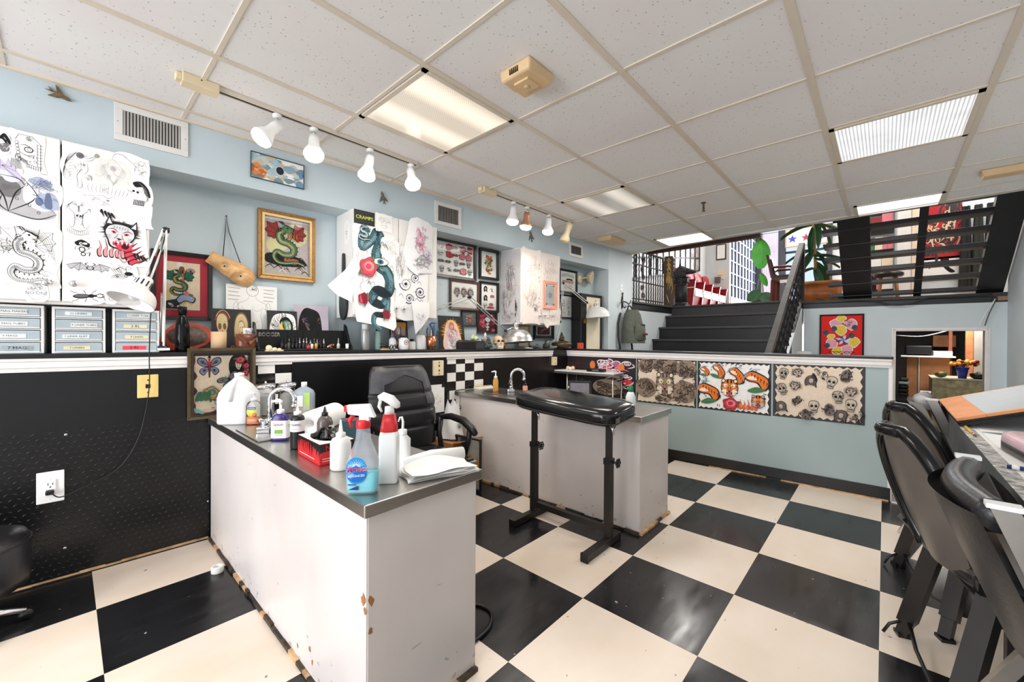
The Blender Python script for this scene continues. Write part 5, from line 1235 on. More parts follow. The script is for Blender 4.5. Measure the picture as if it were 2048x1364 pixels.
framed('picture_frame','black framed print of ornamental lettering past the third cabinet',LW,3.752,1.607,4.087,1.875,YB,.020,.022,BLKF,PAPER,d_letters2,cat='picture frame')
framed('picture_frame','black framed sheet of tiny brush sketches under the lettering print',LW,3.775,1.313,4.087,1.588,YB,.016,.022,BLKF,PAPER,lambda q,w,h:[(q.at((-.6+.6*(k%3))*w,(.5-.55*(k//3))*h,.14*w,.26*h),q.scrib(RN(60+k),[INK_K,INK_PK,INK_K,INK_G,INK_K,INK_G,INK_LG,INK_K,INK_K][k],.0034,9))for k in range(9)],cat='picture frame')
framed('picture_frame','small gold framed certificate under the third cabinet',LW,3.05,1.000,3.225,1.215,.16,.014,.018,mat('dull_gold_frame',(150,128,84),.4,.5,var=.1),mat('cream_certificate',(226,220,200),.7,var=.03),lambda q,w,h:(q.at(0,0,w,h),[q.rib([(-.7,.6-.18*k),(.7,.6-.18*k)],.0016,INK_LG)for k in range(5)],q.at(-.1*w,-.55*h,.4*w,.3*h),q.scrib(RN(2),INK_LG,.002,10)),cat='picture frame')
framed('picture_frame','black frame with a wide grey mount under the third cabinet',LW,3.33,1.07,3.66,1.26,YB,.012,.02,BLKF,mat('slate_mount',(62,66,70),.7),lambda q,w,h:(q.at(0,0,w,h),q.poly([(-.9,-.9),(.9,-.9),(.9,.9),(-.9,.9)],ink((70,44,46))),q.curve([(-.6,-.6),(0,.3),(.7,.6)],.02,ink((150,90,90)))),cat='picture frame',mw_=.035)
def d_flashB(q,w,h):
 r=RN(31);q.at(0,0,w,h)
 P=spline([(-.95+.1*sin(9*k),-.95+1.9*k/8)for k in range(9)]+[(-.9+1.8*k/8,.95+.03*sin(7*k))for k in range(1,9)]+[(.95+.05*sin(5*k),.95-1.9*k/8)for k in range(1,9)]+[(.9-1.8*k/8,-.95+.03*sin(8*k))for k in range(1,8)],3,True)
 q.poly([(p[0]*1.0,p[1]*1.0)for p in P],ink((150,70,60)));q.poly([(p[0]*.97,p[1]*.97)for p in P],ink((246,226,200)))
 q.at(-.45*w,.52*h,.42*w,.36*h);q.butterfly(r,ink((150,140,186)),INK_GR,INK_K,.0014);q.dagger(ink((150,60,56)),INK_R,INK_K,.002)
 q.at(.55*w,.55*h,.40*w,.40*h);q.lady(r,ink((244,224,206)),INK_K,INK_K,.0014);q.at(.62*w,.72*h,.17*w,.12*h);q.rose(r,INK_R,ink((120,30,40)),INK_GR,.0014,INK_PK);q.at(.84*w,.52*h,.12*w,.10*h);q.rose(r,INK_R,ink((120,30,40)),INK_GR,.0014,INK_PK);q.at(.8*w,.28*h,.12*w,.10*h);q.rose(r,INK_R,ink((120,30,40)),INK_GR,.0014,INK_PK)
 q.at(.25*w,.06*h,.42*w,.24*h,rot=.5);q.butterfly(r,INK_T,INK_R,INK_K,.0016)
 q.at(-.4*w,-.32*h,.26*w,.20*h);q.rose(r,ink((206,170,110)),INK_K,INK_GR,.0016,INK_T)
 q.at(-.72*w,-.42*h,.25*w,.16*h)
 for k in range(3):q.blob([(-.8+.6*k,-.8),(-.5+.6*k,.8),(.1+.6*k,.9),(-.1+.6*k,-.6)],INK_GR)
 q.at(.0,-.7*h,.4*w,.22*h);q.skull(ink((220,214,206)),INK_G,.0014);q.at(-.2*w,-.85*h,.2*w,.1*h);q.scrib(r,INK_BR,.002,12)
 q.at(0,0,w,h)
 for k in range(90):x,z=r.uniform(-.9,.9),r.uniform(-.92,.92);q.rib([(x,z),(x+.03,z+.025)],.0026,r.choice([INK_K,ink((150,60,56))]),True)
 q.poly([(-.97,-.75),(-.6,-.95),(-.7,-.98),(-.98,-.85)],INK_T)
framed('picture_frame','bronze framed flash sheet of butterflies, roses and a lady beside the water jug',LW,.428,.648,.732,1.020,-.020,.022,.020,mat('bronze_frame',(98,86,62),.35,.5,var=.15,vscale=30),mat('dark_grey_mount',(58,60,64),.7),d_flashB,cat='picture frame',inner=mat('dark_frame_lip',(60,44,36),.4,.3))
def d_torso(q):
 q.at(0,0,.13,.142)
 for sg in(-1,1):
  q.curve([(sg*.12,.62),(sg*.16,.45),(sg*.32,.32),(sg*.52,.24),(sg*.62,.06),(sg*.5,-.02),(sg*.42,.08)],.0016,INK_G);q.curve([(sg*.40,.1),(sg*.34,-.3),(sg*.42,-.7),(sg*.30,-1)],.0016,INK_G);q.ring(sg*.64,.05,.10,.22,.0014,INK_G);q.curve([(sg*.02,.0),(sg*.2,-.1),(sg*.36,.02)],.0012,INK_G)
 q.ring(0,.78,.24,.24,.0016,INK_G);q.at(0,.125,.032,.022);q.scrib(RN(5),INK_G,.0014,14);q.at(0,0,.13,.142)
 q.curve([(-.3,-.5),(0,-.62),(.3,-.5)],.0012,INK_G);q.curve([(0,.2),(.02,-.3),(0,-.9)],.0012,INK_LG);q.curve([(-.36,-.85),(0,-1),(.36,-.85)],.0012,INK_G)
 for sx_0 in(-.95,.45):
  for k in range(4):q.rib([(sx_0,.86-.16*k),(sx_0+.46-.06*(k%2),.84-.16*k)],.0042,INK_LG)
paper('art_drawing','white sheet with an outlined bare torso pinned beneath the hanging mask',LW,.763,.175,1.250,[(-.134,-.142),(.134,-.142),(.134,.142),(-.134,.142)],d_torso)
def card(label,a,y,z0,w,h,draw,m,tilt=-.14,bow=0.,name='art_card',rot=0.):
 q=Ink(0.)
 if bow:fill(q,[(-w/2,0),(w/2,0),(w/2,h),(-w/2,h)],m,.001)
 else:q.box(-w/2,0,0,w/2,.002,h,m)
 draw(q,w/2,h)
 if bow:
  for i in range(len(q.v)):
   v=q.v[i];q.v[i]=(v[0],v[1]+bow*(v[0]/(w/2))**2,v[2])
 return solo(name,q,label,'art card',LW(a,y,z0),0,None,rot=(tilt,rot,LR))
BLKC=MATS['black_card']
def d_two(q,w,h):
 r=RN(2);GD=ink((206,186,140));RB=ink((140,62,58))
 q.at(-.48*w,.55*h,.42*w,.36*h);q.skull(GD,INK_BR,.0014);q.ring(0,.3,.8,.75,.007,RB,.3,2.9);q.ring(.1,.3,.9,.85,.003,GD,.4,2.6)
 q.at(.48*w,.52*h,.46*w,.42*h);q.lady(r,ink((230,212,170)),GD,INK_BR,.0014);q.at(0,.08*h,w*.9,h*.08)
 for k in range(5):q.ring(-.9+.45*k,0,.08,.5,.002,GD)
card('black card with a helmeted skull and a long-haired lady in gold ink',.652,.118,lz(.65)+.001,.195,.245,d_two,BLKC)
def d_eagle(q,w,h):
 r=RN(3);q.at(0,.5*h,w*.92,.5*h*.92);q.blob([(-.9,-.9),(-.95,0),(-.6,.8),(.3,.95),(.9,.7),(.95,-.4),(.7,-.95)],INK_W)
 for k in range(40):a=r.uniform(.2,3.6);R=r.uniform(.7,1.0);q.curve([(R*cos(a),R*sin(a)),(.8*R*cos(a+.15),.8*R*sin(a+.15)),(.6*R*cos(a+.1),.6*R*sin(a+.1))],.0024,INK_K)
 q.blob([(-.2,.55),(.3,.75),(.72,.35),(.6,-.35),(.2,-.9),(-.05,-.4),(-.1,.1)],INK_K);q.blob([(.05,.5),(.4,.55),(.6,.2),(.45,-.4),(.25,-.1),(.1,.2)],INK_GR)
 for k in range(8):q.curve([(.0+.07*k,.5),(.15+.06*k,.2),(.1+.05*k,-.3)],.0026,r.choice([INK_W,ink((140,190,140)),INK_T]))
 q.blob([(-.05,.5),(-.25,.1),(-.1,-.15),(.12,-.05),(.0,.2)],INK_Y);q.blob([(-.9,-.85),(-.6,-.4),(-.2,-.3),(-.45,-.6),(-.75,-.75)],ink((226,170,60)));q.blob([(-.1,-.15),(.15,-.1),(.25,-.9),(-.05,-.9)],INK_R)
 for k in range(5):q.rib([(-.06+.02*k,-.3-.12*k),(.18+.01*k,-.28-.12*k)],.0022,INK_W)
 q.ell(-.45,.2,.2,.3,INK_LG);q.scrib(r,INK_K,.0018,10)
card('square board painted with an eagle head and serpent on black',.918,.112,lz(.9)+.001,.172,.25,d_eagle,BLKC)
def d_night(q,w,h):
 r=RN(4);q.at(-.05*w,.5*h,w*.75,h*.5);q.blob([(-.85,-.95),(-.9,.2),(-.5,.8),(.1,.85),(.8,.5),(.75,-.95)],INK_K)
 for k in range(14):q.curve([(r.uniform(.2,.7),r.uniform(-.3,.7)),(r.uniform(.3,.75),r.uniform(-.2,.6)),(r.uniform(.3,.8),r.uniform(-.5,.4))],.005,r.choice([ink((164,132,50)),ink((200,160,60)),INK_BR]))
 for k in range(24):q.curve([(r.uniform(-.8,.3),r.uniform(-.9,.6)),(r.uniform(-.7,.3),r.uniform(-.9,.5)),(r.uniform(-.6,.5),r.uniform(-.9,.3))],.0034,r.choice([ink((112,86,92)),ink((90,70,110)),INK_G,ink((140,120,120))]))
 for k in range(12):q.spiral(r.uniform(-.8,.6),r.uniform(-.95,-.4),.16,1.3,.004,INK_LG)
card('lilac sheet with a dark painted figure and gold cloak, curling at one side',1.095,.150,lz(1.1)+.001,.215,.296,d_night,mat('lilac_sheet',(196,186,198),.6,var=.05),tilt=-.08,bow=-.018)
card('little card of blue and orange figures beside the brown mug',.735,.085,lz(.73)+.001,.07,.135,lambda q,w,h:(q.at(0,.5*h,w,.5*h),q.scrib(RN(8),INK_B,.0026,16),q.scrib(RN(9),INK_K,.0022,14),q.scrib(RN(10),INK_Y,.003,6)),PAPER)
card('orange and violet framed night street scene under the draped cabinet',1.715,.10,lz(1.7)+.001,.155,.225,lambda q,w,h:(q.at(0,.5*h,w*.84,h*.42),q.poly([(-1,-1),(1,-1),(1,1),(-1,1)],ink((222,160,90))),[q.blob([(-.9+.25*k,-1),(-.85+.25*k,.2+.3*sin(k*2.1)),(-.7+.25*k,.3+.3*sin(k*2.1)),(-.62+.25*k,-1)],RN(k).choice([ink((96,92,130)),ink((70,60,84)),ink((150,150,180))]))for k in range(8)],q.ell(.0,.3,.2,.3,ink((210,214,230))),[q.ell(RN(k).uniform(-1,1),RN(k+3).uniform(-1,-.4),.12,.14,ink((236,200,150)))for k in range(14)]),BLKC)
def d_saint(q,w,h):
 r=RN(5);q.at(0,.48*h,w,h*.5)
 for k in range(46):a=2*PI*k/46;R=r.uniform(.82,1.);q.poly([(.6*cos(a-.05),.7*sin(a-.05)),(R*.95*cos(a),R*sin(a)),(.6*cos(a+.05),.7*sin(a+.05))],INK_O if k%2 else ink((246,196,70)))
 q.blob([(-.66,-.95),(-.6,0),(-.35,.65),(0,.8),(.35,.65),(.6,0),(.7,-.95)],ink((250,210,120)));q.blob([(-.6,-.95),(-.52,0),(-.28,.58),(0,.7),(.28,.58),(.52,0),(.62,-.95)],ink((238,206,214)));q.blob([(-.34,-.9),(-.3,.0),(0,.2),(.3,0),(.38,-.9)],INK_W)
 q.ell(0,.42,.20,.24,INK_O);q.ell(0,.36,.12,.14,ink((236,190,150)));q.at(0,.4*h,w*.5,h*.34);q.scrib(r,ink((180,120,140)),.0018,50);q.scrib(r,INK_R,.002,10);q.at(0,.2*h,w*.35,h*.18);q.scrib(r,INK_G,.0016,26)
card('black board of a robed figure with an orange sunburst halo',2.215,.10,lz(2.2)+.001,.265,.282,d_saint,BLKC)
#  things along the ledge
wl('wall_left_darkstrip',[(-2.6,.190,1.0,.33,.1995,1.215,M_BLACKP)])
def on(a,y,dz=.0006):return LW(a,y,lz(a)+dz)
MASKT=mat('masking_tape',(228,214,176),.6,var=.04);REDT=mat('pink_red_tape',(226,70,88),.6,var=.05);WTAPE=mat('white_tape',(236,234,228),.6,var=.03)
DRW=mat('clear_drawer_front',(206,220,226),.25,var=.05,alpha=.55)
CONT=[mat('drawer_contents_blue',(116,168,190),.7,var=.4,vscale=30),mat('drawer_contents_grey',(150,158,164),.7,var=.35,vscale=30),mat('drawer_contents_white',(224,230,232),.7,var=.2,vscale=30)]
def drawers(label,a0,a1,texts,seed,first=False):
 w=a1-a0;h=.205;t=thing('drawer_unit',label,'drawers',on(a0,-.010),LR,'plastic drawer units');r=RN(seed)
 q=MB();q.box(0,0,0,w,.16,.008,WPL);q.box(0,0,h-.010,w,.16,h,WPL);q.box(0,0,.008,.009,.16,h-.010,WPL);q.box(w-.009,0,.008,w,.16,h-.010,WPL);q.box(.009,.155,.008,w-.009,.16,h-.01,WPL)
 for k in range(1,4):q.box(.009,.001,h*k/4-.002,w-.009,.155,h*k/4+.002,WPL)
 part('housing',q,t)
 for k,(tx,tm)in enumerate(texts):
  z0=h*(3-k)/4+.0045;z1=h*(4-k)/4-.0055-(.006 if k==0 else 0)
  q=MB();q.box(.011,-.003,z0,w-.011,.0,z1,DRW);q.box(.011,-.0045,z0,w-.011,-.003,z0+.004,WPL)
  for i in range(9):x=r.uniform(.014,w-.055);z=z0+r.uniform(.002,.016);q.box(x,.012+i*.008,z0+.001,x+r.uniform(.02,.05),.017+i*.008,min(z1-.004,z+r.uniform(.006,.020)),r.choice(CONT))
  d=part('drawer',q,t)
  q=MB();x0=w*r.uniform(.18,.34);q.box(x0,-.0042,z0+.010,x0+w*.5,-.0034,z0+.027,tm);q.text(tx,.0115 if len(tx)>5 else.017,INK_K,x0+w*.25,-.0045,z0+.0185,sx=1.05);part('label',q,d)
drawers('stack of four clear plastic drawers at the ledge end under the first cabinet',-.230,-.059,(('11 MAG MAKERS',WTAPE),('9 MAG TUBES',WTAPE),('9 MAGS',WTAPE),('7 MAG',CONT[1])),1)
drawers('stack of four clear plastic drawers between its two lookalikes',-.036,.130,(('11 LINERS',CONT[2]),('9 LINER TUBES',WTAPE),('7 LINER FLAT',CONT[2]),('7 LINERS',MASKT)),2)
drawers('stack of four clear plastic drawers with a pink tape label beside the black bottle',.153,.320,(('7 LINER TUBES',WTAPE),('3 RL',MASKT),('9 LINERS',MASKT),('5 RL',REDT)),3)
def jar(name,label,cat,a,y,prof,m,caps=(),n=20,group=None,loc=None,rz=0.,sx=1.,sy=1.,extra=None):
 t=thing(name,label,cat,loc or on(a,y),rz if loc else LR,group)
 q=MB();q.lathe(prof,m,n,sx=sx,sy=sy);bd=part('body',q,t)
 for nm,pf,cm in caps:
  q=MB();q.lathe(pf,cm,n);part(nm,q,t)
 if extra:extra(t,bd)
 return t
BLKG=mat('glossy_black_metal',(16,16,18),.12,.3,var=.05)
jar('water_bottle','glossy black metal bottle standing before the red mount picture','bottle',.415,.03,[(.028,0),(.031,.006),(.031,.115),(.028,.145),(.019,.182),(.017,.196)],BLKG,(('cap',[(.0165,.196),(.0195,.198),(.0195,.232),(.017,.236),(.0001,.236)],BLKG),),28)
q=Ink(0.)
P_=[(-.108,-.075),(-.112,-.01),(-.075,.045),(-.03,.072),(.05,.062),(.10,.03),(.105,-.02),(.07,-.06),(.0,-.082),(-.06,-.082)]
RIM=mat('orange_red_mask_rim',(176,62,40),.5,var=.35,vscale=30);FACE=mat('dark_woven_mask',(92,78,70),.6,var=.5,vscale=60)
q.prism(spline(P_,4,True),-.012,.012,RIM)
q.xform(Matrix.Identity(4));t=thing('carved_mask','dark striped oval mask with a red-orange rim lying behind the black bottle','mask',LW(.447,.13,lz(.447)+.085),0,None,rot=(-.25,0,LR));part('rim',q,t)
q=MB();q.grid(lambda u,v:((lambda a,R:(.088*R*cos(a),-.012-.026*(1-R*R),-.006+.058*R*sin(a)))(2*PI*u,v)),28,6,FACE);part('face',q,t)
q=Ink(-.030)
for k in range(9):q.rib([(-.06+.006*k,.03-.008*k),(.06-.002*k,.034-.008*k)],.0018,[ink((150,60,60)),ink((84,110,84)),INK_K][k%3],True)
for i in range(len(q.v)):v=q.v[i];R2=(v[0]/.088)**2+((v[2]+.006)/.058)**2;q.v[i]=(v[0],-.0135-.026*max(0,1-R2),v[2])
part('stripes',q,t)
jar('paper_roll','plain kraft paper roll standing on the ledge','paper roll',.571,.03,[(.0001,.0),(.036,0),(.036,.108),(.030,.1085),(.030,.09),(.0001,.09)],mat('kraft_paper',(212,178,140),.7,var=.05),(),26)
WOODB=mat('polished_brown_carving',(112,62,42),.28,var=.25,vscale=20)
def owl(t,bd):
 for s_ in(-1,1):
  q=MB();q.hexa([(s_*.004,-.052,.055),(s_*.046,-.036,.098),(s_*.052,-.020,.080),(s_*.012,-.056,.038)][::s_],[(s_*.004,-.060,.055),(s_*.048,-.044,.098),(s_*.054,-.026,.080),(s_*.012,-.063,.038)][::s_],WOODB);part('brow',q,t)
jar('carved_mug','brown carved mug with heavy sweeping brows beside the paper roll','mug',.693,.02,[(.030,0),(.045,.006),(.050,.035),(.047,.07),(.044,.098),(.038,.098),(.040,.05),(.0001,.05)],WOODB,(),24,extra=owl)
t=thing('display_shelf','low black tabletop shelf with scrolled ends holding ink bottles','shelf',on(.76,.0),LR)
q=MB();q.box(.0,.10,.01,.53,.112,.128,BLKPL)
for k in range(1,6):q.box(.0+.53*k/6,.0985,.02,.0015+.53*k/6,.1,.125,M_BLACKP)
part('back_board',q,t)
q=MB();q.box(0,-.005,0,.53,.112,.010,BLKPL);part('base_board',q,t,bevel=.002)
for x in(-.012,.53):
 q=MB();P_=spline([(.112,.0),(.112,.158),(.098,.166),(.080,.155),(.060,.115),(.042,.085),(.026,.055),(.006,.035),(-.012,.02),(-.014,0)],4)
 q.hexa([(x,y_,z_)for y_,z_ in P_],[(x+.012,y_,z_)for y_,z_ in P_],BLKPL);part('end_bracket',q,t,bevel=.002)
q=Ink(0.);q.box(-.055,0,-.019,.055,.0008,.019,mat('black_sticker',(20,20,20),.5));
q.text('BOOGER',.031,INK_W,0,q.lay()-.0003,0,sx=.92);q.text('BOOGER',.025,INK_K,0,q.lay()-.0006,0,sx=1.1)
solo('sticker',q,'sticker with bubble letters at one end of the ink bottle shelf','sticker',LW(.835,.0985,lz(.83)+.098),LR)
r=RN(77)
INKS=[mat('ink_bottle_%d'%k,c_,.25,var=.1)for k,c_ in enumerate(((24,24,26),(30,28,40),(36,40,44),(52,34,30),(70,74,66)))]
G4='ink bottles on the black shelf'
for k in range(26):
 row=k%2;a=.885+.0125*k*.82+r.uniform(-.002,.002);hh=r.uniform(.032,.044)
 t=thing('ink_bottle','small dark ink bottle in the double row on the black shelf','bottle',LW(a,.035+.03*row,lz(a)+.0106),LR,G4)
 q=MB();q.lathe([(.0085,0),(.0095,.002),(.0095,hh*.8),(.004,hh)],r.choice(INKS),10);part('body',q,t)
 q=MB();q.lathe([(.0042,hh-.002),(.0042,hh+.008),(.0016,hh+.010),(.0010,hh+.022+r.uniform(0,.012))],r.choice([BLKPL,BLKPL,WPL,FROST]),8);part('cap',q,t)
for nm,a,y,prof,m_,cp in(('small red-tipped bottle lying first in front of the dark ink bottles',1.030,.012,[(.010,0),(.010,.018),(.004,.024)],mat('red_ink',(190,60,66),.3),[(.004,.024),(.0015,.034)]),('amber bottle in front of the dark ink bottles',1.075,.010,[(.009,0),(.0095,.03),(.005,.036)],mat('amber_ink',(216,160,90),.3,var=.1),[(.005,.036),(.005,.046)]),('cream bottle in front of the dark ink bottles',1.050,.008,[(.008,0),(.0085,.028),(.005,.033)],CREAM,[(.005,.033),(.005,.043)]),('silver cone-topped bottle on the black shelf',1.215,.010,[(.0105,0),(.0105,.028),(.006,.036)],mat('silver_grey_plastic',(196,194,190),.3,var=.05),[(.006,.036),(.002,.065),(.0016,.07)]),('tiny white pot at the end of the black shelf',1.268,-.002,[(.010,0),(.010,.026)],WPL,[(.0108,.026),(.0108,.034),(.0001,.034)])):
 jar('ink_bottle',nm,'bottle',a,y,prof,m_,(('cap',cp,cp and(WPL if 'white' in nm else BLKPL if 'amber' in nm or 'cream' in nm else m_)),),12,loc=LW(a,y,lz(a)+.0106))
q=MB();q.lathe([(.016,-.005),(.018,0),(.016,.006),(.004,.007)],CREAM,16,(.0,0,.018),(0,-1,.15));q.ball((.03,.0,.010),.012,CREAM,sx=1.3);q.box(-.02,-.008,0,.075,.012,.007,CREAM);q.ball((.055,0,.010),.008,CREAM,sx=1.4)
solo('plaster_figure',q,'pale plaster reclining figure at the scrolled end of the shelf','figurine',on(.805,-.012,.0005),LR)
r=RN(5);q=MB()
for k in range(12):q.ball((r.uniform(-.02,.02),r.uniform(-.012,.012),.008+r.uniform(0,.018)),r.uniform(.005,.010),r.choice([mat('copper_bits',(176,112,80),.35,.7,var=.2),STEEL]),8)
solo('copper_coil',q,'tangle of copper coloured machine parts on the black shelf','machine parts',LW(1.17,.02,lz(1.17)+.0106),LR)
jar('spray_can','tall grey spray can beneath the hanging rose drawing','spray can',1.418,.05,[(.026,0),(.028,.004),(.028,.135),(.022,.148)],mat('grey_label_can',(188,188,186),.35,.3,var=.08,vscale=60),(('cap',[(.0245,.142),(.0245,.178),(.020,.182),(.0001,.182)],WPL),),24)
jar('spray_can','slim mint green bottle with a black top beneath the rose drawing','bottle',1.520,.075,[(.021,0),(.023,.004),(.023,.122),(.012,.136)],mat('mint_bottle',(178,212,200),.35,var=.03),(('cap',[(.011,.134),(.012,.150),(.0001,.155)],BLKPL),),20)
jar('tin','flat orange tin lying beside the mint green bottle','tin',1.562,.045,[(.026,0),(.028,.002),(.028,.016)],mat('orange_tin',(206,142,70),.4,.2,var=.08),(('lid',[(.029,.015),(.029,.024),(.026,.026),(.0001,.026)],BLKPL),),22)
jar('squeeze_bottle','white squeeze bottle with a grey nozzle behind black sunglasses','bottle',1.628,.055,[(.023,0),(.025,.004),(.025,.072),(.012,.090)],WPL,(('nozzle',[(.013,.088),(.013,.104),(.003,.124)],mat('grey_nozzle',(120,122,124),.4)),),20)
q=MB()
for s_ in(-1,1):
 q.torus((s_*.022,0,.02),.017,.0028,BLKPL,(0,1,.2),16,6)
 q.tube([(s_*.04,0,.022),(s_*.045,.04,.04),(s_*.048,.075,.045)],.002,BLKPL,6)
q.tube([(-.006,0,.024),(.006,0,.024)],.002,BLKPL,6)
solo('sunglasses',q,'black sunglasses lying open in front of the white squeeze bottle','sunglasses',on(1.60,-.002),.5)
q=MB();q.box(-.06,-.03,0,.06,.03,.004,M_WHITE);q.box(-.058,-.029,.004,.06,.03,.006,PAPER);solo('notepad',q,'thin white notepad under the sunglasses at the ledge edge','notepad',on(1.59,.045,.0004),LR)
def badge(t,bd):
 q=MB();q.torus((0,-.0365,.055),.016,.0016,INK_BR,(0,1,0),18,5);q.ball((0,-.0362,.055),.006,INK_R,sy=.2);part('emblem',q,bd)
jar('pill_bottle','round white bottle with a black cap and ring emblem on the ledge','bottle',1.706,.03,[(.032,0),(.036,.005),(.036,.075),(.024,.088),(.024,.092)],WPL,(('cap',[(.0255,.090),(.0255,.102),(.0001,.104)],BLKPL),),24,extra=badge)
jar('small_jar','small white printed pot with a black cap between the round bottle and the white jar','pot',1.788,.05,[(.028,0),(.029,.003),(.029,.055),(.022,.062)],PAPER,(('cap',[(.015,.06),(.015,.080),(.0001,.082)],BLKPL),),20)
jar('white_jar','tall plain white jar beside the copper cup','jar',1.858,.04,[(.036,0),(.040,.005),(.040,.085),(.034,.105),(.022,.112),(.0001,.113)],mat('white_ceramic',(234,232,230),.3,var=.03),(),24)
COP=mat('copper_cup',(206,136,98),.25,.85,var=.15,vscale=30)
t=thing('brush_cup','copper cup crowded with brushes and blue handled tools','cup',on(1.947,.03),LR)
q=MB();q.lathe([(.026,0),(.031,.004),(.038,.05),(.042,.105),(.039,.105),(.034,.02),(.0001,.02)],COP,26);part('cup',q,t)
r=RN(6)
for k in range(11):
 a=k*.571;x0,y0=.02*cos(a),.02*sin(a);x1,y1=x0*2.2+r.uniform(-.01,.02),y0*1.8;h_=r.uniform(.14,.18)
 q=MB();m_=r.choice([mat('blue_handle',(56,98,176),.35),BLKPL,INK_BR,WPL,BLKPL]);q.tube([(x0,y0,.03),(x1,y1,h_-.02)],.0028,m_,6);q.tube([(x1,y1,h_-.02),(x1+.002,y1,h_+.006)],[.0045,.001],r.choice([INK_K,INK_BR,INK_T]),6);part('brush',q,t)
q=MB();q.tube([(.02,0,.10),(.0,-.01,.17),(-.02,-.01,.195),(.0,-.012,.21),(.03,-.01,.205)],[.006,.007,.007,.007,.006],MATS['blue_handle'],8);q.box(.025,-.01,.12,.055,-.002,.195,mat('grey_blue_blade',(126,150,172),.35,.3));part('scraper',q,t)
t=thing('black_box','long black lidded box on the ledge beside the sunburst board','box',on(2.365,.05),LR)
q=MB();q.box(-.125,-.045,0,.125,.045,.058,BLKPL);part('body',q,t,bevel=.003);q=MB();q.box(.02,-.046,.002,.126,-.0455,.056,mat('dark_grey_panel',(60,60,62),.4));part('front_panel',q,t)
q=MB();q.hexa([(-.128,-.047,.059),(.128,-.047,.059),(.128,.047,.059),(-.128,.047,.059)],[(-.10,-.04,.078),(.125,-.04,.066),(.125,.04,.066),(-.10,.04,.078)],BLKPL);part('lid',q,t)
q=MB();r=RN(8)
for k in range(9):q.ball((r.uniform(-.04,.04),r.uniform(-.015,.015),r.uniform(0,.028)),r.uniform(.012,.02),mat('pale_green_tissue',(206,214,176),.7,var=.15),8)
solo('tissue_bundle',q,'crumpled pale green tissue on top of the black box','tissue',on(2.42,.055,.085),LR)
GARG=mat('grey_stone_resin',(78,84,86),.5,var=.4,vscale=70)
q=MB();q.ball((0,0,.025),.030,GARG,sx=1.3,sz=.9);q.ball((.005,-.005,.060),.024,GARG,sz=1.1);q.ball((.0,-.016,.088),.016,GARG);q.ball((.0,-.030,.083),.008,GARG)
for s_ in(-1,1):q.tube([(s_*.008,-.01,.098),(s_*.016,-.008,.112)],[.005,.001],GARG,6);q.tube([(s_*.02,-.01,.06),(s_*.03,-.028,.04),(s_*.02,-.036,.012)],[.009,.007,.008],GARG,8);q.hexa([(s_*.015,.01,.05),(s_*.05,.02,.09),(s_*.045,.022,.045)],[(s_*.015,.016,.05),(s_*.05,.024,.09),(s_*.045,.026,.045)],GARG)
solo('gargoyle_figurine',q,'grey crouching gargoyle figurine beside the skull','figurine',on(2.525,.015),LR)
q=MB();q.tube([(0,0,0),(0,0,.04),(.002,0,.06)],[.012,.012,.006],WPL,10);solo('candle',q,'short white candle stub behind the gargoyle','candle',on(2.56,.085,.085),LR)
q=MB();q.box(-.03,-.02,0,.04,.02,.085,mat('tan_small_box',(186,160,128),.6,var=.1));solo('small_box',q,'small tan box behind the gargoyle figurine','box',on(2.565,.085,.0004),LR)
BONE=mat('aged_bone',(214,188,158),.5,var=.2,vscale=30)
t=thing('skull','life-like bone coloured skull on the ledge next to the desk lamp','skull',on(2.662,.02),LR-.35)
q=MB();q.grid(lambda u,v:(lambda a,b_:(.046*cos(a)*cos(b_),.062*sin(a)*cos(b_)+.008,.072+.048*sin(b_)))(2*PI*u,PI*(v-.5)),24,14,BONE)
q.box(-.030,-.058,.022,.030,-.015,.062,BONE);q.box(-.026,-.056,0,.026,-.012,.018,BONE)
for s_ in(-1,1):q.tube([(s_*.020,-.05,.055),(s_*.043,-.025,.052),(s_*.045,.0,.055)],.006,BONE,8)
part('cranium',q,t,bevel=.008,seg=2)
q=MB();DARKS=mat('dark_socket',(30,22,18),.8)
for s_ in(-1,1):q.ball((s_*.0185,-.050,.070),.0125,DARKS,12,sy=.8)
q.add([(-.007,-.0595,.042),(.007,-.0595,.042),(0,-.0595,.058)],[(0,1,2)],DARKS);part('eye_sockets',q,t)
q=MB()
for k in range(8):q.box(-.024+.006*k,-.0605,.014,-.0195+.006*k,-.057,.026,WPL)
part('teeth',q,t)
q=MB();PUM=mat('orange_gourd',(222,140,72),.45,var=.1)
for k in range(8):q.ball((.008*cos(k*PI/4),.008*sin(k*PI/4),.016),.014,PUM,8,sz=1.1)
q.tube([(0,0,.028),(.003,0,.042)],[.003,.002],INK_GR,6);solo('gourd',q,'tiny orange pumpkin between the skull and the lamp shade','pumpkin',on(2.735,-.005),LR)
for nm,a,y,p_,m_ in(('dark glass dish of trinkets near the gold certificate',3.13,.02,[(.03,0),(.042,.012),(.046,.030),(.042,.030),(.036,.014),(.0001,.012)],mat('dark_glass',(70,66,62),.2,var=.2)),('small grey pot beside the dark dish',3.25,.05,[(.022,0),(.026,.006),(.026,.040),(.020,.045),(.0001,.045)],mat('grey_pot',(120,122,122),.4,var=.2)),('upright silver canister before the grey mount frame',3.40,.06,[(.026,0),(.026,.075),(.022,.080),(.0001,.080)],STEELD),('dark squat jar beside the silver canister',3.34,.03,[(.028,0),(.034,.012),(.030,.04),(.016,.052),(.0001,.053)],mat('dark_green_glass',(52,60,52),.2,var=.2))):
 q=MB();q.lathe(p_,m_,18);solo('small_dish' if 'dish' in nm else 'canister',q,nm,'container',on(a,y),LR)
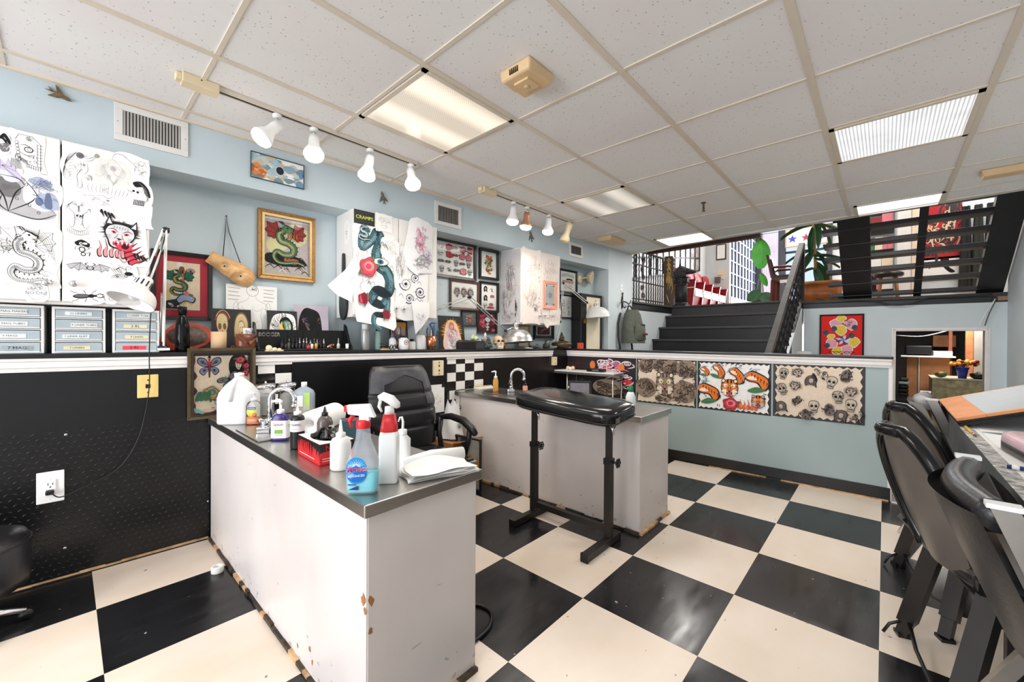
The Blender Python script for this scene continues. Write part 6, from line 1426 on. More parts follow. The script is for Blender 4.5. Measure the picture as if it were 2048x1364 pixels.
r=RN(4);q=MB();q.box(-.09,-.035,0,.06,.03,.003,STEEL);q.tube([(-.05,-.02,.006),(.04,.0,.008),(.10,-.01,.006)],.004,BLKPL,6);q.hexa([(-.02,-.03,.003),(.09,-.03,.003),(.09,.01,.003),(-.02,.01,.003)],[(.0,-.028,.012),(.085,-.028,.006),(.085,.008,.006),(.0,.008,.012)],PAPER);solo('metal_tray',q,'flat steel tray with a white cloth under the lamp shade','tray',on(2.99,.0),LR)
t=thing('bronze_pot','round bronze pot crowned by a seated figure near the corner of the ledge','pot',on(3.60,.03),LR)
BRZ=mat('aged_bronze',(98,82,58),.4,.6,var=.3,vscale=30)
q=MB();q.lathe([(.05,0),(.085,.010),(.112,.036),(.104,.058),(.06,.074),(.03,.082),(.0001,.083)],BRZ,28);part('body',q,t)
q=MB();q.ball((0,0,.095),.030,BRZ,sx=1.2,sz=.55);q.ball((0,0,.122),.021,BRZ,sz=1.2);q.ball((0,-.002,.152),.013,BRZ,sz=1.15);q.ball((0,0,.167),.006,BRZ)
for s_ in(-1,1):q.tube([(s_*.02,0,.135),(s_*.028,-.01,.115),(s_*.008,-.022,.106)],[.007,.006,.005],BRZ,6)
part('seated_figure',q,t)
q=MB();q.box(-.028,-.02,0,.028,.02,.062,mat('coral_card_box',(232,88,62),.5,var=.05));q.lathe([(.008,0),(.0001,.001)],ink((150,40,40)),10,(0,-.0205,.034),(0,-1,0));solo('small_box',q,'coral red little box beside the bronze pot','box',(3.80,2.455,RZ+.0006),LR-.1)
t=thing('rubber_mask','tan rubber half mask of a wrinkled face hanging by a black cord','mask',LW(.655,.150,1.475),0,None,rot=(0,.52,LR))
SKIN=mat('tan_latex',(222,176,122),.45,var=.2,vscale=24,bump=.25,bscale=60)
def mk(u,v):
 x=(u-.5)*2;z=(v-.5)*2;w_=.125;h_=.055*(1-.35*x*x)+.008*sin(3*x)
 y=-.055*math.sqrt(max(0,1-.85*x*x-.0*z))*cos(z*1.15)
 y-=.030*math.exp(-((x-.05)/.14)**2)*max(0,.25-z*.8)
 for s_ in(-.32,.42):y+=.020*math.exp(-((x-s_)/.12)**2-((z+.15)/.35)**2)
 y-=.006*sin(z*16+3*cos(3*x))*max(0,z+.1)
 return(w_*x,y+.03,h_*z)
q=MB();q.grid(mk,44,24,SKIN);part('face',q,t)
for s_ in(-.32,.42):
 q=MB();p=mk(.5+s_/2,.42);q.ball((p[0],p[1]+.002,p[2]),.011,WPL,12);q.ball((p[0],p[1]-.007,p[2]-.001),.0062,mat('blue_iris',(60,86,110),.2),10);q.ball((p[0],p[1]-.0115,p[2]-.001),.003,BLKPL,8);part('eye',q,t)
q=MB();q.tube([LW(.612,.16,1.545),LW(.628,.19,1.70),LW(.634,.197,1.788),LW(.645,.19,1.70),LW(.700,.16,1.508)],.0022,BLKPL,6);q.ball(LW(.634,.196,1.790),.004,BLKPL,8);q.ball(LW(.700,.158,1.506),.005,BLKPL,8)
cd_=obj('cord',q);cd_.parent=t;cd_.matrix_parent_inverse=(Matrix.Translation(t.location)@t.rotation_euler.to_matrix().to_4x4()).inverted()
def socket(name,label,cat,fr,x,z,w,h,m,holes,fz=-.006,y=0.,rz=LR):
 t=thing(name,label,cat,fr(x,y,z),rz);q=MB();q.box(-w/2,fz,-h/2,w/2,-.0005,h/2,m);part('cover_plate',q,t,bevel=.003)
 q=MB()
 for(x_,z_,a,b_)in holes:q.box(x_-a,fz-.0008,z_-b_,x_+a,fz+.0001,z_+b_,BLKPL)
 part('openings',q,t);return t
t=socket('power_outlet','white outlet plate with a black plug on the diamond plate wall','outlet',LW,-.040,.420,.082,.136,WPL,((0,.035,.001,.001),(0,-.055,.001,.001)),y=-.010)
q=MB();q.box(-.017,-.012,-.034,.017,-.006,.034,WPL);part('receptacle',q,t,bevel=.004)
q=MB();q.box(-.008,-.0128,.010,-.006,-.0118,.020,BLKPL);q.box(.006,-.0128,.010,.008,-.0118,.020,BLKPL);q.lathe([(.003,0),(.0001,.0008)],BLKPL,8,(0,-.012,.002),(0,-1,0));part('slots',q,t)
q=MB();q.box(-.014,-.036,-.028,.012,-.012,-.008,BLKPL);part('plug',q,t,bevel=.005)
socket('wall_switch','yellowed square switch plate on the black panel behind the lamp cord','switch',LW,.278,.836,.078,.112,mat('yellowed_plate',(232,204,128),.4,var=.04),((0,.0,.009,.010),(0,.030,.003,.003),(0,-.030,.003,.003)),fz=-.010,y=-.008)
socket('power_outlet','cream outlet box on the black panel behind the office chair','outlet',LW,1.975,.846,.086,.118,CREAM,((0,.044,.004,.004),(0,.018,.005,.008),(0,-.018,.005,.008),(0,-.044,.004,.004)),fz=-.030,y=-.012)
socket('power_outlet','cream outlet box in the far corner above the little steel table','outlet',LW,3.415,.850,.06,.085,CREAM,((0,.02,.004,.006),(0,-.02,.004,.006)),fz=-.030,y=-.006)
socket('wall_switch','plain white light switch above the coat hook','switch',LW,4.775,1.735,.05,.085,WPL,((0,0,.003,.006),))
q=Ink(0.);q.box(-.10,0,-.11,.10,.0008,.11,PAPER);q.at(.03,-.02,.04,.05);q.scrib(RN(3),ink((206,176,130)),.002,16);q.box(.075,-.001,.085,.105,.0,.115,BLKPL);solo('poster',q,'white sheet with a faint sketch taped to the wainscot behind the chair','poster',LW(1.945,-.0135,.605),LR)
#  desk lamps
LAMPW=mat('white_enamel_lamp',(232,231,228),.3,.0,var=.03);LAMPS=mat('satin_silver_lamp',(206,204,200),.28,.85,var=.05)
def lamp(label,pts,shade_at,axis,R,m,vents=8,base=None,cord=None):
 """spring-arm lamp: world points of the arm joints from clamp to shade, then the shade"""
 t=thing('desk_lamp',label,'lamp',pts[0],0);o=Vector(pts[0]);P=[Vector(p)-o for p in pts]
 q=MB();q.lathe([(.022,0),(.022,.018),(.012,.024),(.010,.04)],BLKPL,14);q.box(-.022,-.03,-.002,.022,.03,.010,m);part('clamp',q,t)
 for i in range(len(P)-1):
  q=MB();d=(P[i+1]-P[i]).normalized();s_=d.cross(Vector((0,0,1)));s_=(s_.normalized()if s_.length>.05 else Vector((1,0,0)))*.011;n_=s_.cross(d).normalized()*.012
  for k in(-1,1):q.bar(tuple(P[i]+n_*k),tuple(P[i+1]+n_*k),.0062,m)
  q.tube([tuple(P[i]+(P[i+1]-P[i])*.12+s_),tuple(P[i]+(P[i+1]-P[i])*.48+s_)],.0042,STEEL,8);part('arm',q,t)
  q=MB();q.lathe([(.013,-.012),(.015,0),(.013,.012)],BLKPL,12,tuple(P[i+1]),tuple(s_));part('joint',q,t)
 A=Vector(axis).normalized();S=Vector(shade_at)-o
 q=MB();pr=[(.0001,-.004),(.010,-.002),(.026,.002),(.030,.010),(.031,.050),(.034,.062)]+[(.034+(R-.034)*sin(PI/2*k/7),.062+(R*.80)*(1-cos(PI/2*k/7)))for k in range(1,8)]+[(R+.003,.062+R*.80+.004),(R-.002,.062+R*.80+.003)]+[(.032+(R-.036)*sin(PI/2*k/6),.066+R*.78*(1-cos(PI/2*k/6)))for k in range(6,-1,-1)]
 q.lathe(pr,m,36,tuple(S),tuple(A),cap=False);sh=part('shade',q,t)
 q=MB();u_=A.orthogonal().normalized();w_=A.cross(u_)
 for k in range(10):
  a=2*PI*k/10;e=u_*cos(a)+w_*sin(a);f_=e.cross(A)
  vs=[S+A*.020+e*.0316+f_*.003,S+A*.020+e*.0316-f_*.003,S+A*.048+e*.0322-f_*.003,S+A*.048+e*.0322+f_*.003];q.add([tuple(v)for v in vs],[(0,1,2,3)],BLKPL)
 part('vent_slots',q,sh)
 q=MB();q.tube([tuple(S-A*.002),tuple(S-A*.022)],.0028,BLKPL,8);part('switch',q,sh)
 q=MB();q.lathe([(.014,.03),(.014,.06),(.024,.08),(.026,.10),(.016,.12),(.0001,.125)],FROST,16,tuple(S),tuple(A),cap=False);part('bulb',q,sh)
 q=MB();q.tube([tuple(P[-1]),tuple(P[-1]*.5+(S+A*.03)*.5),tuple(S+A*.03)],.006,m,8);part('bracket',q,t)
 if cord:q=MB();q.tube([tuple(Vector(c_)-o)for c_ in spline3(cord)],.0024,BLKPL,6);part('cord',q,t)
 return t
def spline3(P,n=6):
 out=[];N=len(P)
 for i in range(N-1):
  p0=P[max(0,i-1)];p1=P[i];p2=P[i+1];p3=P[min(N-1,i+2)]
  for k in range(n):
   t=k/n;out.append(tuple(.5*(2*p1[j]+(p2[j]-p0[j])*t+(2*p0[j]-5*p1[j]+4*p2[j]-p3[j])*t*t+(3*p1[j]-p0[j]-3*p2[j]+p3[j])*t**3)for j in range(3)))
 return out+[tuple(P[-1])]
lamp('white spring-arm desk lamp tilted in front of the drawing-covered cabinet',[LW(.335,-.01,lz(.33)+.012),LW(.340,-.08,1.60),LW(.262,-.115,1.325)],LW(.268,-.125,1.355),(-.42,-.20,-.86),.088,LAMPW,cord=[LW(.340,-.08,1.60),LW(.300,-.10,1.35),LW(.285,-.075,1.20),LW(.281,-.045,1.0),LW(.282,-.036,.86),LW(.272,-.030,.74),LW(.240,-.03,.58),LW(.17,-.03,.455),LW(.05,-.035,.395),LW(-.01,-.04,.375),LW(-.036,-.046,.402)])
lamp('silver spring-arm desk lamp bent over the skull with its shade on the ledge',[LW(1.86,.12,lz(1.86)+.012),LW(1.88,.0,1.268),LW(2.305,.0,1.428),LW(2.730,.0,1.150)],LW(2.852,-.01,1.228),(.0,-.10,-1),.150,LAMPS,cord=[LW(2.78,.0,1.16),LW(2.95,.06,1.12),LW(3.12,.12,1.09),LW(3.30,.16,1.12),LW(3.40,.17,1.2)])
lamp('white spring-arm desk lamp reaching past the third cabinet to the black case',[LW(3.51,.05,lz(3.4)+.012),LW(3.535,.0,1.26),LW(3.585,.0,1.672),LW(4.020,.0,1.495)],LW(4.200,.0,1.515),(.05,-.06,-1),.150,LAMPW)
#  things on the crowded counter
def onc(x,y):return(x,y,CT+.0006)
M_WIN=mat('blue_window_cleaner',(84,208,220),.08,var=.02,alpha=.92);LIQ=mat('clear_liquid',(226,232,232),.1,var=.0,alpha=.35)
HDPE=mat('milky_plastic',(240,242,244),.35,var=.02,alpha=.86);SQZ=mat('translucent_white_bottle',(240,240,236),.35,var=.02,alpha=.9)
def rsq(w,d,z,n=28,e=.5):
 return[(math.copysign(abs(cos(2*PI*k/n))**e,cos(2*PI*k/n))*w/2,math.copysign(abs(sin(2*PI*k/n))**e,sin(2*PI*k/n))*d/2,z)for k in range(n)]
def loft(q,rings,m,cap=True):
 n=len(rings[0]);vs=[p for r_ in rings for p in r_]
 fs=[(i*n+k,i*n+(k+1)%n,(i+1)*n+(k+1)%n,(i+1)*n+k)for i in range(len(rings)-1)for k in range(n)]
 if cap:fs+=[tuple(reversed(range(n))),tuple((len(rings)-1)*n+k for k in range(n))]
 return q.add(vs,fs,m,True)
t=thing('water_jug','big milky plastic gallon jug with a moulded handle on the steel counter','jug',onc(.590,2.385),-.7)
q=MB();loft(q,[rsq(.150,.150,0),rsq(.158,.158,.008),rsq(.158,.158,.125),rsq(.150,.150,.150,e=.6),rsq(.112,.112,.185,e=.8),rsq(.060,.060,.212,e=1),rsq(.040,.040,.222,e=1),rsq(.040,.040,.236,e=1)],HDPE);part('body',q,t)
q=MB();q.tube([(.0,-.078,.115),(.0,-.088,.145),(.0,-.074,.180),(.0,-.035,.214)],[.010,.011,.011,.012],HDPE,10);part('handle',q,t)
q=MB();q.lathe([(.021,.230),(.021,.244),(.0001,.246)],WPL,18);part('cap',q,t)
q=MB();q.box(-.081,-.045,.07,-.0795,.045,.125,mat('navy_label',(64,74,124),.5));q.box(-.0815,-.040,.03,-.080,.04,.068,PAPER);part('label',q,t)
def pump(name,label,x,y,rz,w,d,h,m,lab,cap,ph=.05,liquid=None,txt=None):
 t=thing(name,label,'bottle',onc(x,y),rz);q=MB();loft(q,[rsq(w*.95,d*.95,0),rsq(w,d,.006),rsq(w,d,h*.78),rsq(w*.75,d*.8,h*.93),rsq(.024,.024,h,e=1)],m);b_=part('body',q,t)
 q=MB();q.lathe([(.014,h-.002),(.014,h+.014),(.005,h+.016),(.005,h+ph*.7)],cap,14);q.tube([(0,0,h+ph*.72),(0,0,h+ph*.9),(-.006,0,h+ph),(-.034,0,h+ph*.9)],[.007,.008,.007,.005],cap,8);part('pump',q,t)
 if lab:q=MB();loft(q,[rsq(w+.0012,d+.0012,h*lab[1]),rsq(w+.0012,d+.0012,h*lab[2])],lab[0],cap=False);l_=part('label',q,t);
 if txt:
  q=MB()
  for(s_,sz,m_,z_)in txt:q.text(s_,sz,m_,0,-d/2-.0016,h*z_)
  part('lettering',q,t)
 if liquid:q=MB();loft(q,[rsq(w*.90,d*.90,.003),rsq(w*.9,d*.9,h*liquid[1])],liquid[0]);part('liquid',q,t)
 return t
ORL=mat('orange_liquid',(232,142,96),.2,var=.03);YEL=mat('yellow_green_label',(216,212,96),.5,var=.15)
pump('soap_bottle','clear soap bottle with an orange slice label in front of the gallon jug',.622,2.265,-.72,.066,.036,.115,CLEARP,None,mat('clear_cap',(230,232,230),.2,alpha=.6),.04,(ORL,.32))
t=bpy.data.objects['soap_bottle'];q=MB();q.lathe([(.024,0),(.024,.0008),(.0001,.001)],YEL,20,(0,-.0185,.062),(0,-1,0));q.box(-.018,-.0202,.074,.018,-.0195,.086,mat('blue_label',(56,76,140),.5));q.lathe([(.010,0),(.0001,.0004)],mat('orange_slice',(232,130,70),.5),14,(.012,-.0195,.048),(0,-1,0));q.text('Softsoap',.0085,INK_W,0,-.0206,.080);part('label',q,t)
PUR=mat('dark_purple_plastic',(54,34,112),.2,var=.03)
pump('lotion_bottle','white and purple oval pump bottle in front of the chrome tap',.603,1.843,-.74,.066,.040,.112,PUR,(WPL,.10,.74),WPL,.052,None,(('Splash',.016,ink((150,40,110)),.60),('fresh',.006,INK_G,.5)))
q=MB();q.box(-.014,-.0222,.030,.016,-.0212,.046,ink((130,176,70)));q.box(-.012,-.0225,.022,.014,-.0215,.026,INK_LG);part('green_panel',q,bpy.data.objects['lotion_bottle'])
jar('ink_bottle','tall black ink bottle with a white lettered label beside the purple pump bottle','bottle',0,0,[(.023,0),(.025,.004),(.025,.110),(.022,.122),(.012,.128)],BLKPL,(('cap',[(.013,.126),(.013,.140),(.006,.142),(.002,.162)],WPL),),24,loc=onc(.604,1.664),rz=-.74,extra=lambda t,b_:(lambda q:(q.lathe([(.0256,.066),(.0256,.108)],PAPER,24,cap=False),part('label',q,b_)))(MB()))
q=MB();q.text('DYNAMIC',.0135,INK_K,0,-.0262,.092,sx=.78);q.text('BLACK',.006,INK_G,0,-.0262,.076);part('lettering',q,[o for o in bpy.data.objects if o.get('label','').startswith('tall black ink bottle')][0])
SMOK=mat('smoky_plastic',(104,92,88),.2,var=.1,alpha=.93)
jar('ink_bottle','smoky brown bottle with a clear twist cap behind the glove box','bottle',0,0,[(.030,0),(.032,.005),(.032,.060),(.026,.078),(.012,.090)],SMOK,(('cap',[(.013,.088),(.013,.102),(.008,.104),(.003,.128)],BLKPL),),24,loc=onc(.755,1.775),extra=lambda t,b_:(lambda q:(q.box(.004,-.0335,.02,.026,-.031,.05,PAPER),part('label',q,b_)))(MB()))
t=thing('amber_bottle','clear flat bottle with a white cap and a little amber liquid','bottle',onc(.885,2.345),-.72)
q=MB();loft(q,[rsq(.100,.05,0),rsq(.108,.056,.006),rsq(.108,.056,.115),rsq(.095,.05,.135,e=.7),rsq(.05,.036,.150,e=.9),rsq(.026,.026,.156,e=1)],mat('clear_blue_plastic',(196,210,222),.1,var=.02,alpha=.5));part('body',q,t)
q=MB();loft(q,[rsq(.100,.050,.003),rsq(.102,.051,.040)],mat('amber_liquid',(216,160,82),.15,var=.03));part('liquid',q,t);q=MB();q.lathe([(.0145,.152),(.0145,.180),(.0001,.181)],WPL,16);part('cap',q,t)
q=MB();q.box(-.036,-.0295,.05,.004,-.0285,.108,PAPER);q.box(.006,-.0295,.03,.040,-.0285,.125,mat('lime_label',(176,208,110),.5,var=.1));q.box(.012,-.030,.035,.034,-.0294,.055,INK_LG);part('label',q,t)
for nm,x,y in(('glass jar of cotton with a chrome lid behind the tap',.742,2.50),('glass jar with a chrome lid beside the bronze framed flash sheet and clear bottle',.850,2.49)):
 q0=[(.042,0),(.046,.004),(.046,.140),(.043,.146)]
 jar('glass_jar',nm,'jar',0,0,q0,CLEARP,(('lid',[(.048,.142),(.049,.150),(.049,.162),(.040,.170),(.006,.172),(.006,.182),(.0001,.184)],CHROME),('contents',[(.040,.003),(.042,.01),(.040,.10),(.02,.115),(.0001,.118)],mat('cotton',(236,234,230),.9,var=.08,bump=.4))),28,loc=onc(x,y))
jar('blue_lid_tub','white tub with a bright blue lid behind the smoky bottle','tub',0,0,[(.034,0),(.035,.003),(.035,.05)],WPL,(('lid',[(.037,.046),(.037,.066),(.033,.070),(.0001,.070)],mat('royal_blue_lid',(44,90,196),.35)),),24,loc=onc(.822,2.05))
q=MB();M_=Matrix.Rotation(PI/2,4,'X');q.lathe([(.018,-.12),(.052,-.12),(.054,-.115),(.054,.115),(.052,.12),(.018,.12),(.018,-.12)],PAPER,30,cap=False);q.xform(M_);solo('paper_towel_roll',q,'white paper towel roll lying behind the smoky bottle','paper roll',(.80,1.895,CT+.055),-.85)
t=thing('ink_box','small dark teal box beside the glove box','box',onc(.815,1.655),-.45);q=MB();q.box(-.042,-.036,0,.042,.036,.082,mat('dark_teal_box',(54,86,92),.45,var=.1));part('body',q,t,bevel=.002);q=MB();q.box(-.030,-.022,.0821,.030,.022,.0826,mat('dark_red_mark',(130,50,54),.5));part('lid_print',q,t)
RED=mat('red_box_print',(206,36,44),.4,var=.08);t=thing('glove_box','red and black cardboard box spilling black gloves','box',onc(.630,1.475),math.radians(-2));W_,D_,H_=.118,.205,.070
q=MB();q.box(-W_/2,-D_/2,0,W_/2,D_/2,H_,RED);part('carton',q,t,bevel=.001)
q=Ink(0);r=RN(3)
for k in range(10):q.poly([(-.1+.021*k,.0705),(-.1+.021*k+.01,.030+r.uniform(-.012,.016)),(-.1+.021*(k+1),.0705)],BLKPL)
q.poly([(-.1,.070),(-.1,.052),(.02,.060),(.1,.044),(.1,.070)],BLKPL)
q.text('NIGHT',.026,RED,-.03,q.lay()-.0004,.052);q.text('ANGEL',.016,RED,-.03,q.lay()-.0004,.030);q.rib([(-.08,.014),(.06,.014)],.002,INK_W)
q.xform(Matrix.Translation((-W_/2-.0003,0,0))@Matrix.Rotation(-PI/2,4,'Z'));part('side_print',q,t)
q=Ink(0);q.poly([(-.058,.069),(-.058,.040),(.0,.050),(.058,.036),(.058,.069)],BLKPL);q.text('NIGHT',.026,RED,.0,q.lay()-.0004,.054);q.rib([(-.05,.02),(.05,.02)],.0016,INK_W);q.rib([(-.05,.012),(.03,.012)],.0016,INK_W);q.xform(Matrix.Translation((0,-D_/2-.0003,0)));part('front_print',q,t)
q=MB();q.box(-W_/2+.002,-D_/2+.002,H_,W_/2-.002,D_/2-.002,H_+.0006,PAPER);q.add([(.045*cos(2*PI*k/20),.078*sin(2*PI*k/20),H_+.0009)for k in range(20)],[tuple(range(20))],BLKPL);part('top_print',q,t)
q=MB();r=RN(12);GLV=mat('black_nitrile',(20,20,21),.3,var=.1)
for k in range(7):a=r.uniform(0,6.28);q.grid(lambda u,v:(.034*cos(a)*(u-.5)*2+.012*sin(9*v+k),.05*sin(a)*(u-.5)*2+.03*(v-.5)+.01*cos(7*u+k),H_+.002+.030*sin(PI*u)*(.4+.6*sin(PI*v))+.006*sin(11*u+5*v+k)),8,8,GLV)
part('gloves',q,t,'crumpled black gloves')
jar('squeeze_bottle','milky squeeze bottle with a pointed tip in front of the glove box','bottle',0,0,[(.029,0),(.032,.005),(.032,.082),(.026,.098),(.013,.105)],SQZ,(('cap',[(.015,.104),(.015,.116),(.007,.120),(.0022,.158)],WPL),),26,loc=onc(.604,1.300),extra=lambda t,b_:(lambda q:(q.lathe([(.029,.004),(.0298,.03)],mat('pinkish_liquid',(238,222,226),.3),24),part('liquid',q,b_)))(MB()))
jar('squeeze_bottle','square milky wash bottle with a bent spout near the folded towels','bottle',0,0,[(.0001,0),(.0001,.001)],SQZ,(('cap',[(.014,.108),(.014,.124),(.006,.127)],WPL),),20,loc=onc(.748,1.165),rz=-.74,extra=lambda t,b_:[part(nm,q,t)for nm,q in(('bottle',loft(MB(),[rsq(.044,.044,.001),rsq(.048,.048,.006),rsq(.048,.048,.092),rsq(.03,.03,.104,e=.8),rsq(.024,.024,.110,e=1)],SQZ)),('spout',MB().tube([(0,0,.125),(.001,0,.150),(-.003,0,.166),(-.009,0,.164),(-.014,0,.150)],[.0042,.0038,.0034,.003,.002],WPL,8)),('liquid',loft(MB(),[rsq(.046,.046,.003),rsq(.046,.046,.062)],mat('yellowish_liquid',(232,226,208),.3))))])
t=thing('spray_bottle','clear bottle of blue window cleaner with a red and white trigger','spray bottle',onc(.556,1.060),-.74)
q=MB();loft(q,[rsq(.076,.044,0),rsq(.084,.050,.008),rsq(.086,.052,.05),rsq(.084,.050,.085,e=.55),rsq(.060,.044,.118,e=.7),rsq(.040,.038,.146,e=.9),rsq(.038,.038,.166,e=1),rsq(.034,.034,.180,e=1)],mat('clear_bluish_bottle',(222,230,240),.06,var=.01,alpha=.22));part('body',q,t)
q=MB();loft(q,[rsq(.072,.040,.004),rsq(.079,.046,.012),rsq(.081,.047,.058)],M_WIN);part('liquid',q,t)
q=Ink(0);q.at(-.012,.066,.030,.034);
WB=ink((30,140,200));q.ell(0,0,1,1.05,WB)
for k in range(9):a=PI*(.15+.7*k/8);q.poly([(.2*cos(a-.12),.25+.2*sin(a-.12)),(.9*cos(a),.2+.72*sin(a)),(.2*cos(a+.12),.25+.2*sin(a+.12))],INK_W)
q.ell(0,-.3,.9,.6,ink((24,100,180)));q.at(0,0,1)
q.text('Windex',.0215,INK_W,-.011,q.lay()-.0004,.070,rot=.10,sx=.86);q.text('Windex',.0200,ink((220,30,44)),-.0114,q.lay()-.0007,.070,rot=.10,sx=.90);q.text('ADVANCED',.0082,INK_W,-.011,q.lay()-.0006,.052,rot=.08)
q.poly([(-.034,.014),(-.006,.014),(-.006,.026)],ink((40,52,120)));q.box(-.034,q.lay(),.026,-.014,q.y0,.030,INK_B)
for i in range(len(q.v)):
 v=q.v[i];q.v[i]=(v[0],v[1]-.0262+.012*max(0,(abs(v[0])-.024)/.02)**2+max(0,v[2]-.085)*.10,v[2])
part('label',q,t)
q=MB();q.lathe([(.019,.176),(.019,.196),(.012,.200)],mat('red_trigger',(214,40,46),.35),18);q.hexa([(-.040,-.010,.215),(.034,-.011,.205),(.034,.011,.205),(-.040,.010,.215)],[(-.044,-.008,.240),(.018,-.010,.242),(.018,.010,.242),(-.044,.008,.240)],WPL);q.box(-.010,-.010,.196,.018,.010,.216,WPL);part('spray_head',q,t,bevel=.003)
q=MB();q.tube([(-.026,0,.214),(-.036,0,.198),(-.032,0,.178)],[.006,.006,.004],MATS['red_trigger'],8);q.box(-.050,-.007,.222,-.042,.007,.238,MATS['red_trigger']);part('trigger',q,t)
t=thing('spray_bottle','square white spray bottle with a red neck beside the window cleaner','spray bottle',onc(.648,1.080),-.74)
q=MB();loft(q,[rsq(.050,.046,0,e=.3),rsq(.054,.050,.005,e=.3),rsq(.054,.050,.132,e=.3),rsq(.048,.044,.150,e=.4)],WPL);part('body',q,t)
q=MB();loft(q,[rsq(.050,.046,.138,e=.4),rsq(.046,.042,.165,e=.5),rsq(.034,.034,.200,e=.8)],MATS['red_trigger']);part('neck',q,t)
q=MB();q.lathe([(.015,.196),(.013,.222)],WPL,16);q.tube([(-.030,0,.246),(-.018,0,.252),(.004,0,.242),(.022,0,.226),(.026,0,.218)],[.009,.013,.015,.012,.006],WPL,12);part('spray_head',q,t)
q=MB();q.tube([(-.026,0,.240),(-.030,0,.222),(-.022,0,.206)],[.005,.005,.003],WPL,8);part('trigger',q,t)
t=thing('folded_towels','pile of folded white paper towels at the corner of the steel counter','paper towels',onc(.800,1.045),math.radians(-16))
for k in range(4):
 q=MB();w_=.115-.004*k;d_=.062;z_=.004+.0055*k
 q.grid(lambda u,v:(-w_+2*w_*u+.006*sin(5*v+k),-d_+2*d_*v+.004*sin(6*u+k),z_+(.010+.014*(k==3))*max(0,sin(PI*(u*.9+.1)))*max(0,v)**.7+.0025*sin(8*u+3*k)*(1-v)),18,10,PAPER)
 q.grid(lambda u,v:(-w_+2*w_*u+.006*sin(5*v+k),-d_+2*d_*v+.004*sin(6*u+k),z_-.003),18,10,PAPER)
 part('towel',q,t)
q=MB();q.tube([(-.10,.05,.03),(0,.062,.034),(.112,.055,.030)],[.014,.021,.022],PAPER,14);part('rolled_edge',q,t)
#  things on the second counter
pump('soap_bottle','amber liquid soap bottle with a white pump beside the slim tap',2.345,2.315,-.74,.044,.036,.105,mat('amber_clear',(232,170,84),.1,var=.05,alpha=.8),None,WPL,.055,(ORL,.5))
pump('soap_bottle','small pink soap bottle with a black pump behind the slim tap',2.53,2.16,-.74,.040,.034,.045,mat('pink_orange_label',(226,160,130),.4,var=.2),None,BLKPL,.05)
jar('squeeze_bottle','white bottle with a green cap at the end of the second counter','bottle',0,0,[(.026,0),(.029,.004),(.029,.072),(.020,.098),(.013,.104)],WPL,(('cap',[(.014,.102),(.015,.118),(.013,.134),(.008,.142),(.0001,.143)],mat('green_cap',(24,126,72),.35)),),22,loc=onc(2.335,1.145))
t=thing('tablet','black tablet in a rugged case standing on the second counter','tablet',onc(2.505,1.62),0,None,rot=(-.30,0,-.93))
q=MB();q.box(-.085,0,0,.085,.014,.125,BLKPL);part('case',q,t,bevel=.008,seg=3);q=MB();q.box(-.068,-.0012,.018,.068,.0,.108,mat('grey_screen',(120,116,124),.08,var=.25,vscale=9,coat=.5));part('screen',q,t);q=MB();q.box(-.082,-.002,.07,-.076,0,.085,WPL);q.tube([(0,.014,.09),(0,.05,.03)],.005,BLKPL,6);part('stand',q,t)
t=thing('framed_tray','white panel with a gold beaded rim lying behind the slim tap','tray',onc(2.42,2.515),LR);q=MB();q.box(-.10,-.03,0,.10,.03,.010,WPL);part('panel',q,t);q=MB();q.tube([(-.10,.03,.012),(.10,.03,.012)],.007,mat('gold_bead',(206,178,112),.4,.4,var=.3,vscale=200),8);part('rim',q,t)
t=thing('steel_side_table','narrow steel topped table with thin legs in front of the corner posters','table',RW(-2.275,-.125,0),RR)
q=MB();q.box(-.40,-.105,.748,.40,.105,.758,WPL);q.box(-.405,-.11,.725,.405,.11,.748,STEEL);part('tabletop',q,t,bevel=.002)
for x in(-.385,-.12,.385):
 for y in(-.09,.09):q=MB();q.tube([(x,y,0),(x,y,.73)],.008,STEEL,8);part('leg',q,t)
t2=RW(-2.17,-.13,.7586);q=MB();q.box(-.085,-.04,0,.085,.04,.030,BLKPL);q.text('UNISTAR',.018,INK_LG,.01,-.0405,.015);solo('black_box',q,'black lettered box on the narrow steel table','box',RW(-2.10,-.15,.7586),RR)
q=MB();r=RN(9)
for k in range(6):q.ball((r.uniform(-.06,.06),r.uniform(-.02,.02),.012+r.uniform(0,.012)),r.uniform(.012,.02),r.choice([PAPER,mat('peach_tissue',(236,206,176),.8,var=.1)]),8)
solo('tissue_bundle',q,'crumpled peach and white tissues on the narrow steel table','tissue',RW(-2.40,-.13,.7590),RR)
def poster(label,x0,z0,x1,z1,bg,draw,y=-.0012):
 q=Ink(0.);w,h=(x1-x0)/2,(z1-z0)/2;q.box(-w,0,-h,w,.001,h,bg);q.clip=(-w,-h,w,h);draw(q,w,h)
 return solo('poster',q,label,'poster',RW((x0+x1)/2,y,(z0+z1)/2),RR)
GREYBG=mat('charcoal_poster',(52,50,50),.5,var=.05);CREAMP=ink((232,212,190));SEP=ink((88,74,64));SEP2=ink((150,130,112))
def edged(q,w,h,c,r,n=16,zig=.05):
 P=[]
 for k in range(n):P.append((-.96+1.92*k/n,-.95+(zig if k%2 else 0)))
 for k in range(n//2):P.append((.95-(zig*.7 if k%2 else 0),-.95+1.9*k/(n//2)))
 for k in range(n):P.append((.96-1.92*k/n,.95-(zig if k%2 else 0)))
 for k in range(n//2):P.append((-.95+(zig*.7 if k%2 else 0),.95-1.9*k/(n//2)))
 q.at(0,0,w,h);q.poly(P,c)
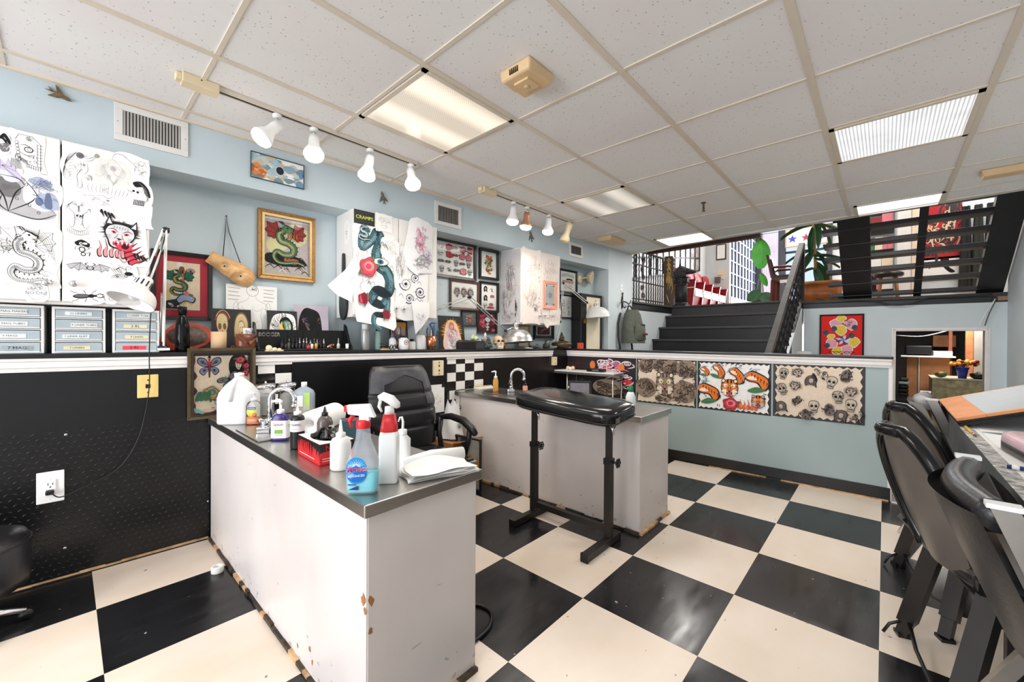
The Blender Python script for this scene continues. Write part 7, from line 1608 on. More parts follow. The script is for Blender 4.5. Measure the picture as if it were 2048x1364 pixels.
def d_p1(q,w,h):
 r=RN(1)
 q.at(-.65*w,.55*h,.3*w,.3*h);q.scrib(r,ink((90,30,36)),.006,16);q.at(.0*w,.5*h,.25*w,.3*h);q.ell(-.45,.2,.3,.7,INK_O)
 q.at(.45*w,.45*h,.5*w,.45*h);q.swirls(r,ink((236,216,222)),.012,14);q.scrib(r,INK_PK,.006,18);q.ell(.1,.4,.15,.2,ink((176,90,150)));q.ell(.35,.1,.2,.3,INK_O)
 q.at(.3*w,-.5*h,.4*w,.4*h);q.ell(0,0,1,1,ink((176,156,136)));q.swirls(r,ink((92,78,66)),.012,12);q.at(.8*w,-.2*h,.2*w,.3*h);q.ell(0,0,.6,.5,INK_R);q.scrib(r,ink((236,216,222)),.008,12)
 q.at(-.5*w,-.5*h,.3*w,.35*h);q.scrib(r,ink((110,112,116)),.003,60)
poster('dark poster of red and white swirls behind the narrow steel table',-2.60,.498,-1.757,.903,mat('near_black_poster',(32,26,30),.5,var=.2),d_p1)
def d_p2(q,w,h):
 r=RN(2);edged(q,w,h,CREAMP,r,22,.035)
 for(x,z,s_)in((-.68,.68,.26),(-.2,.72,.22),(.2,.66,.26),(.68,.62,.30),(-.66,-.30,.34),(.64,-.36,.36)):
  q.at(x*w,z*h,s_*w*1.1,s_*h*1.3);q.ell(0,0,1,1,SEP2);q.swirls(r,SEP,.010,7);q.scrib(r,ink((60,50,44)),.006,20)
 q.at(0,-.1*h,.34*w,.62*h);q.tiger(r,SEP2,CREAMP,ink((58,48,42)),ink((120,96,84)),.003)
 q.at(0,-.72*h,.34*w,.22*h);q.swirls(r,SEP,.008,8);q.scrib(r,SEP,.005,20)
poster('sepia tattoo flash poster of tigers, first in the row beside the steel table',-1.749,.484,-1.207,.898,GREYBG,d_p2)
def d_p3(q,w,h):
 r=RN(3);edged(q,w,h,INK_W,r,26,.06);OR=ink((230,120,44));PL=ink((250,232,210))
 q.at(0,0,w,h)
 for k in range(70):a=r.uniform(0,6.28);x,z=.93*cos(a)*min(1,1/abs(cos(a)+1e-3)*.93),.9*sin(a);q.curve([(x*.92,z*.92),(x*.98+.02,z),(x+.03,z*1.03)],.005,INK_K)
 for(x,z,s_,k)in((-.78,.58,.17,0),(-.38,.6,.24,1),(.12,.45,.28,1),(.66,.30,.36,1),(-.66,-.28,.36,1)):
  q.at(x*w,z*h,s_*w,s_*h*1.25,rot=r.uniform(-.4,.4))
  q.blob([(-.9,.6),(-.3,.95),(.3,.6),(.8,.0),(.7,-.7),(.2,-.9),(-.1,-.2),(-.7,.1)],INK_K);q.blob([(-.8,.55),(-.3,.84),(.24,.52),(.7,.0),(.6,-.6),(.24,-.78),(.0,-.15),(-.6,.15)],OR);q.blob([(-.7,.4),(-.3,.5),(.0,.1),(-.5,.2)],PL)
  for j in range(7):t_=-.5+.18*j;q.poly([(t_+.2,.75-.2*j),(t_+.12,.35-.2*j),(t_+.28,.7-.2*j)],INK_K)
  q.blob([(-.9,-.7),(-.2,-.5),(.4,-.9),(-.4,-1.)],INK_GR);q.ring(0,0,1.,1.,.006,ink((130,176,214)),1.2,3.0)
 q.at(-.08*w,-.05*h,.27*w,.42*h);q.tiger(r,OR,PL,INK_K,INK_R,.0034)
 q.at(-.05*w,-.68*h,.2*w,.24*h);q.rose(r,INK_R,ink((120,20,30)),INK_GR,.003,INK_PK)
 q.at(.42*w,-.68*h,.22*w,.26*h);q.flames(r,OR,INK_R,.002,5);q.at(.68*w,-.5*h,.2*w,.3*h);q.tiger(r,OR,INK_LG,INK_K,INK_R,.003)
 q.at(-.78*w,.2*h,.1*w,.2*h);q.scrib(r,INK_T,.004,12)
poster('bright orange tiger flash poster in the row on the sage partition',-1.197,.486,-.652,.898,BLKC,d_p3)
def d_p4(q,w,h):
 r=RN(4);edged(q,w,h,CREAMP,r,24,.075)
 items=[(-.75,.62),(-.42,.66),(-.12,.40),(.05,.66),(.32,.40),(.62,.66),(-.78,.05),(-.48,.18),(-.8,-.62),(-.42,-.38),(-.05,-.5),(.28,-.55),(.46,-.10),(.72,.1),(.52,-.74),(.82,-.76),(.72,-.35),(-.22,-.82)]
 for i,(x,z)in enumerate(items):
  q.at(x*w,z*h,.165*w,.22*h,rot=r.uniform(-.3,.3));k=i%6
  if k==0:q.skull(ink((190,176,160)),INK_K,.0022);q.scrib(r,INK_K,.003,10)
  elif k==1:q.beast(r,ink((200,184,168)),INK_K,SEP,.0022,mane=INK_K)
  elif k==2:q.lady(r,ink((222,204,184)),ink((110,100,96)),INK_K,.0022)
  elif k==3:q.swirls(r,INK_K,.005,5);q.scrib(r,INK_K,.003,14)
  elif k==4:q.skull(ink((206,190,172)),INK_K,.0022)
  else:q.blob([(-.5,-.9),(-.6,.4),(0,.95),(.6,.4),(.5,-.9)],ink((120,110,104)));q.scrib(r,INK_K,.004,22)
poster('black and cream flash poster of skulls, last in the row near the doorway',-.640,.490,-.096,.901,GREYBG,d_p4)
#  hook, backpack, tall case, wall lamp
IRON=mat('dark_iron',(74,66,60),.45,.7,var=.2)
t=thing('coat_hook','iron scrolled coat hook on the pale wall above the backpack','hook',LW(4.79,0,1.56),LR);q=MB();q.box(-.015,-.006,-.09,.015,-.0006,.06,IRON);q.tube([(0,-.012,-.07),(0,-.012,.10)],.008,IRON,8);q.ball((0,-.012,.105),.014,IRON,10,sz=.6);part('stem',q,t)
for s_ in(-1,1):q=MB();q.tube([(0,-.012,0),(s_*.05,-.03,-.005),(s_*.085,-.05,-.03),(s_*.11,-.06,-.01),(s_*.115,-.06,.02)],[.009,.008,.008,.008,.006],IRON,8);q.tube([(s_*.085,-.05,-.03),(s_*.095,-.05,-.055)],.006,IRON,8);part('arm',q,t)
q=MB();q.tube([(0,-.012,-.06),(0,-.045,-.085),(0,-.06,-.06)],.008,IRON,8);part('arm',q,t)
OLIVE=mat('olive_grey_canvas',(88,90,80),.8,var=.18,vscale=30,bump=.3,bscale=80);DKS=mat('dark_strap',(44,46,42),.8,var=.1)
t=thing('backpack','olive grey backpack hanging from the iron coat hook','backpack',LW(4.83,-.125,1.03),LR-.25)
def bp_(u,v):
 a=2*PI*u;w_=.155*(1-.32*max(0,v-.45)/.55)*(1 if v<.93 else.80);d_=.085*(1.15-.55*v)
 return(w_*math.copysign(abs(cos(a))**.6,cos(a)),d_*math.copysign(abs(sin(a))**.6,sin(a))-.02*(1-v),.42*v)
q=MB();q.grid(bp_,32,16,OLIVE);q.add([bp_(k/32,0)for k in range(32)]+[bp_(k/32,1)for k in range(32)],[tuple(range(32)),tuple(range(32,64))],OLIVE);part('main_bag',q,t)
q=MB();q.grid(lambda u,v:(.03+.105*(u-.5)*2*(1-.2*v),-.105-.035*sin(PI*u)*sin(PI*(.15+.8*v)),.04+.20*v),12,10,OLIVE);part('front_pocket',q,t)
q=MB();q.tube([(-.05,.03,.42),(-.02,.05,.47),(.02,.05,.47),(.04,.03,.42)],.010,DKS,8);part('haul_loop',q,t)
for x in(-.13,.08):q=MB();q.tube([(x,.07,.38),(x-.05,.06,.25),(x-.06,.05,.08),(x-.05,.03,-.03),(x-.045,.03,-.10)],.014,DKS,6);part('shoulder_strap',q,t)
q=MB();q.box(.02,-.118,.215,.10,-.100,.235,DKS);q.box(.05,-.148,.10,.115,-.128,.125,mat('maroon_patch',(86,40,38),.7));q.tube([(-.1,-.075,.05),(.0,-.12,.03),(.12,-.11,.05)],.006,DKS,6);part('trim',q,t)
t=thing('tall_case','tall black case with a cream lining standing in the wall recess','case',LW(4.185,.045,0),LR)
q=MB();q.box(-.205,0,0,-.10,.14,1.605,BLKPL);q.box(-.10,.0,0,.225,.14,.06,BLKPL);q.box(-.10,0,1.575,.225,.14,1.605,BLKPL);q.box(.195,0,.06,.225,.14,1.575,BLKPL);part('shell',q,t,bevel=.006)
q=MB();q.box(-.098,.012,.06,.195,.02,1.575,mat('cream_board',(240,226,198),.6,var=.03));part('lining',q,t,'cream lining')
q=MB();q.box(-.16,-.004,1.26,-.10,.0,1.31,mat('brass_hinge',(206,170,84),.3,.8));part('hinge',q,t,'brass hinge')
t=thing('wall_lamp','beige swivelling flood lamp on the wall above the tall black case','wall lamp',LW(4.13,.198,1.79),LR);q=MB();q.lathe([(.055,0),(.050,.02),(.02,.03)],CREAM,18,axis=(0,-1,0));part('base',q,t);q=MB();q.tube([(0,-.025,0),(.05,-.05,.02),(.10,-.06,.02)],.010,CREAM,8);part('swivel_arm',q,t)
q=MB();q.lathe([(.03,-.07),(.05,-.05),(.075,-.01),(.08,.005),(.074,.006)],CREAM,20,(.16,-.08,.03),(.35,-.9,-.15));part('lamp_head',q,t);q=MB();q.lathe([(.074,.002),(.0001,.012)],mat('unlit_lens',(196,186,160),.3,var=.1),20,(.16,-.08,.03),(.35,-.9,-.15),cap=False);part('lens',q,t)
q=MB();BAGW=mat('white_plastic_bag',(240,240,240),.4,var=.03,bump=.3,bscale=12)
q.grid(lambda u,v:(.10*(1-.55*v)*cos(2*PI*u)*(1+.12*sin(7*u*PI+4*v)),.085*(1-.55*v)*sin(2*PI*u)*(1+.10*cos(9*u+5*v)),.26*v+.02*sin(5*2*PI*u)*v),32,14,BAGW);q.ball((-.02,-.075,.10),.03,mat('green_print',(150,176,160),.5),10,sy=.15)
solo('plastic_bag',q,'white plastic bag slumped beside the chair arm','bag',(1.985,2.42,.335),.4)
t=thing('cardboard_box','open brown cardboard box under the white plastic bag','box',(1.99,2.42,0),.06);q=MB();CARD=mat('brown_cardboard',(176,122,84),.8,var=.15,vscale=12);q.box(-.12,-.13,0,.12,.13,.32,CARD);part('carton',q,t);q=MB();q.hexa([(-.12,-.13,.32),(.12,-.13,.32),(.13,-.19,.335),(-.11,-.19,.335)],[(-.12,-.13,.324),(.12,-.13,.324),(.13,-.19,.339),(-.11,-.19,.339)],CARD);part('flap',q,t)
framed('picture_frame','black framed canvas standing on edge on the floor beside the second counter',lambda x,y,z:(x,y,z),1.835,.004,2.095,.372,2.205,.012,.02,BLKF,mat('grey_canvas',(196,190,180),.6,var=.2),lambda q,w,h:(q.at(0,0,w,h),[q.blob([(x_,z_)for x_,z_ in(lambda X,Z,s_:[(X-s_,Z),(X,Z+s_),(X+s_,Z),(X,Z-s_)])(RN(k).uniform(-.8,.8),RN(k+7).uniform(-.8,.9),.3)],RN(k).choice([ink((214,170,100)),ink((70,92,120)),INK_W,INK_K]))for k in range(12)]),cat='picture frame')
q=MB();q.lathe([(.014,0),(.024,0),(.025,.002),(.025,.026),(.024,.028),(.014,.028),(.014,0)],WTAPE,26,cap=False);solo('tape_roll',q,'small roll of white tape lying on the floor by the crowded counter','tape roll',(.474,2.255,.0005))
q=MB();q.tube(spline3([(.92,1.27,.012),(1.02,1.275,.007),(1.11,1.22,.007),(1.13,1.14,.007),(1.07,1.08,.007),(.985,1.065,.007),(.92,1.07,.007)]),.0065,BLKPL,8);solo('floor_cable',q,'loop of black power cord on the floor behind the crowded counter','cord')
#  drawing table and chairs
TZ=.74
M_WORN=mat('worn_black_white_paint',(92,92,92),.6,var=.9,vscale=70)
t=thing('drawing_table','long white drawing table with a scuffed painted edge beside the folding chairs','table',(0,0,0),0)
q=MB();q.box(.35,-.872,TZ-.022,3.24,-.225,TZ,mat('white_table_paper',(240,238,236),.6,var=.02));part('tabletop',q,t)
q=MB();q.box(.348,-.258,TZ+.0002,3.242,-.222,TZ+.0012,mat('worn_edge_paint',(170,168,164),.6,var=.75,vscale=60));q.box(.348,-.2245,TZ-.105,3.242,-.2225,TZ,mat('grey_apron',(86,90,92),.55,var=.35,vscale=8));q.box(.35,-.24,TZ-.105,3.24,-.2246,TZ-.022,M_WORN);q.box(3.225,-.872,TZ-.105,3.242,-.24,TZ-.022,M_WORN);part('edge_band',q,t)
for x in(.45,1.9,3.1):
 for y in(-.82,-.30):q=MB();q.box(x-.025,y-.025,0,x+.025,y+.025,TZ-.022,BLKMET);part('leg',q,t)
t=thing('light_box','orange wood framed light box tilted up at the end of the drawing table','light box',(2.40,-.222,TZ+.0016),0,None,rot=(-.34,0,0));WOODO=mat('orange_wood',(226,148,92),.45,var=.12,vscale=12)
q=MB();q.box(0,-.62,0,.72,0,.008,BLKPL);q.box(.01,-.61,.008,.71,-.008,.020,BLKPL);part('base',q,t)
q=MB();q.box(0,-.62,.020,.72,-.59,.032,WOODO);q.box(0,-.085,.020,.72,0,.032,WOODO);q.box(0,-.59,.020,.018,-.085,.032,WOODO);q.box(.702,-.59,.020,.72,-.085,.032,WOODO);part('frame',q,t,bevel=.002);q=MB();q.box(.018,-.59,.022,.702,-.085,.0315,mat('milky_glass',(226,232,236),.12,var=.02));part('glass',q,t)
q=MB();q.box(2.0,-.86,TZ+.0014,2.44,-.27,TZ+.0022,PAPER);solo('paper_sheet',q,'large white sheet beneath the light box edge','paper')
q=MB();q.add([(2.30,-.27,TZ+.0026),(2.42,-.62,TZ+.0026),(2.28,-.60,TZ+.0026),(2.22,-.44,TZ+.0026)]+[(2.30,-.27,TZ+.0046),(2.42,-.62,TZ+.0046),(2.28,-.60,TZ+.0046),(2.22,-.44,TZ+.0046)],[(3,2,1,0),(4,5,6,7),(0,1,5,4),(1,2,6,5),(2,3,7,6),(3,0,4,7)],mat('teal_grey_acrylic',(138,158,162),.15,var=.03));solo('set_square',q,'grey green drafting square lying on the white sheet','drafting square')
t=thing('paint_brush','small brush with a yellow handle on the scuffed table edge','brush',(2.37,-.236,TZ+.005),0);q=MB();q.tube([(0,0,.002),(-.14,-.004,.0)],[.005,.004],mat('yellow_handle',(236,180,50),.35),8);part('handle',q,t);q=MB();q.tube([(-.14,-.004,0),(-.17,-.005,0)],.004,CHROME,8);q.tube([(-.17,-.005,0),(-.20,-.006,-.001)],[.005,.001],INK_BR,8);part('bristles',q,t)
t=thing('plastic_case','black tray with a frosted pinkish lid on the drawing table','case',(1.86,-.42,TZ+.0012),.12);q=MB();loft(q,[rsq(.36,.26,0,e=.3),rsq(.37,.27,.004,e=.3),rsq(.37,.27,.030,e=.3)],BLKPL);part('tray',q,t);q=MB();loft(q,[rsq(.37,.27,.030,e=.3),rsq(.365,.265,.052,e=.3),rsq(.34,.24,.058,e=.3)],mat('pink_frosted_lid',(226,190,198),.25,var=.12,vscale=8));part('lid',q,t)
q=MB();q.tube([(1.70,-.245,TZ+.007),(1.66,-.40,TZ+.007)],.006,mat('navy_pen',(44,56,104),.3),8);q.tube([(1.698,-.253,TZ+.007),(1.695,-.266,TZ+.007)],.0066,WPL,8);solo('marker_pen',q,'dark blue marker pen on the drawing table','pen')
BACKSH=mat('grey_chair_back',(96,90,84),.35,var=.06);CHB=mat('glossy_black_frame',(24,24,26),.18,.2,var=.06)
def black_chair(label,x,y,rz=0.):
 t=thing('padded_chair',label,'chair',(x,y,0),rz,'black chairs at the drawing table')
 def bkp(u,v,o=0.):
  w_=.183*math.sqrt(max(0,1-max(0,(v-.35)/.65)**2.6*.92));w_*=1-.22*(1-min(1,v/.35))**2
  z=.40+.40*v;yy=-.115+.137*v+.018*cos(PI*(u-.5)*1.6)
  return((u-.5)*2*w_,yy+o,z)
 q=MB();q.grid(lambda u,v:bkp(u,v,.012),16,18,BACKSH);b_=part('back_shell',q,t,'grey back shell')
 q=MB();q.grid(lambda u,v:(lambda p:(p[0],p[1]-.03*sin(PI*u)**.5*sin(PI*min(1,v+.02))**.4,p[2]))(bkp(u,v,-.012)),16,18,BLKLEA);part('backrest_pad',q,t)
 edge=[bkp(0,k/18)for k in range(19)]+[bkp(k/12,1)for k in range(1,12)]+[bkp(1,1-k/18)for k in range(19)]
 q=MB();q.tube([(p[0],p[1]+.012,p[2])for p in edge],.020,CHB,10);q.tube([(p[0]*.93,p[1]+.022,p[2]*.995)for p in edge],.004,BLKPL,6);part('back_frame',q,t)
 q=MB();loft(q,[rsq(.38,.38,.385,e=.55),rsq(.42,.42,.405,e=.55),rsq(.42,.42,.430,e=.55),rsq(.36,.36,.452,e=.6)],BLKLEA);
 for i in range(len(q.v)):v=q.v[i];q.v[i]=(v[0],v[1]-.30,v[2])
 part('seat',q,t)
 for s_ in(-1,1):
  q=MB();T_=Vector((s_*.13,-.148,.42));F_=Vector((.268,-.114,.008))if s_>0 else Vector((-.29,.03,.008));q.bar(T_,T_.lerp(F_,.86),.046,BLKMET);q.bar(T_.lerp(F_,.84),F_,.034,BLKMET);q.box(F_.x-.02,F_.y-.02,0,F_.x+.02,F_.y+.02,.012,BLKPL);part('leg',q,t)
  q=MB();q.bar((s_*.185,-.08,.47),(s_*.200,-.48,.012),.034,BLKMET);q.box(s_*.2-.02,-.50,0,s_*.2+.02,-.46,.014,BLKPL);part('leg',q,t)
  q=MB();q.tube([bkp(0 if s_<0 else 1,.25),(s_*.188,-.13,.42),(s_*.186,-.30,.395)],.015,CHB,8);part('side_rail',q,t)
 q=MB();q.tube([(-.25,-.01,.10),(-.10,-.04,.055),(.10,-.08,.055),(.245,-.12,.075)],.006,BLKPL,8);q.tube([(.245,-.12,.075),(.255,-.07,.04),(.25,-.05,.008)],.005,BLKPL,6);part('strap',q,t)
 return t
black_chair('black oval-backed chair at the drawing table, standing clear in front of its twin',1.784,-.046,.36)
black_chair('black oval-backed chair tucked behind its twin at the drawing table',2.42,-.071,.45)
def chrome_chair(label,x,y,z=0.0,sheen=BLKLEA):
 t=thing('folding_chair',label,'chair',(x,y,0),0,'chrome framed chairs at the drawing table')
 for s_ in(-1,1):
  q=MB();q.hexa([(s_*.215-.010,-.30,.0),(s_*.215+.010,-.30,.0),(s_*.215+.010,-.262,.0),(s_*.215-.010,-.262,0)],[(s_*.20-.010,.0,.80),(s_*.20+.010,.0,.80),(s_*.20+.010,.034,.80),(s_*.20-.010,.034,.80)],STEEL);part('upright',q,t)
  q=MB();q.box(s_*.20-.013,-.004,.798,s_*.20+.013,.038,.806,WPL if s_<2 else BLKPL);part('end_cap',q,t)
  q=MB();q.bar((s_*.185,-.10,.43),(s_*.195,.11,.0),.026,STEEL);part('leg',q,t)
 q=MB();q.grid(lambda u,v:((u-.5)*.375,.045-.11*(1-v)+.085*sin(PI*u)**.8*.6-.0,.50+.275*v),14,10,sheen);q.grid(lambda u,v:((u-.5)*.375,-.012-.11*(1-v)-.01*sin(PI*u),.50+.275*v),14,10,BLKLEA);q.tube([((k/14-.5)*.375,.018+.03*sin(PI*k/14),.777)for k in range(15)],.028,sheen,10);part('backrest_pad',q,t)
 q=MB();loft(q,[rsq(.36,.36,.40,e=.5),rsq(.40,.40,.415,e=.5),rsq(.39,.39,.445,e=.5)],BLKLEA)
 for i in range(len(q.v)):v=q.v[i];q.v[i]=(v[0],v[1]-.27,v[2])
 part('seat',q,t);q=MB();q.tube([(-.2,-.07,.42),(-.2,-.46,.40),(.2,-.46,.40),(.2,-.07,.42)],.010,STEEL,8);part('seat_rail',q,t)
 return t
chrome_chair('steel framed folding chair at the table, the one cut off by the picture edge',1.27,-.168)
chrome_chair('steel framed folding chair with a painted pale sheen on top, farthest along the drawing table',2.98,-.185,sheen=mat('painted_sheen_leather',(150,150,152),.5,var=.7,vscale=9))  # pale reflection on the black pad is painted into its colour
#  the raised shop front seen over the stairs
IRONB=mat('black_wrought_iron',(28,28,29),.45,.3,var=.1)
t=thing('iron_railing','black wrought iron railing with scrolls along the raised floor edge','railing',LW(5.06,.03,UZ),LR)
q=MB();q.box(0,-.02,.690,.97,.02,.712,IRONB);part('top_rail',q,t,bevel=.004)
for z in(.035,.275,.505):q=MB();q.box(0,-.008,z,.97,.008,z+.014,IRONB);part('rail',q,t)
for k in range(14):
 if k in(4,5):continue
 x=.02+k*.071;q=MB();q.tube([(x+.003*cos(2.2*j),.003*sin(2.2*j),.70*j/28)for j in range(29)],.0085,IRONB,5);part('baluster',q,t)
q=MB()
for(cz_,R,d)in((.10,.05,1),(.21,.04,-1),(.36,.04,1),(.46,.045,-1),(.60,.055,1)):q.tube([(.335+d*.012+R*(1-.8*i/24)*cos(d*4.4*PI*i/24-PI/2),0,cz_+R*(1-.8*i/24)*sin(d*4.4*PI*i/24-PI/2))for i in range(25)],.006,IRONB,5)
q.tube([(.31,0,.06),(.37,0,.22),(.31,0,.40),(.35,0,.60)],.006,IRONB,5);part('scroll',q,t)
q=Ink(0.);P_=[(-.075,0),(-.03,0),(.055,.02)]+[(.075+(.010 if k%2 else 0),.05+.70*k/24)for k in range(25)]+[(.06,.79),(-.06,.80),(-.08,.70)]
q.prism(P_,0,.008,mat('brown_painted_blade',(84,68,52),.5,var=.15));GLD=ink((206,166,90));q.at(0,.40,.06,.36);q.swirls(RN(3),GLD,.008,4);r=RN(8)
for k in range(5):q.rib([(-.5,.9-.2*k),(.0,1.0-.2*k),(.5,.88-.2*k)],.016,GLD);q.rib([(-.2,.8-.2*k),(-.1,.92-.2*k)],.012,GLD)
q.at(0,.12,.06,.1);q.curve([(-.6,.9),(.2,-.6)],.010,ink((236,214,170)));solo('saw_blade',q,'brown saw blade painted in gold standing against the fluted pedestal','saw blade',(6.36,2.50,UZ+.0005),-PI/2)
t=thing('pedestal','black fluted column pedestal at the head of the stairs','pedestal',(6.44,2.335,UZ),0);COLB=mat('black_plaster',(40,40,42),.5,var=.2,vscale=30)
q=MB();q.box(-.10,-.10,0,.10,.10,.03,COLB);q.lathe([(.098,.03),(.10,.05),(.085,.065)],COLB,24);part('base',q,t)
q=MB();vs=[(.082+(.006 if k%2 else-.004),)for k in range(40)];ring=lambda z:[(v[0]*cos(2*PI*k/40),v[0]*sin(2*PI*k/40),z)for k,v in enumerate(vs)];loft(q,[ring(.065),ring(.33)],COLB);part('shaft',q,t)
q=MB();q.lathe([(.085,.33),(.09,.345),(.085,.36),(.095,.42),(.105,.45)],COLB,20)
for k in range(10):a=2*PI*k/10;q.ball((.092*cos(a),.092*sin(a),.39),.022,COLB,6,sz=1.6)
q.box(-.11,-.11,.45,.11,.11,.465,COLB);part('capital',q,t)
WOLF=mat('dark_grey_fur',(58,58,60),.8,var=.45,vscale=50,bump=.4,bscale=90);t=thing('wolf_head','dark wolf head sculpture with pricked ears on the black pedestal','sculpture',(6.44,2.335,UZ+.4655),-1.25)
q=MB();q.ball((0,0,.085),.085,WOLF,16,sz=1.0);q.tube([(.04,0,.09),(.12,0,.075),(.185,0,.065),(.20,0,.06)],[.062,.042,.028,.012],WOLF,12);q.tube([(-.02,0,.0),(0,0,.08)],[.10,.075],WOLF,12);part('head',q,t)
for s_ in(-1,1):q=MB();q.hexa([(.0,s_*.02,.14),(.01,s_*.075,.12),(-.04,s_*.06,.12)],[(-.02,s_*.065,.265),(-.018,s_*.068,.265),(-.022,s_*.069,.265)],WOLF);part('ear',q,t);q=MB();q.ball((.075,s_*.036,.105),.008,CREAM,8);part('eye',q,t)
q=MB();q.ball((.205,0,.064),.014,BLKPL,8);part('nose',q,t)
REDV=mat('red_theatre_seat',(168,24,36),.35,var=.08);REDD=mat('dark_red_panel',(130,14,24),.35,var=.08);G5='red theatre seats in a row'
for k in range(5):
 lab=['first of the red theatre seats, next to the black pedestal','second red theatre seat along from the black pedestal','middle red theatre seat of the row of five','fourth red theatre seat along from the black pedestal','last red theatre seat, against the gridded window'][k]
 t=thing('theatre_seat',lab,'seat',(7.72+.5*k,2.56,UZ),0,G5)
 q=MB();q.hexa([(0,.05,0),(.05,.05,0),(.05,.17,0),(0,.17,0)],[(0,-.01,.57),(.05,-.01,.57),(.05,.23,.57),(0,.23,.57)],REDD);q.box(-.008,.01,.44,0,.20,.455,CREAM);q.box(-.004,.06,.07,0,.16,.078,CREAM);part('side_panel',q,t,bevel=.006)
 q=MB();q.box(-.008,-.02,.57,.058,.24,.60,REDD);part('armrest',q,t,bevel=.008)
 if k==4:continue
 q=MB();q.hexa([(.06,.02,.40),(.49,.02,.40),(.49,.10,.06),(.06,.10,.06)],[(.06,.08,.42),(.49,.08,.42),(.49,.16,.10),(.06,.16,.10)],REDV);part('seat',q,t,bevel=.02)
 q=MB();q.hexa([(.08,.01,.44),(.47,.01,.44),(.47,.01,.30),(.08,.01,.30)],[(.08,.05,.45),(.47,.05,.45),(.47,.05,.32),(.08,.05,.32)],WPL);part('seat_edge',q,t,'white seat edge')
 q=MB();q.grid(lambda u,v:(.06+.43*u,.30+.05*v-.04*sin(PI*u)*sin(PI*v),.38+.50*v-.05*abs(2*u-1)**3*v),12,10,REDV);q.grid(lambda u,v:(.06+.43*u,.33+.05*v,.38+.50*v-.05*abs(2*u-1)**3*v),12,4,REDV);part('backrest',q,t)
t=thing('grid_mirror','large wall mirror divided by a black grid behind the theatre seats','mirror',(6.0,3.015,2.02),0);q=MB();m,n,l,b,tc=node_mat('painted_reflection_mirror');b.inputs['Metallic'].default_value=.6;b.inputs['Roughness'].default_value=.25;l.new(mix(n,l,ramp(n,l,noise(n,l,tc,9,5),.4,.6),lin((222,226,228)),lin((196,178,176))),b.inputs['Base Color'])  # grey-pink mottle paints the mirror's reflections into its colour
P_=[(0,0),(3.38,.56),(3.38,1.9),(0,1.9)];q.prism([(x,z)for x,z in P_],-.006,0,m);part('glass',q,t)
q=MB()
for k in range(13):x=3.36*k/12;q.box(x-.014,-.02,.56*x/3.38,x+.014,-.006,1.9,BLKPL)
for k in range(6):q.hexa([(0,-.02,.34*k),(3.38,-.02,.56+.268*k),(3.38,-.006,.56+.268*k),(0,-.006,.34*k)],[(0,-.02,.34*k+.028),(3.38,-.02,.588+.268*k),(3.38,-.006,.588+.268*k),(0,-.006,.34*k+.028)],BLKPL)
part('grid',q,t)
jf=lambda x,y,z:(9.85+y,-x,z)
def flat(name,label,cat,y0,y1,z0,z1,m,x=9.848,d=.012):
 q=MB();q.box(x-d,y0,z0,x,y1,z1,m);return solo(name,q,label,cat,bevel=.003)
flat('switch_plate','wide cream switch plate on the grey wall above the theatre seats','switch plate',2.64,2.77,2.52,2.62,CREAM);flat('switch_plate','smaller cream switch plate below the wide one on the grey wall','switch plate',2.64,2.70,2.42,2.515,CREAM);flat('thermostat','dark grey box beside the cream switch plates','thermostat',2.71,2.82,2.36,2.48,mat('dark_grey_box',(96,94,94),.5),d=.05)
q=MB();q.box(9.83,2.60,2.86,9.848,2.80,3.2,BLKPL);q.box(9.826,2.62,2.88,9.831,2.78,3.18,PAPER);solo('picture_frame',q,'black framed picture on the grey wall over the switch plates','picture frame')
GLZ=glassmat('window_glass',(222,230,240),.05,1.);FRO=mat('painted_reflection_glass',(190,200,210),.3,var=.35,vscale=3,alpha=.45);SASH=mat('blue_grey_sash',(70,78,96),.4,var=.05)  # FRO's uneven tint paints reflection patches into the panes
b_=MB();b_.box(9.9,2.53,UZ,12.6,2.63,2.04,M_GREY);b_.box(9.9,2.53,3.95,12.6,2.63,4.4,M_GREY);b_.box(12.5,-2.2,3.9,12.6,2.6,4.4,M_GREY);b_.box(12.5,-2.2,UZ,12.6,.95,4.4,M_GREY);struct('wall_upper_far',b_)
b_=MB();b_.box(9.9,2.575,2.04,12.5,2.58,3.95,FRO)
for k in range(10):x=9.9+2.6*k/9;b_.box(x-.018,2.545,2.04,x+.018,2.60,3.95,SASH)
for k in range(8):z=2.04+1.9*k/7;b_.box(9.9,2.55,z-.010,12.5,2.595,z+.010,mat('pale_sash_bar',(206,212,226),.4))
struct('window_1',b_)
b_=MB();b_.box(12.53,.95,UZ,12.535,2.53,3.9,GLZ);M_POST=mat('charcoal_post',(62,60,64),.5)
for y0,y1 in((2.42,2.53),(1.90,2.05),(.95,1.06)):b_.box(12.42,y0,UZ,12.56,y1,3.9,M_POST)
for z in(3.30,2.50):b_.box(12.50,.95,z,12.56,1.95,z+.05,M_POST)
b_.box(12.50,1.52,UZ,12.56,1.56,3.30,M_POST);b_.box(12.50,.95,UZ,12.56,2.5,UZ+.25,M_POST);struct('window_2',b_)
q=MB();q.grid(lambda u,v:(12.38+.025*sin(40*u),2.06+.36*u,UZ+.06+2.2*v),40,4,mat('pink_sheer_curtain',(244,206,214),.8,var=.12,vscale=3,alpha=.55));solo('sheer_curtain',q,'pink sheer curtain glowing in the far shop window','curtain')
q=Ink(0.);q.box(-.42,0,-.22,.42,.01,.22,mat('milky_stained_glass',(236,238,246),.3,var=.05,alpha=.8));BLS=ink((70,76,170))
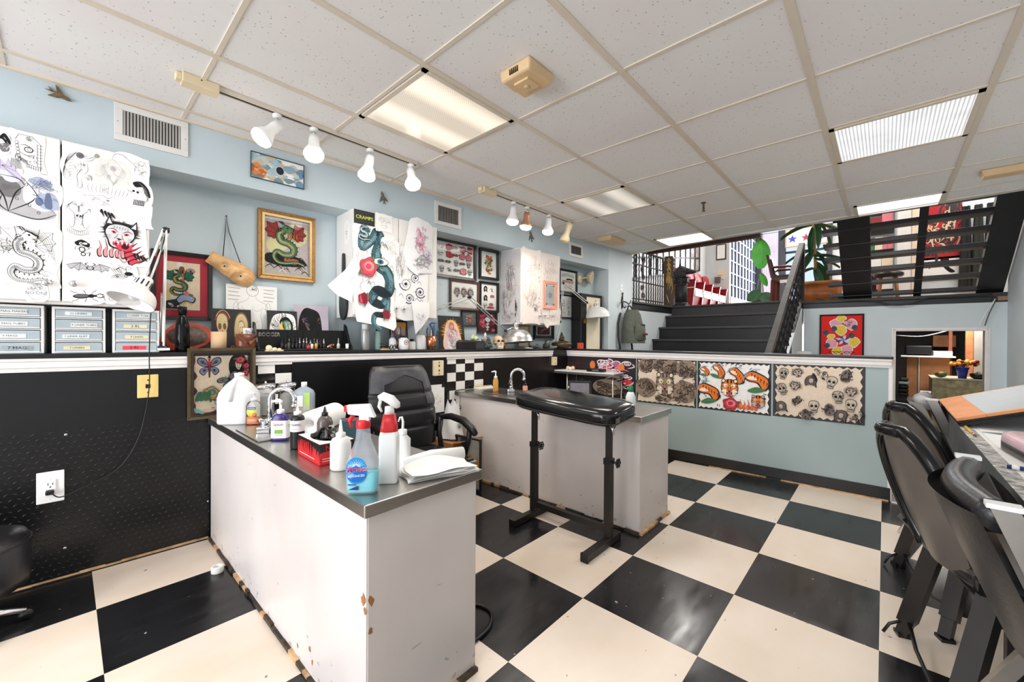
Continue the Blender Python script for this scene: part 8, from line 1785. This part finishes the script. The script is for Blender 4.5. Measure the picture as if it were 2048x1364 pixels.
for k,x in enumerate((-.28,0,.28)):
 P_=[((.11 if j%2==0 else.045)*cos(PI/2+PI*j/5),(.11 if j%2==0 else.045)*sin(PI/2+PI*j/5))for j in range(10)];q.at(x,-.03);q.fan(P_,[BLS,ink((150,70,80)),BLS][k])
q.at(0,0)
for a_,b2 in(((-.42,-.22),(.42,-.22)),((-.42,.22),(.42,.22)),((-.42,-.22),(-.42,.22)),((.42,-.22),(.42,.22))):q.rib([a_,b2],.03,ink((176,140,90)))
solo('stained_glass_panel',q,'stained glass panel of blue stars hanging in the far window','stained glass',(12.3,1.45,3.64),-PI/2)
LEAF=mat('bright_green_leaf',(72,158,58),.4,var=.2,vscale=6);LEAFD=mat('deep_green_leaf',(44,92,56),.4,var=.25,vscale=8)
def leaf(q,p,d,up_,L_,w_,m,droop=.2):
 d=Vector(d).normalized();s_=d.cross(Vector(up_)).normalized();n_=s_.cross(d)
 q.grid(lambda u,v:tuple(Vector(p)+d*L_*v+s_*w_*(u-.5)*2*sin(PI*min(1,.06+v*.94))**.7+n_*(.10*L_*abs(2*u-1)-droop*L_*v*v)),6,10,m)
t=thing('potted_plant','tall plant with one big bright green leaf before the far window','plant',(9.6,1.88,UZ),0)
q=MB();leaf(q,(0,.0,.95),(0,.02,1),(-1,-.2,0),.62,.17,LEAF,.02);leaf(q,(0,0,.86),(0,-.35,-.9),(-1,0,0),.30,.06,LEAF);leaf(q,(0,0,.48),(-.1,.5,-.35),(-1,0,.3),.30,.12,LEAFD);leaf(q,(0,0,.42),(0,-.5,-.3),(-1,0,.3),.26,.11,LEAFD);leaf(q,(0,0,.30),(-.1,.3,-.4),(-1,0,.3),.26,.11,LEAFD);part('foliage',q,t)
q=MB();q.tube([(0,0,.15),(.02,-.04,.5),(0,0,.96)],.010,INK_GR,6);q.tube([(0,.02,.15),(0,.08,.45),(0,.04,.75)],.006,INK_GR,6);part('stem',q,t);q=MB();q.lathe([(.10,0),(.14,.2),(.13,.2),(.0001,.18)],mat('maroon_pot',(110,50,48),.5),18);part('pot',q,t)
t=thing('wooden_planter','broad orange wooden planter box behind the iron stair rail','planter',(6.95,.66,UZ),0);OAK=mat('orange_stained_oak',(170,98,42),.35,var=.3,vscale=10)
q=MB();loft(q,[rsq(.34,.44,0,e=.5),rsq(.38,.50,.25,e=.5)],OAK);part('body',q,t);q=MB();loft(q,[rsq(.40,.53,.24,e=.5),rsq(.42,.55,.26,e=.5),rsq(.40,.53,.285,e=.5),rsq(.3,.4,.28,e=.5)],OAK);part('rim',q,t)
t=thing('potted_plant','leafy cane plant growing from the orange wooden planter','plant',(6.95,.70,UZ+.27),0);q=MB();q.tube([(0,0,0),(.01,.02,.45),(0,.05,1.1)],.018,mat('tan_cane',(176,140,90),.6),8);part('cane',q,t);q=MB();r=RN(5)
for k in range(15):a=r.uniform(0,6.28);z=r.uniform(.2,1.0);leaf(q,(0,.03,z),(cos(a)*.6,sin(a),r.uniform(-1.1,.1)),(0,0,1),r.uniform(.28,.42),r.uniform(.04,.06),LEAFD,.35)
part('foliage',q,t)
t=thing('bar_chair','dark brown wooden bar chair with a black padded back','chair',(7.45,1.12,UZ),0);BRW=mat('mahogany',(92,42,32),.35,var=.15,vscale=12)
q=MB();q.box(-.20,-.20,.40,.20,.16,.44,BRW);q.box(-.19,-.19,.44,.19,.15,.475,BLKLEA);part('seat',q,t)
q=MB();q.hexa([(-.20,.13,.44),(.20,.13,.44),(.20,.17,.44),(-.20,.17,.44)],[(-.18,.20,.80),(.18,.20,.80),(.18,.24,.80),(-.18,.24,.80)],BRW);q.hexa([(-.14,.115,.50),(.14,.115,.50),(.14,.135,.50),(-.14,.135,.50)],[(-.13,.175,.74),(.13,.175,.74),(.13,.20,.74),(-.13,.20,.74)],BLKLEA);part('backrest',q,t)
for x in(-.18,.18):
 for y in(-.18,.15):q=MB();q.bar((x,y,0),(x*.95,y*.95,.41),.045,BRW);part('leg',q,t)
 q=MB();q.tube([(x,.16,.60),(x,-.05,.60),(x,-.16,.57),(x,-.16,.44)],.018,BRW,8);part('armrest',q,t)
t=thing('open_staircase','black open-riser wooden staircase rising over the painted wall','staircase',(6.26,0,UZ),0)
sl=.70;LN=1.55
def stringer(y0,y1,dz):
 q=MB();q.hexa([(0,y0,-.03),(0,y1,-.03),(-LN,y1,sl*LN-.03),(-LN,y0,sl*LN-.03)],[(0,y0,dz),(0,y1,dz),(-LN,y1,sl*LN+dz),(-LN,y0,sl*LN+dz)],M_BLKWOOD);part('stringer',q,t)
stringer(.115,.365,.06);stringer(-.285,-.225,.03);stringer(-.86,-.68,.06)
for k in range(10):q=MB();x=-.17*k-.02;z=.119*k+.012;q.box(x-.05,-.70,z,x+.14,.50,z+.040,M_BLKWOOD);part('tread',q,t,bevel=.003)
q=MB();q.tube(spline3([(6.20,.62,1.60),(6.17,.45,1.55),(6.16,.1,1.53),(6.16,-.05,1.475),(6.16,-.2,1.48),(6.16,-.35,1.54),(6.17,-.55,1.535),(6.17,-.78,1.55)]),.008,mat('black_green_cable',(38,44,42),.5),6);solo('drooping_cable',q,'black cable drooping below the foot of the open staircase','cable')
for k,(y0,y1)in enumerate(((-.70,-.80),(-.735,-.81))):q=MB();q.tube(spline3([(6.17,y0,1.235),(6.165,(y0+y1)/2+.01,1.36),(6.16,y1,1.50)]),.004,WPL if k==0 else M_TREAD,6);solo('thin_cable',q,['white thin cable running up to the staircase corner over the doorway','grey thin cable beside the white one over the doorway'][k],'cable')
t=thing('stair_rail','black lattice stair rail sloping down beside the carpeted steps','railing',(6.2,.775,0),0);q=MB();A,B=Vector((0,0,2.27)),Vector((-1.72,.045,.90));q.bar(A,B,.055,mat('worn_black_rail',(70,68,66),.45,var=.25,vscale=20));part('handrail',q,t)
q=MB();q.box(-.02,-.03,UZ-.1,.05,.03,2.29,M_BLKWOOD);part('newel_post',q,t,bevel=.004);q=MB();q.hexa([(.04,-.02,1.32),(.04,.03,1.32),(-1.72,.07,-.15),(-1.72,.02,-.15)],[(.04,-.02,1.64),(.04,.03,1.64),(-1.72,.07,.17),(-1.72,.02,.17)],M_DARKGREYW);part('skirt_board',q,t)
for k in range(15):q=MB();f_=(k+.5)/15;p_=A.lerp(B,f_);zb=1.64-1.47*f_*1.72/1.76;q.tube([(p_.x+.005*cos(2*j),p_.y+.005*sin(2*j),zb+(p_.z-zb)*j/16)for j in range(17)],.009,IRONB,5);q.torus((p_.x,p_.y,zb+(p_.z-zb)*.5),.035,.006,IRONB,(0,1,0),12,5);q.torus((p_.x,p_.y,zb+(p_.z-zb)*.25),.03,.006,IRONB,(0,1,0),12,5);part('baluster',q,t)
b_=MB();b_.box(8.30,-2.2,UZ,8.38,-.10,4.4,M_PALE);b_.box(8.30,.44,UZ,8.38,.50,4.4,M_PALE);b_.box(8.7,-.2,UZ,8.75,.5,4.4,M_PALE);struct('wall_upper_back',b_)
b_=MB();b_.box(8.26,-.275,UZ,8.30,-.125,3.7,M_WHITE);b_.box(8.25,-.345,UZ,8.30,-.278,3.7,mat('cream_casing',(236,214,190),.5));struct('door_2',b_)
t=thing('bookshelf','dark shelves of magazines seen between the staircase treads','shelf',(8.3,-.09,UZ),0)
for k in range(6):q=MB();q.box(0,0,.25+.30*k,.3,.52,.27+.30*k,BLKPL);part('shelf_board',q,t)
r=RN(2)
for k in range(5):
 y=-.08
 while y<.38:
  w_=r.uniform(.05,.13);q=MB();q.box(8.31,y,UZ+.271+.30*k,8.5,y+w_-.004,UZ+.271+.30*k+r.uniform(.16,.25),r.choice([INK_W,INK_PK,INK_K,INK_GR,INK_CR,ink((150,60,60)),INK_LG]));solo('magazine',q,'magazine standing on the dark shelves behind the staircase','magazine',group='magazines on the dark shelves');y+=w_
q=Ink(0.);q.box(-.2,0,-.45,.2,.01,.45,mat('crimson_poster',(178,30,40),.5,var=.1));q.at(0,0,.2,.42);q.swirls(RN(6),ink((60,56,58)),.03,12);q.scrib(RN(7),ink((226,196,160)),.016,26);q.at(0,.75,.19,.1);solo('poster',q,'red dragon poster behind the black staircase','poster',(8.29,-.57,2.68),-PI/2)
q=Ink(0.);q.box(-.2,0,-.16,.2,.01,.16,PAPER);q.at(.05,.02,.1,.12);q.blob([(-.6,.9),(.2,.9),(.1,.1),(.8,-.6),(.3,-.7),(-.4,.1)],INK_K);solo('poster',q,'white sheet with a black boot silhouette behind the staircase','poster',(8.29,-.58,2.10),-PI/2)
for k in range(3):q=MB();q.grid(lambda u,v:(8.22-.05*sin(PI*u)-.02*sin(9*u),-.80-.11*k+.11*(u-.5)*(1.3-.6*v),1.75+1.15*v),10,6,[BLKPL,MATS['dark_strap'],M_VINYL][k]);solo('coat',q,['black coat hanging nearest the red dragon poster','dark coat hanging between two others behind the staircase','brownish black coat hanging at the end behind the staircase'][k],'coat')
t=thing('round_stool','round topped dark wooden stool seen through the staircase','stool',(7.9,-.03,UZ),0);q=MB();q.lathe([(.15,.40),(.165,.42),(.165,.45),(.13,.47),(.0001,.475)],BLKLEA,24);part('seat',q,t)
for k in range(4):a=PI/4+k*PI/2;q=MB();q.tube([(.11*cos(a),.11*sin(a),.40),(.15*cos(a),.15*sin(a),0)],.02,mat('tan_leg',(150,104,66),.5),8);part('leg',q,t)
#  wall under the raised floor and the store room behind it
def d_red(q,w,h):
 r=RN(9);q.at(0,0,w,h);q.poly([(-1,-1),(1,-1),(1,1),(-1,1)],ink((232,36,32)));YL=ink((240,206,70));PK=ink((240,170,186));VI=ink((84,74,170))
 for x,z,s_,c_ in((-.2,.55,.38,PK),(.45,.55,.3,PK),(.0,.85,.22,YL),(-.05,.3,.3,YL),(.6,-.3,.28,YL),(-.5,-.4,.3,PK),(.3,-.7,.3,PK),(-.2,-.75,.25,YL),(-.5,-.05,.18,YL)):P_=[(x+s_*r.uniform(.75,1.15)*cos(k*.7),z+s_*.85*r.uniform(.75,1.15)*sin(k*.7))for k in range(9)];q.blob([(x+(p[0]-x)*1.12,z+(p[1]-z)*1.12)for p in P_],INK_W);q.blob(P_,c_)
 for x,z in((-.35,.35),(-.75,.15),(-.7,-.5),(.5,.0),(.65,.4)):q.at(x*w,z*h,.15*w,.13*h);q.ell(0,0,1,1,ink((70,88,100)));q.scrib(r,INK_K,.003,8)
 q.at(.12*w,-.22*h,.42*w,.26*h)
 for k in range(9):a=2*PI*k/9;q.blob([(0,0),(.5*cos(a-.35),.5*sin(a-.35)),(1.0*cos(a),1.0*sin(a)),(.5*cos(a+.35),.5*sin(a+.35))],[INK_W,VI][k%2]);q.rib([(0,0),(.9*cos(a),.9*sin(a))],.003,INK_K)
 q.at(.25*w,.62*h,.25*w,.2*h);q.scrib(r,INK_BR,.006,12)
 for k in range(5):q.at((-.5+.25*k)*w,-.85*h,.14*w,.08*h);q.spiral(0,0,1,1.2,.006,INK_K)
framed('picture_frame','black framed red painting of a violet lotus and flowers near the doorway',lambda x,y,z:RW(x,y,z,XB),-.585,.885,-.175,1.390,-.001,.016,.022,BLKF,PAPER,d_red,cat='picture frame',glass=False)
q=MB();q.lathe([(.09,0),(.09,.90),(.075,.95),(.0001,.955)],mat('off_white_bin',(226,224,216),.5,var=.03),20);solo('waste_bin',q,'off-white bin top just showing over the partition by the stair rail','bin',(5.86,.70,0))
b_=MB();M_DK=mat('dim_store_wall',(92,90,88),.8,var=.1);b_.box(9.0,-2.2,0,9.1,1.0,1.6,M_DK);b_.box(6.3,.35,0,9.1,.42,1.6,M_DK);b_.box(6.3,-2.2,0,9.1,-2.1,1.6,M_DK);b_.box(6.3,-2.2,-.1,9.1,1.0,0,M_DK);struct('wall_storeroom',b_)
bx=lambda name,label,cat,x0,y0,z0,x1,y1,z1,m,bv=.004:solo(name,(lambda q:q.box(x0,y0,z0,x1,y1,z1,m))(MB()),label,cat,bevel=bv)
STN=mat('stone_patterned_front',(176,164,128),.7,var=.45,vscale=14)
t=thing('stone_counter','stone patterned cabinet with flowers and a black pot on top in the store room','cabinet',(7.0,-.65,0),0);q=MB();q.box(0,-.30,0,.5,.225,.63,STN);part('body',q,t);q=MB();r=RN(4)
for k in range(16):y,z=r.uniform(-.28,.15),r.uniform(.08,.58);q.box(-.008,y,z,0,y+r.uniform(.05,.09),z+r.uniform(.02,.04),r.choice([mat('pale_stone',(206,200,176),.7,var=.1),MATS['stone_patterned_front']]))
part('stone_facing',q,t,bevel=.004);q=MB();q.box(-.02,-.31,.63,.52,.235,.645,mat('cloth_top',(196,186,160),.8,var=.2));part('top',q,t)
t=thing('flower_vase','blue vase of orange and red flowers on the stone patterned cabinet','vase',(7.08,-.675,.646),0);q=MB();q.lathe([(.035,0),(.05,.10),(.06,.13),(.052,.13),(.0001,.08)],mat('cobalt_glass',(40,52,150),.15),18);part('vase',q,t);q=MB();r=RN(6)
for k in range(34):q.ball((r.uniform(-.05,.05),r.uniform(-.12,.10),.15+r.uniform(0,.055)),.020,r.choice([mat('orange_petals',(236,150,50),.7,var=.2),MATS['orange_petals'],mat('maroon_petals',(120,34,40),.7),mat('yellow_petals',(240,196,80),.7)]),6)
part('flowers',q,t)
q=MB();q.lathe([(.035,0),(.065,.02),(.072,.05),(.066,.062),(.02,.068),(.012,.08),(.0001,.085)],BLKPL,20);solo('black_pot',q,'round black lidded pot beside the flower vase','pot',(7.08,-.80,.646))
q=MB();q.ball((0,0,.035),.055,mat('green_red_mask',(70,110,60),.5,var=.8,vscale=24),12,sx=.6,sz=.65);q.ball((-.025,.01,.05),.016,INK_O,8);solo('painted_head',q,'small green and red painted head lying on the stone patterned cabinet','ornament',(7.06,-.50,.646))
bx('cardboard_box','tall brown cardboard panel box behind the stone patterned cabinet','box',7.6,-.62,.0,7.9,-.345,.865,CARD);bx('cardboard_box','narrower brown box beside the tall box under the printer','box',7.6,-.33,0,7.9,-.22,.865,CARD);bx('white_board','white narrow board standing between the two brown boxes','board',7.58,-.342,0,7.62,-.332,.90,WPL)
bx('shelf_board','white shelf carrying the black printer in the store room','shelf',7.5,-.66,.868,7.95,-.16,.888,WPL);t=thing('printer','black printer on the white store room shelf','printer',(7.7,-.33,.889),0);q=MB();q.box(-.15,-.125,0,.15,.125,.13,BLKPL);part('body',q,t,bevel=.012);q=MB();q.box(-.19,-.10,.02,-.14,.10,.035,BLKMET);part('paper_tray',q,t)
bx('paper_box','white carton next to the black printer','box',7.6,-.64,.889,7.8,-.47,.95,PAPER);bx('cardboard_box','flattened brown carton above the printer','box',8.2,-.72,1.0,8.5,-.50,1.16,CARD);bx('wooden_post','orange wooden shelf upright in the store room','shelf upright',7.45,-.80,0,7.5,-.735,1.45,mat('orange_wood_post',(196,124,80),.6,var=.15));bx('wooden_post','redder wooden shelf upright nearer the printer','shelf upright',7.75,-.65,0,7.8,-.615,1.45,mat('red_brown_post',(150,84,60),.6,var=.15));bx('grey_board','grey panel with a yellow stain beside the steel door','panel',7.42,-.99,0,7.44,-.80,1.45,mat('stained_grey_panel',(172,166,160),.6,var=.15,vscale=5));bx('steel_door','brushed steel refrigerator door with a long black handle','refrigerator',7.0,-.955,0,7.3,-.90,1.45,STEEL)
q=MB();r=RN(3)
for k in range(5):q.box(7.5,-.24,.35+.05*k,7.8,-.14-r.uniform(0,.02),.39+.05*k,r.choice([MATS['teal_grey_acrylic'],M_TREAD,BLKPL]))
solo('folded_clothes',q,'pile of dark folded clothes low in the store room','clothes',bevel=.01);bx('crate','black plastic crate on the store room floor','crate',7.2,-.30,0,7.5,-.10,.33,BLKPL)
q=MB();q.tube(spline3([(7.0,-.10,1.15),(7.1,-.35,1.14),(7.2,-.65,1.24)]),.006,WPL,6);solo('hanging_cable',q,'white cable sagging across the top of the store room','cable')
#  lamps, daylight and added fill
for x,y,p in((1.27,1.68,10),(3.0,-.05,10),(4.65,-.05,9),(4.65,1.65,9),(3.0,1.65,7)):
 area('ceiling_panel_and_fill_light',(x,y,CZ-.02),.5,.5,p,(255,250,242))
for x,y in((-.5,.5),(-1.6,1.6)):
 area('ceiling_panel_and_fill_light',(x,y,CZ-.02),.5,.5,10,(255,250,242))  # two added unseen fill lamps behind the camera, without panels
area('rear_fill_light',(-2.6,1.3,1.3),2.1,1.8,95,(247,249,255),(0,PI/2*-1,0))  # added unseen fill lamp in the invented rear opening
area('upper_window_daylight',(12.3,1.6,3.0),2.4,1.6,190,(247,249,255),(0,PI/2,0))
for x,y,p in((7.4,1.6,55),(10.2,1.0,70),(7.4,-1.2,55)):
 area('upper_room_fill_light',(x,y,4.3),1.0,1.0,p,(255,250,244))  # fill lamps added to brighten the upper room, no fixtures here
area('storeroom_fill_light',(7.2,-.6,1.44),.5,.5,14,(255,248,238))  # fill lamp added to brighten the store room
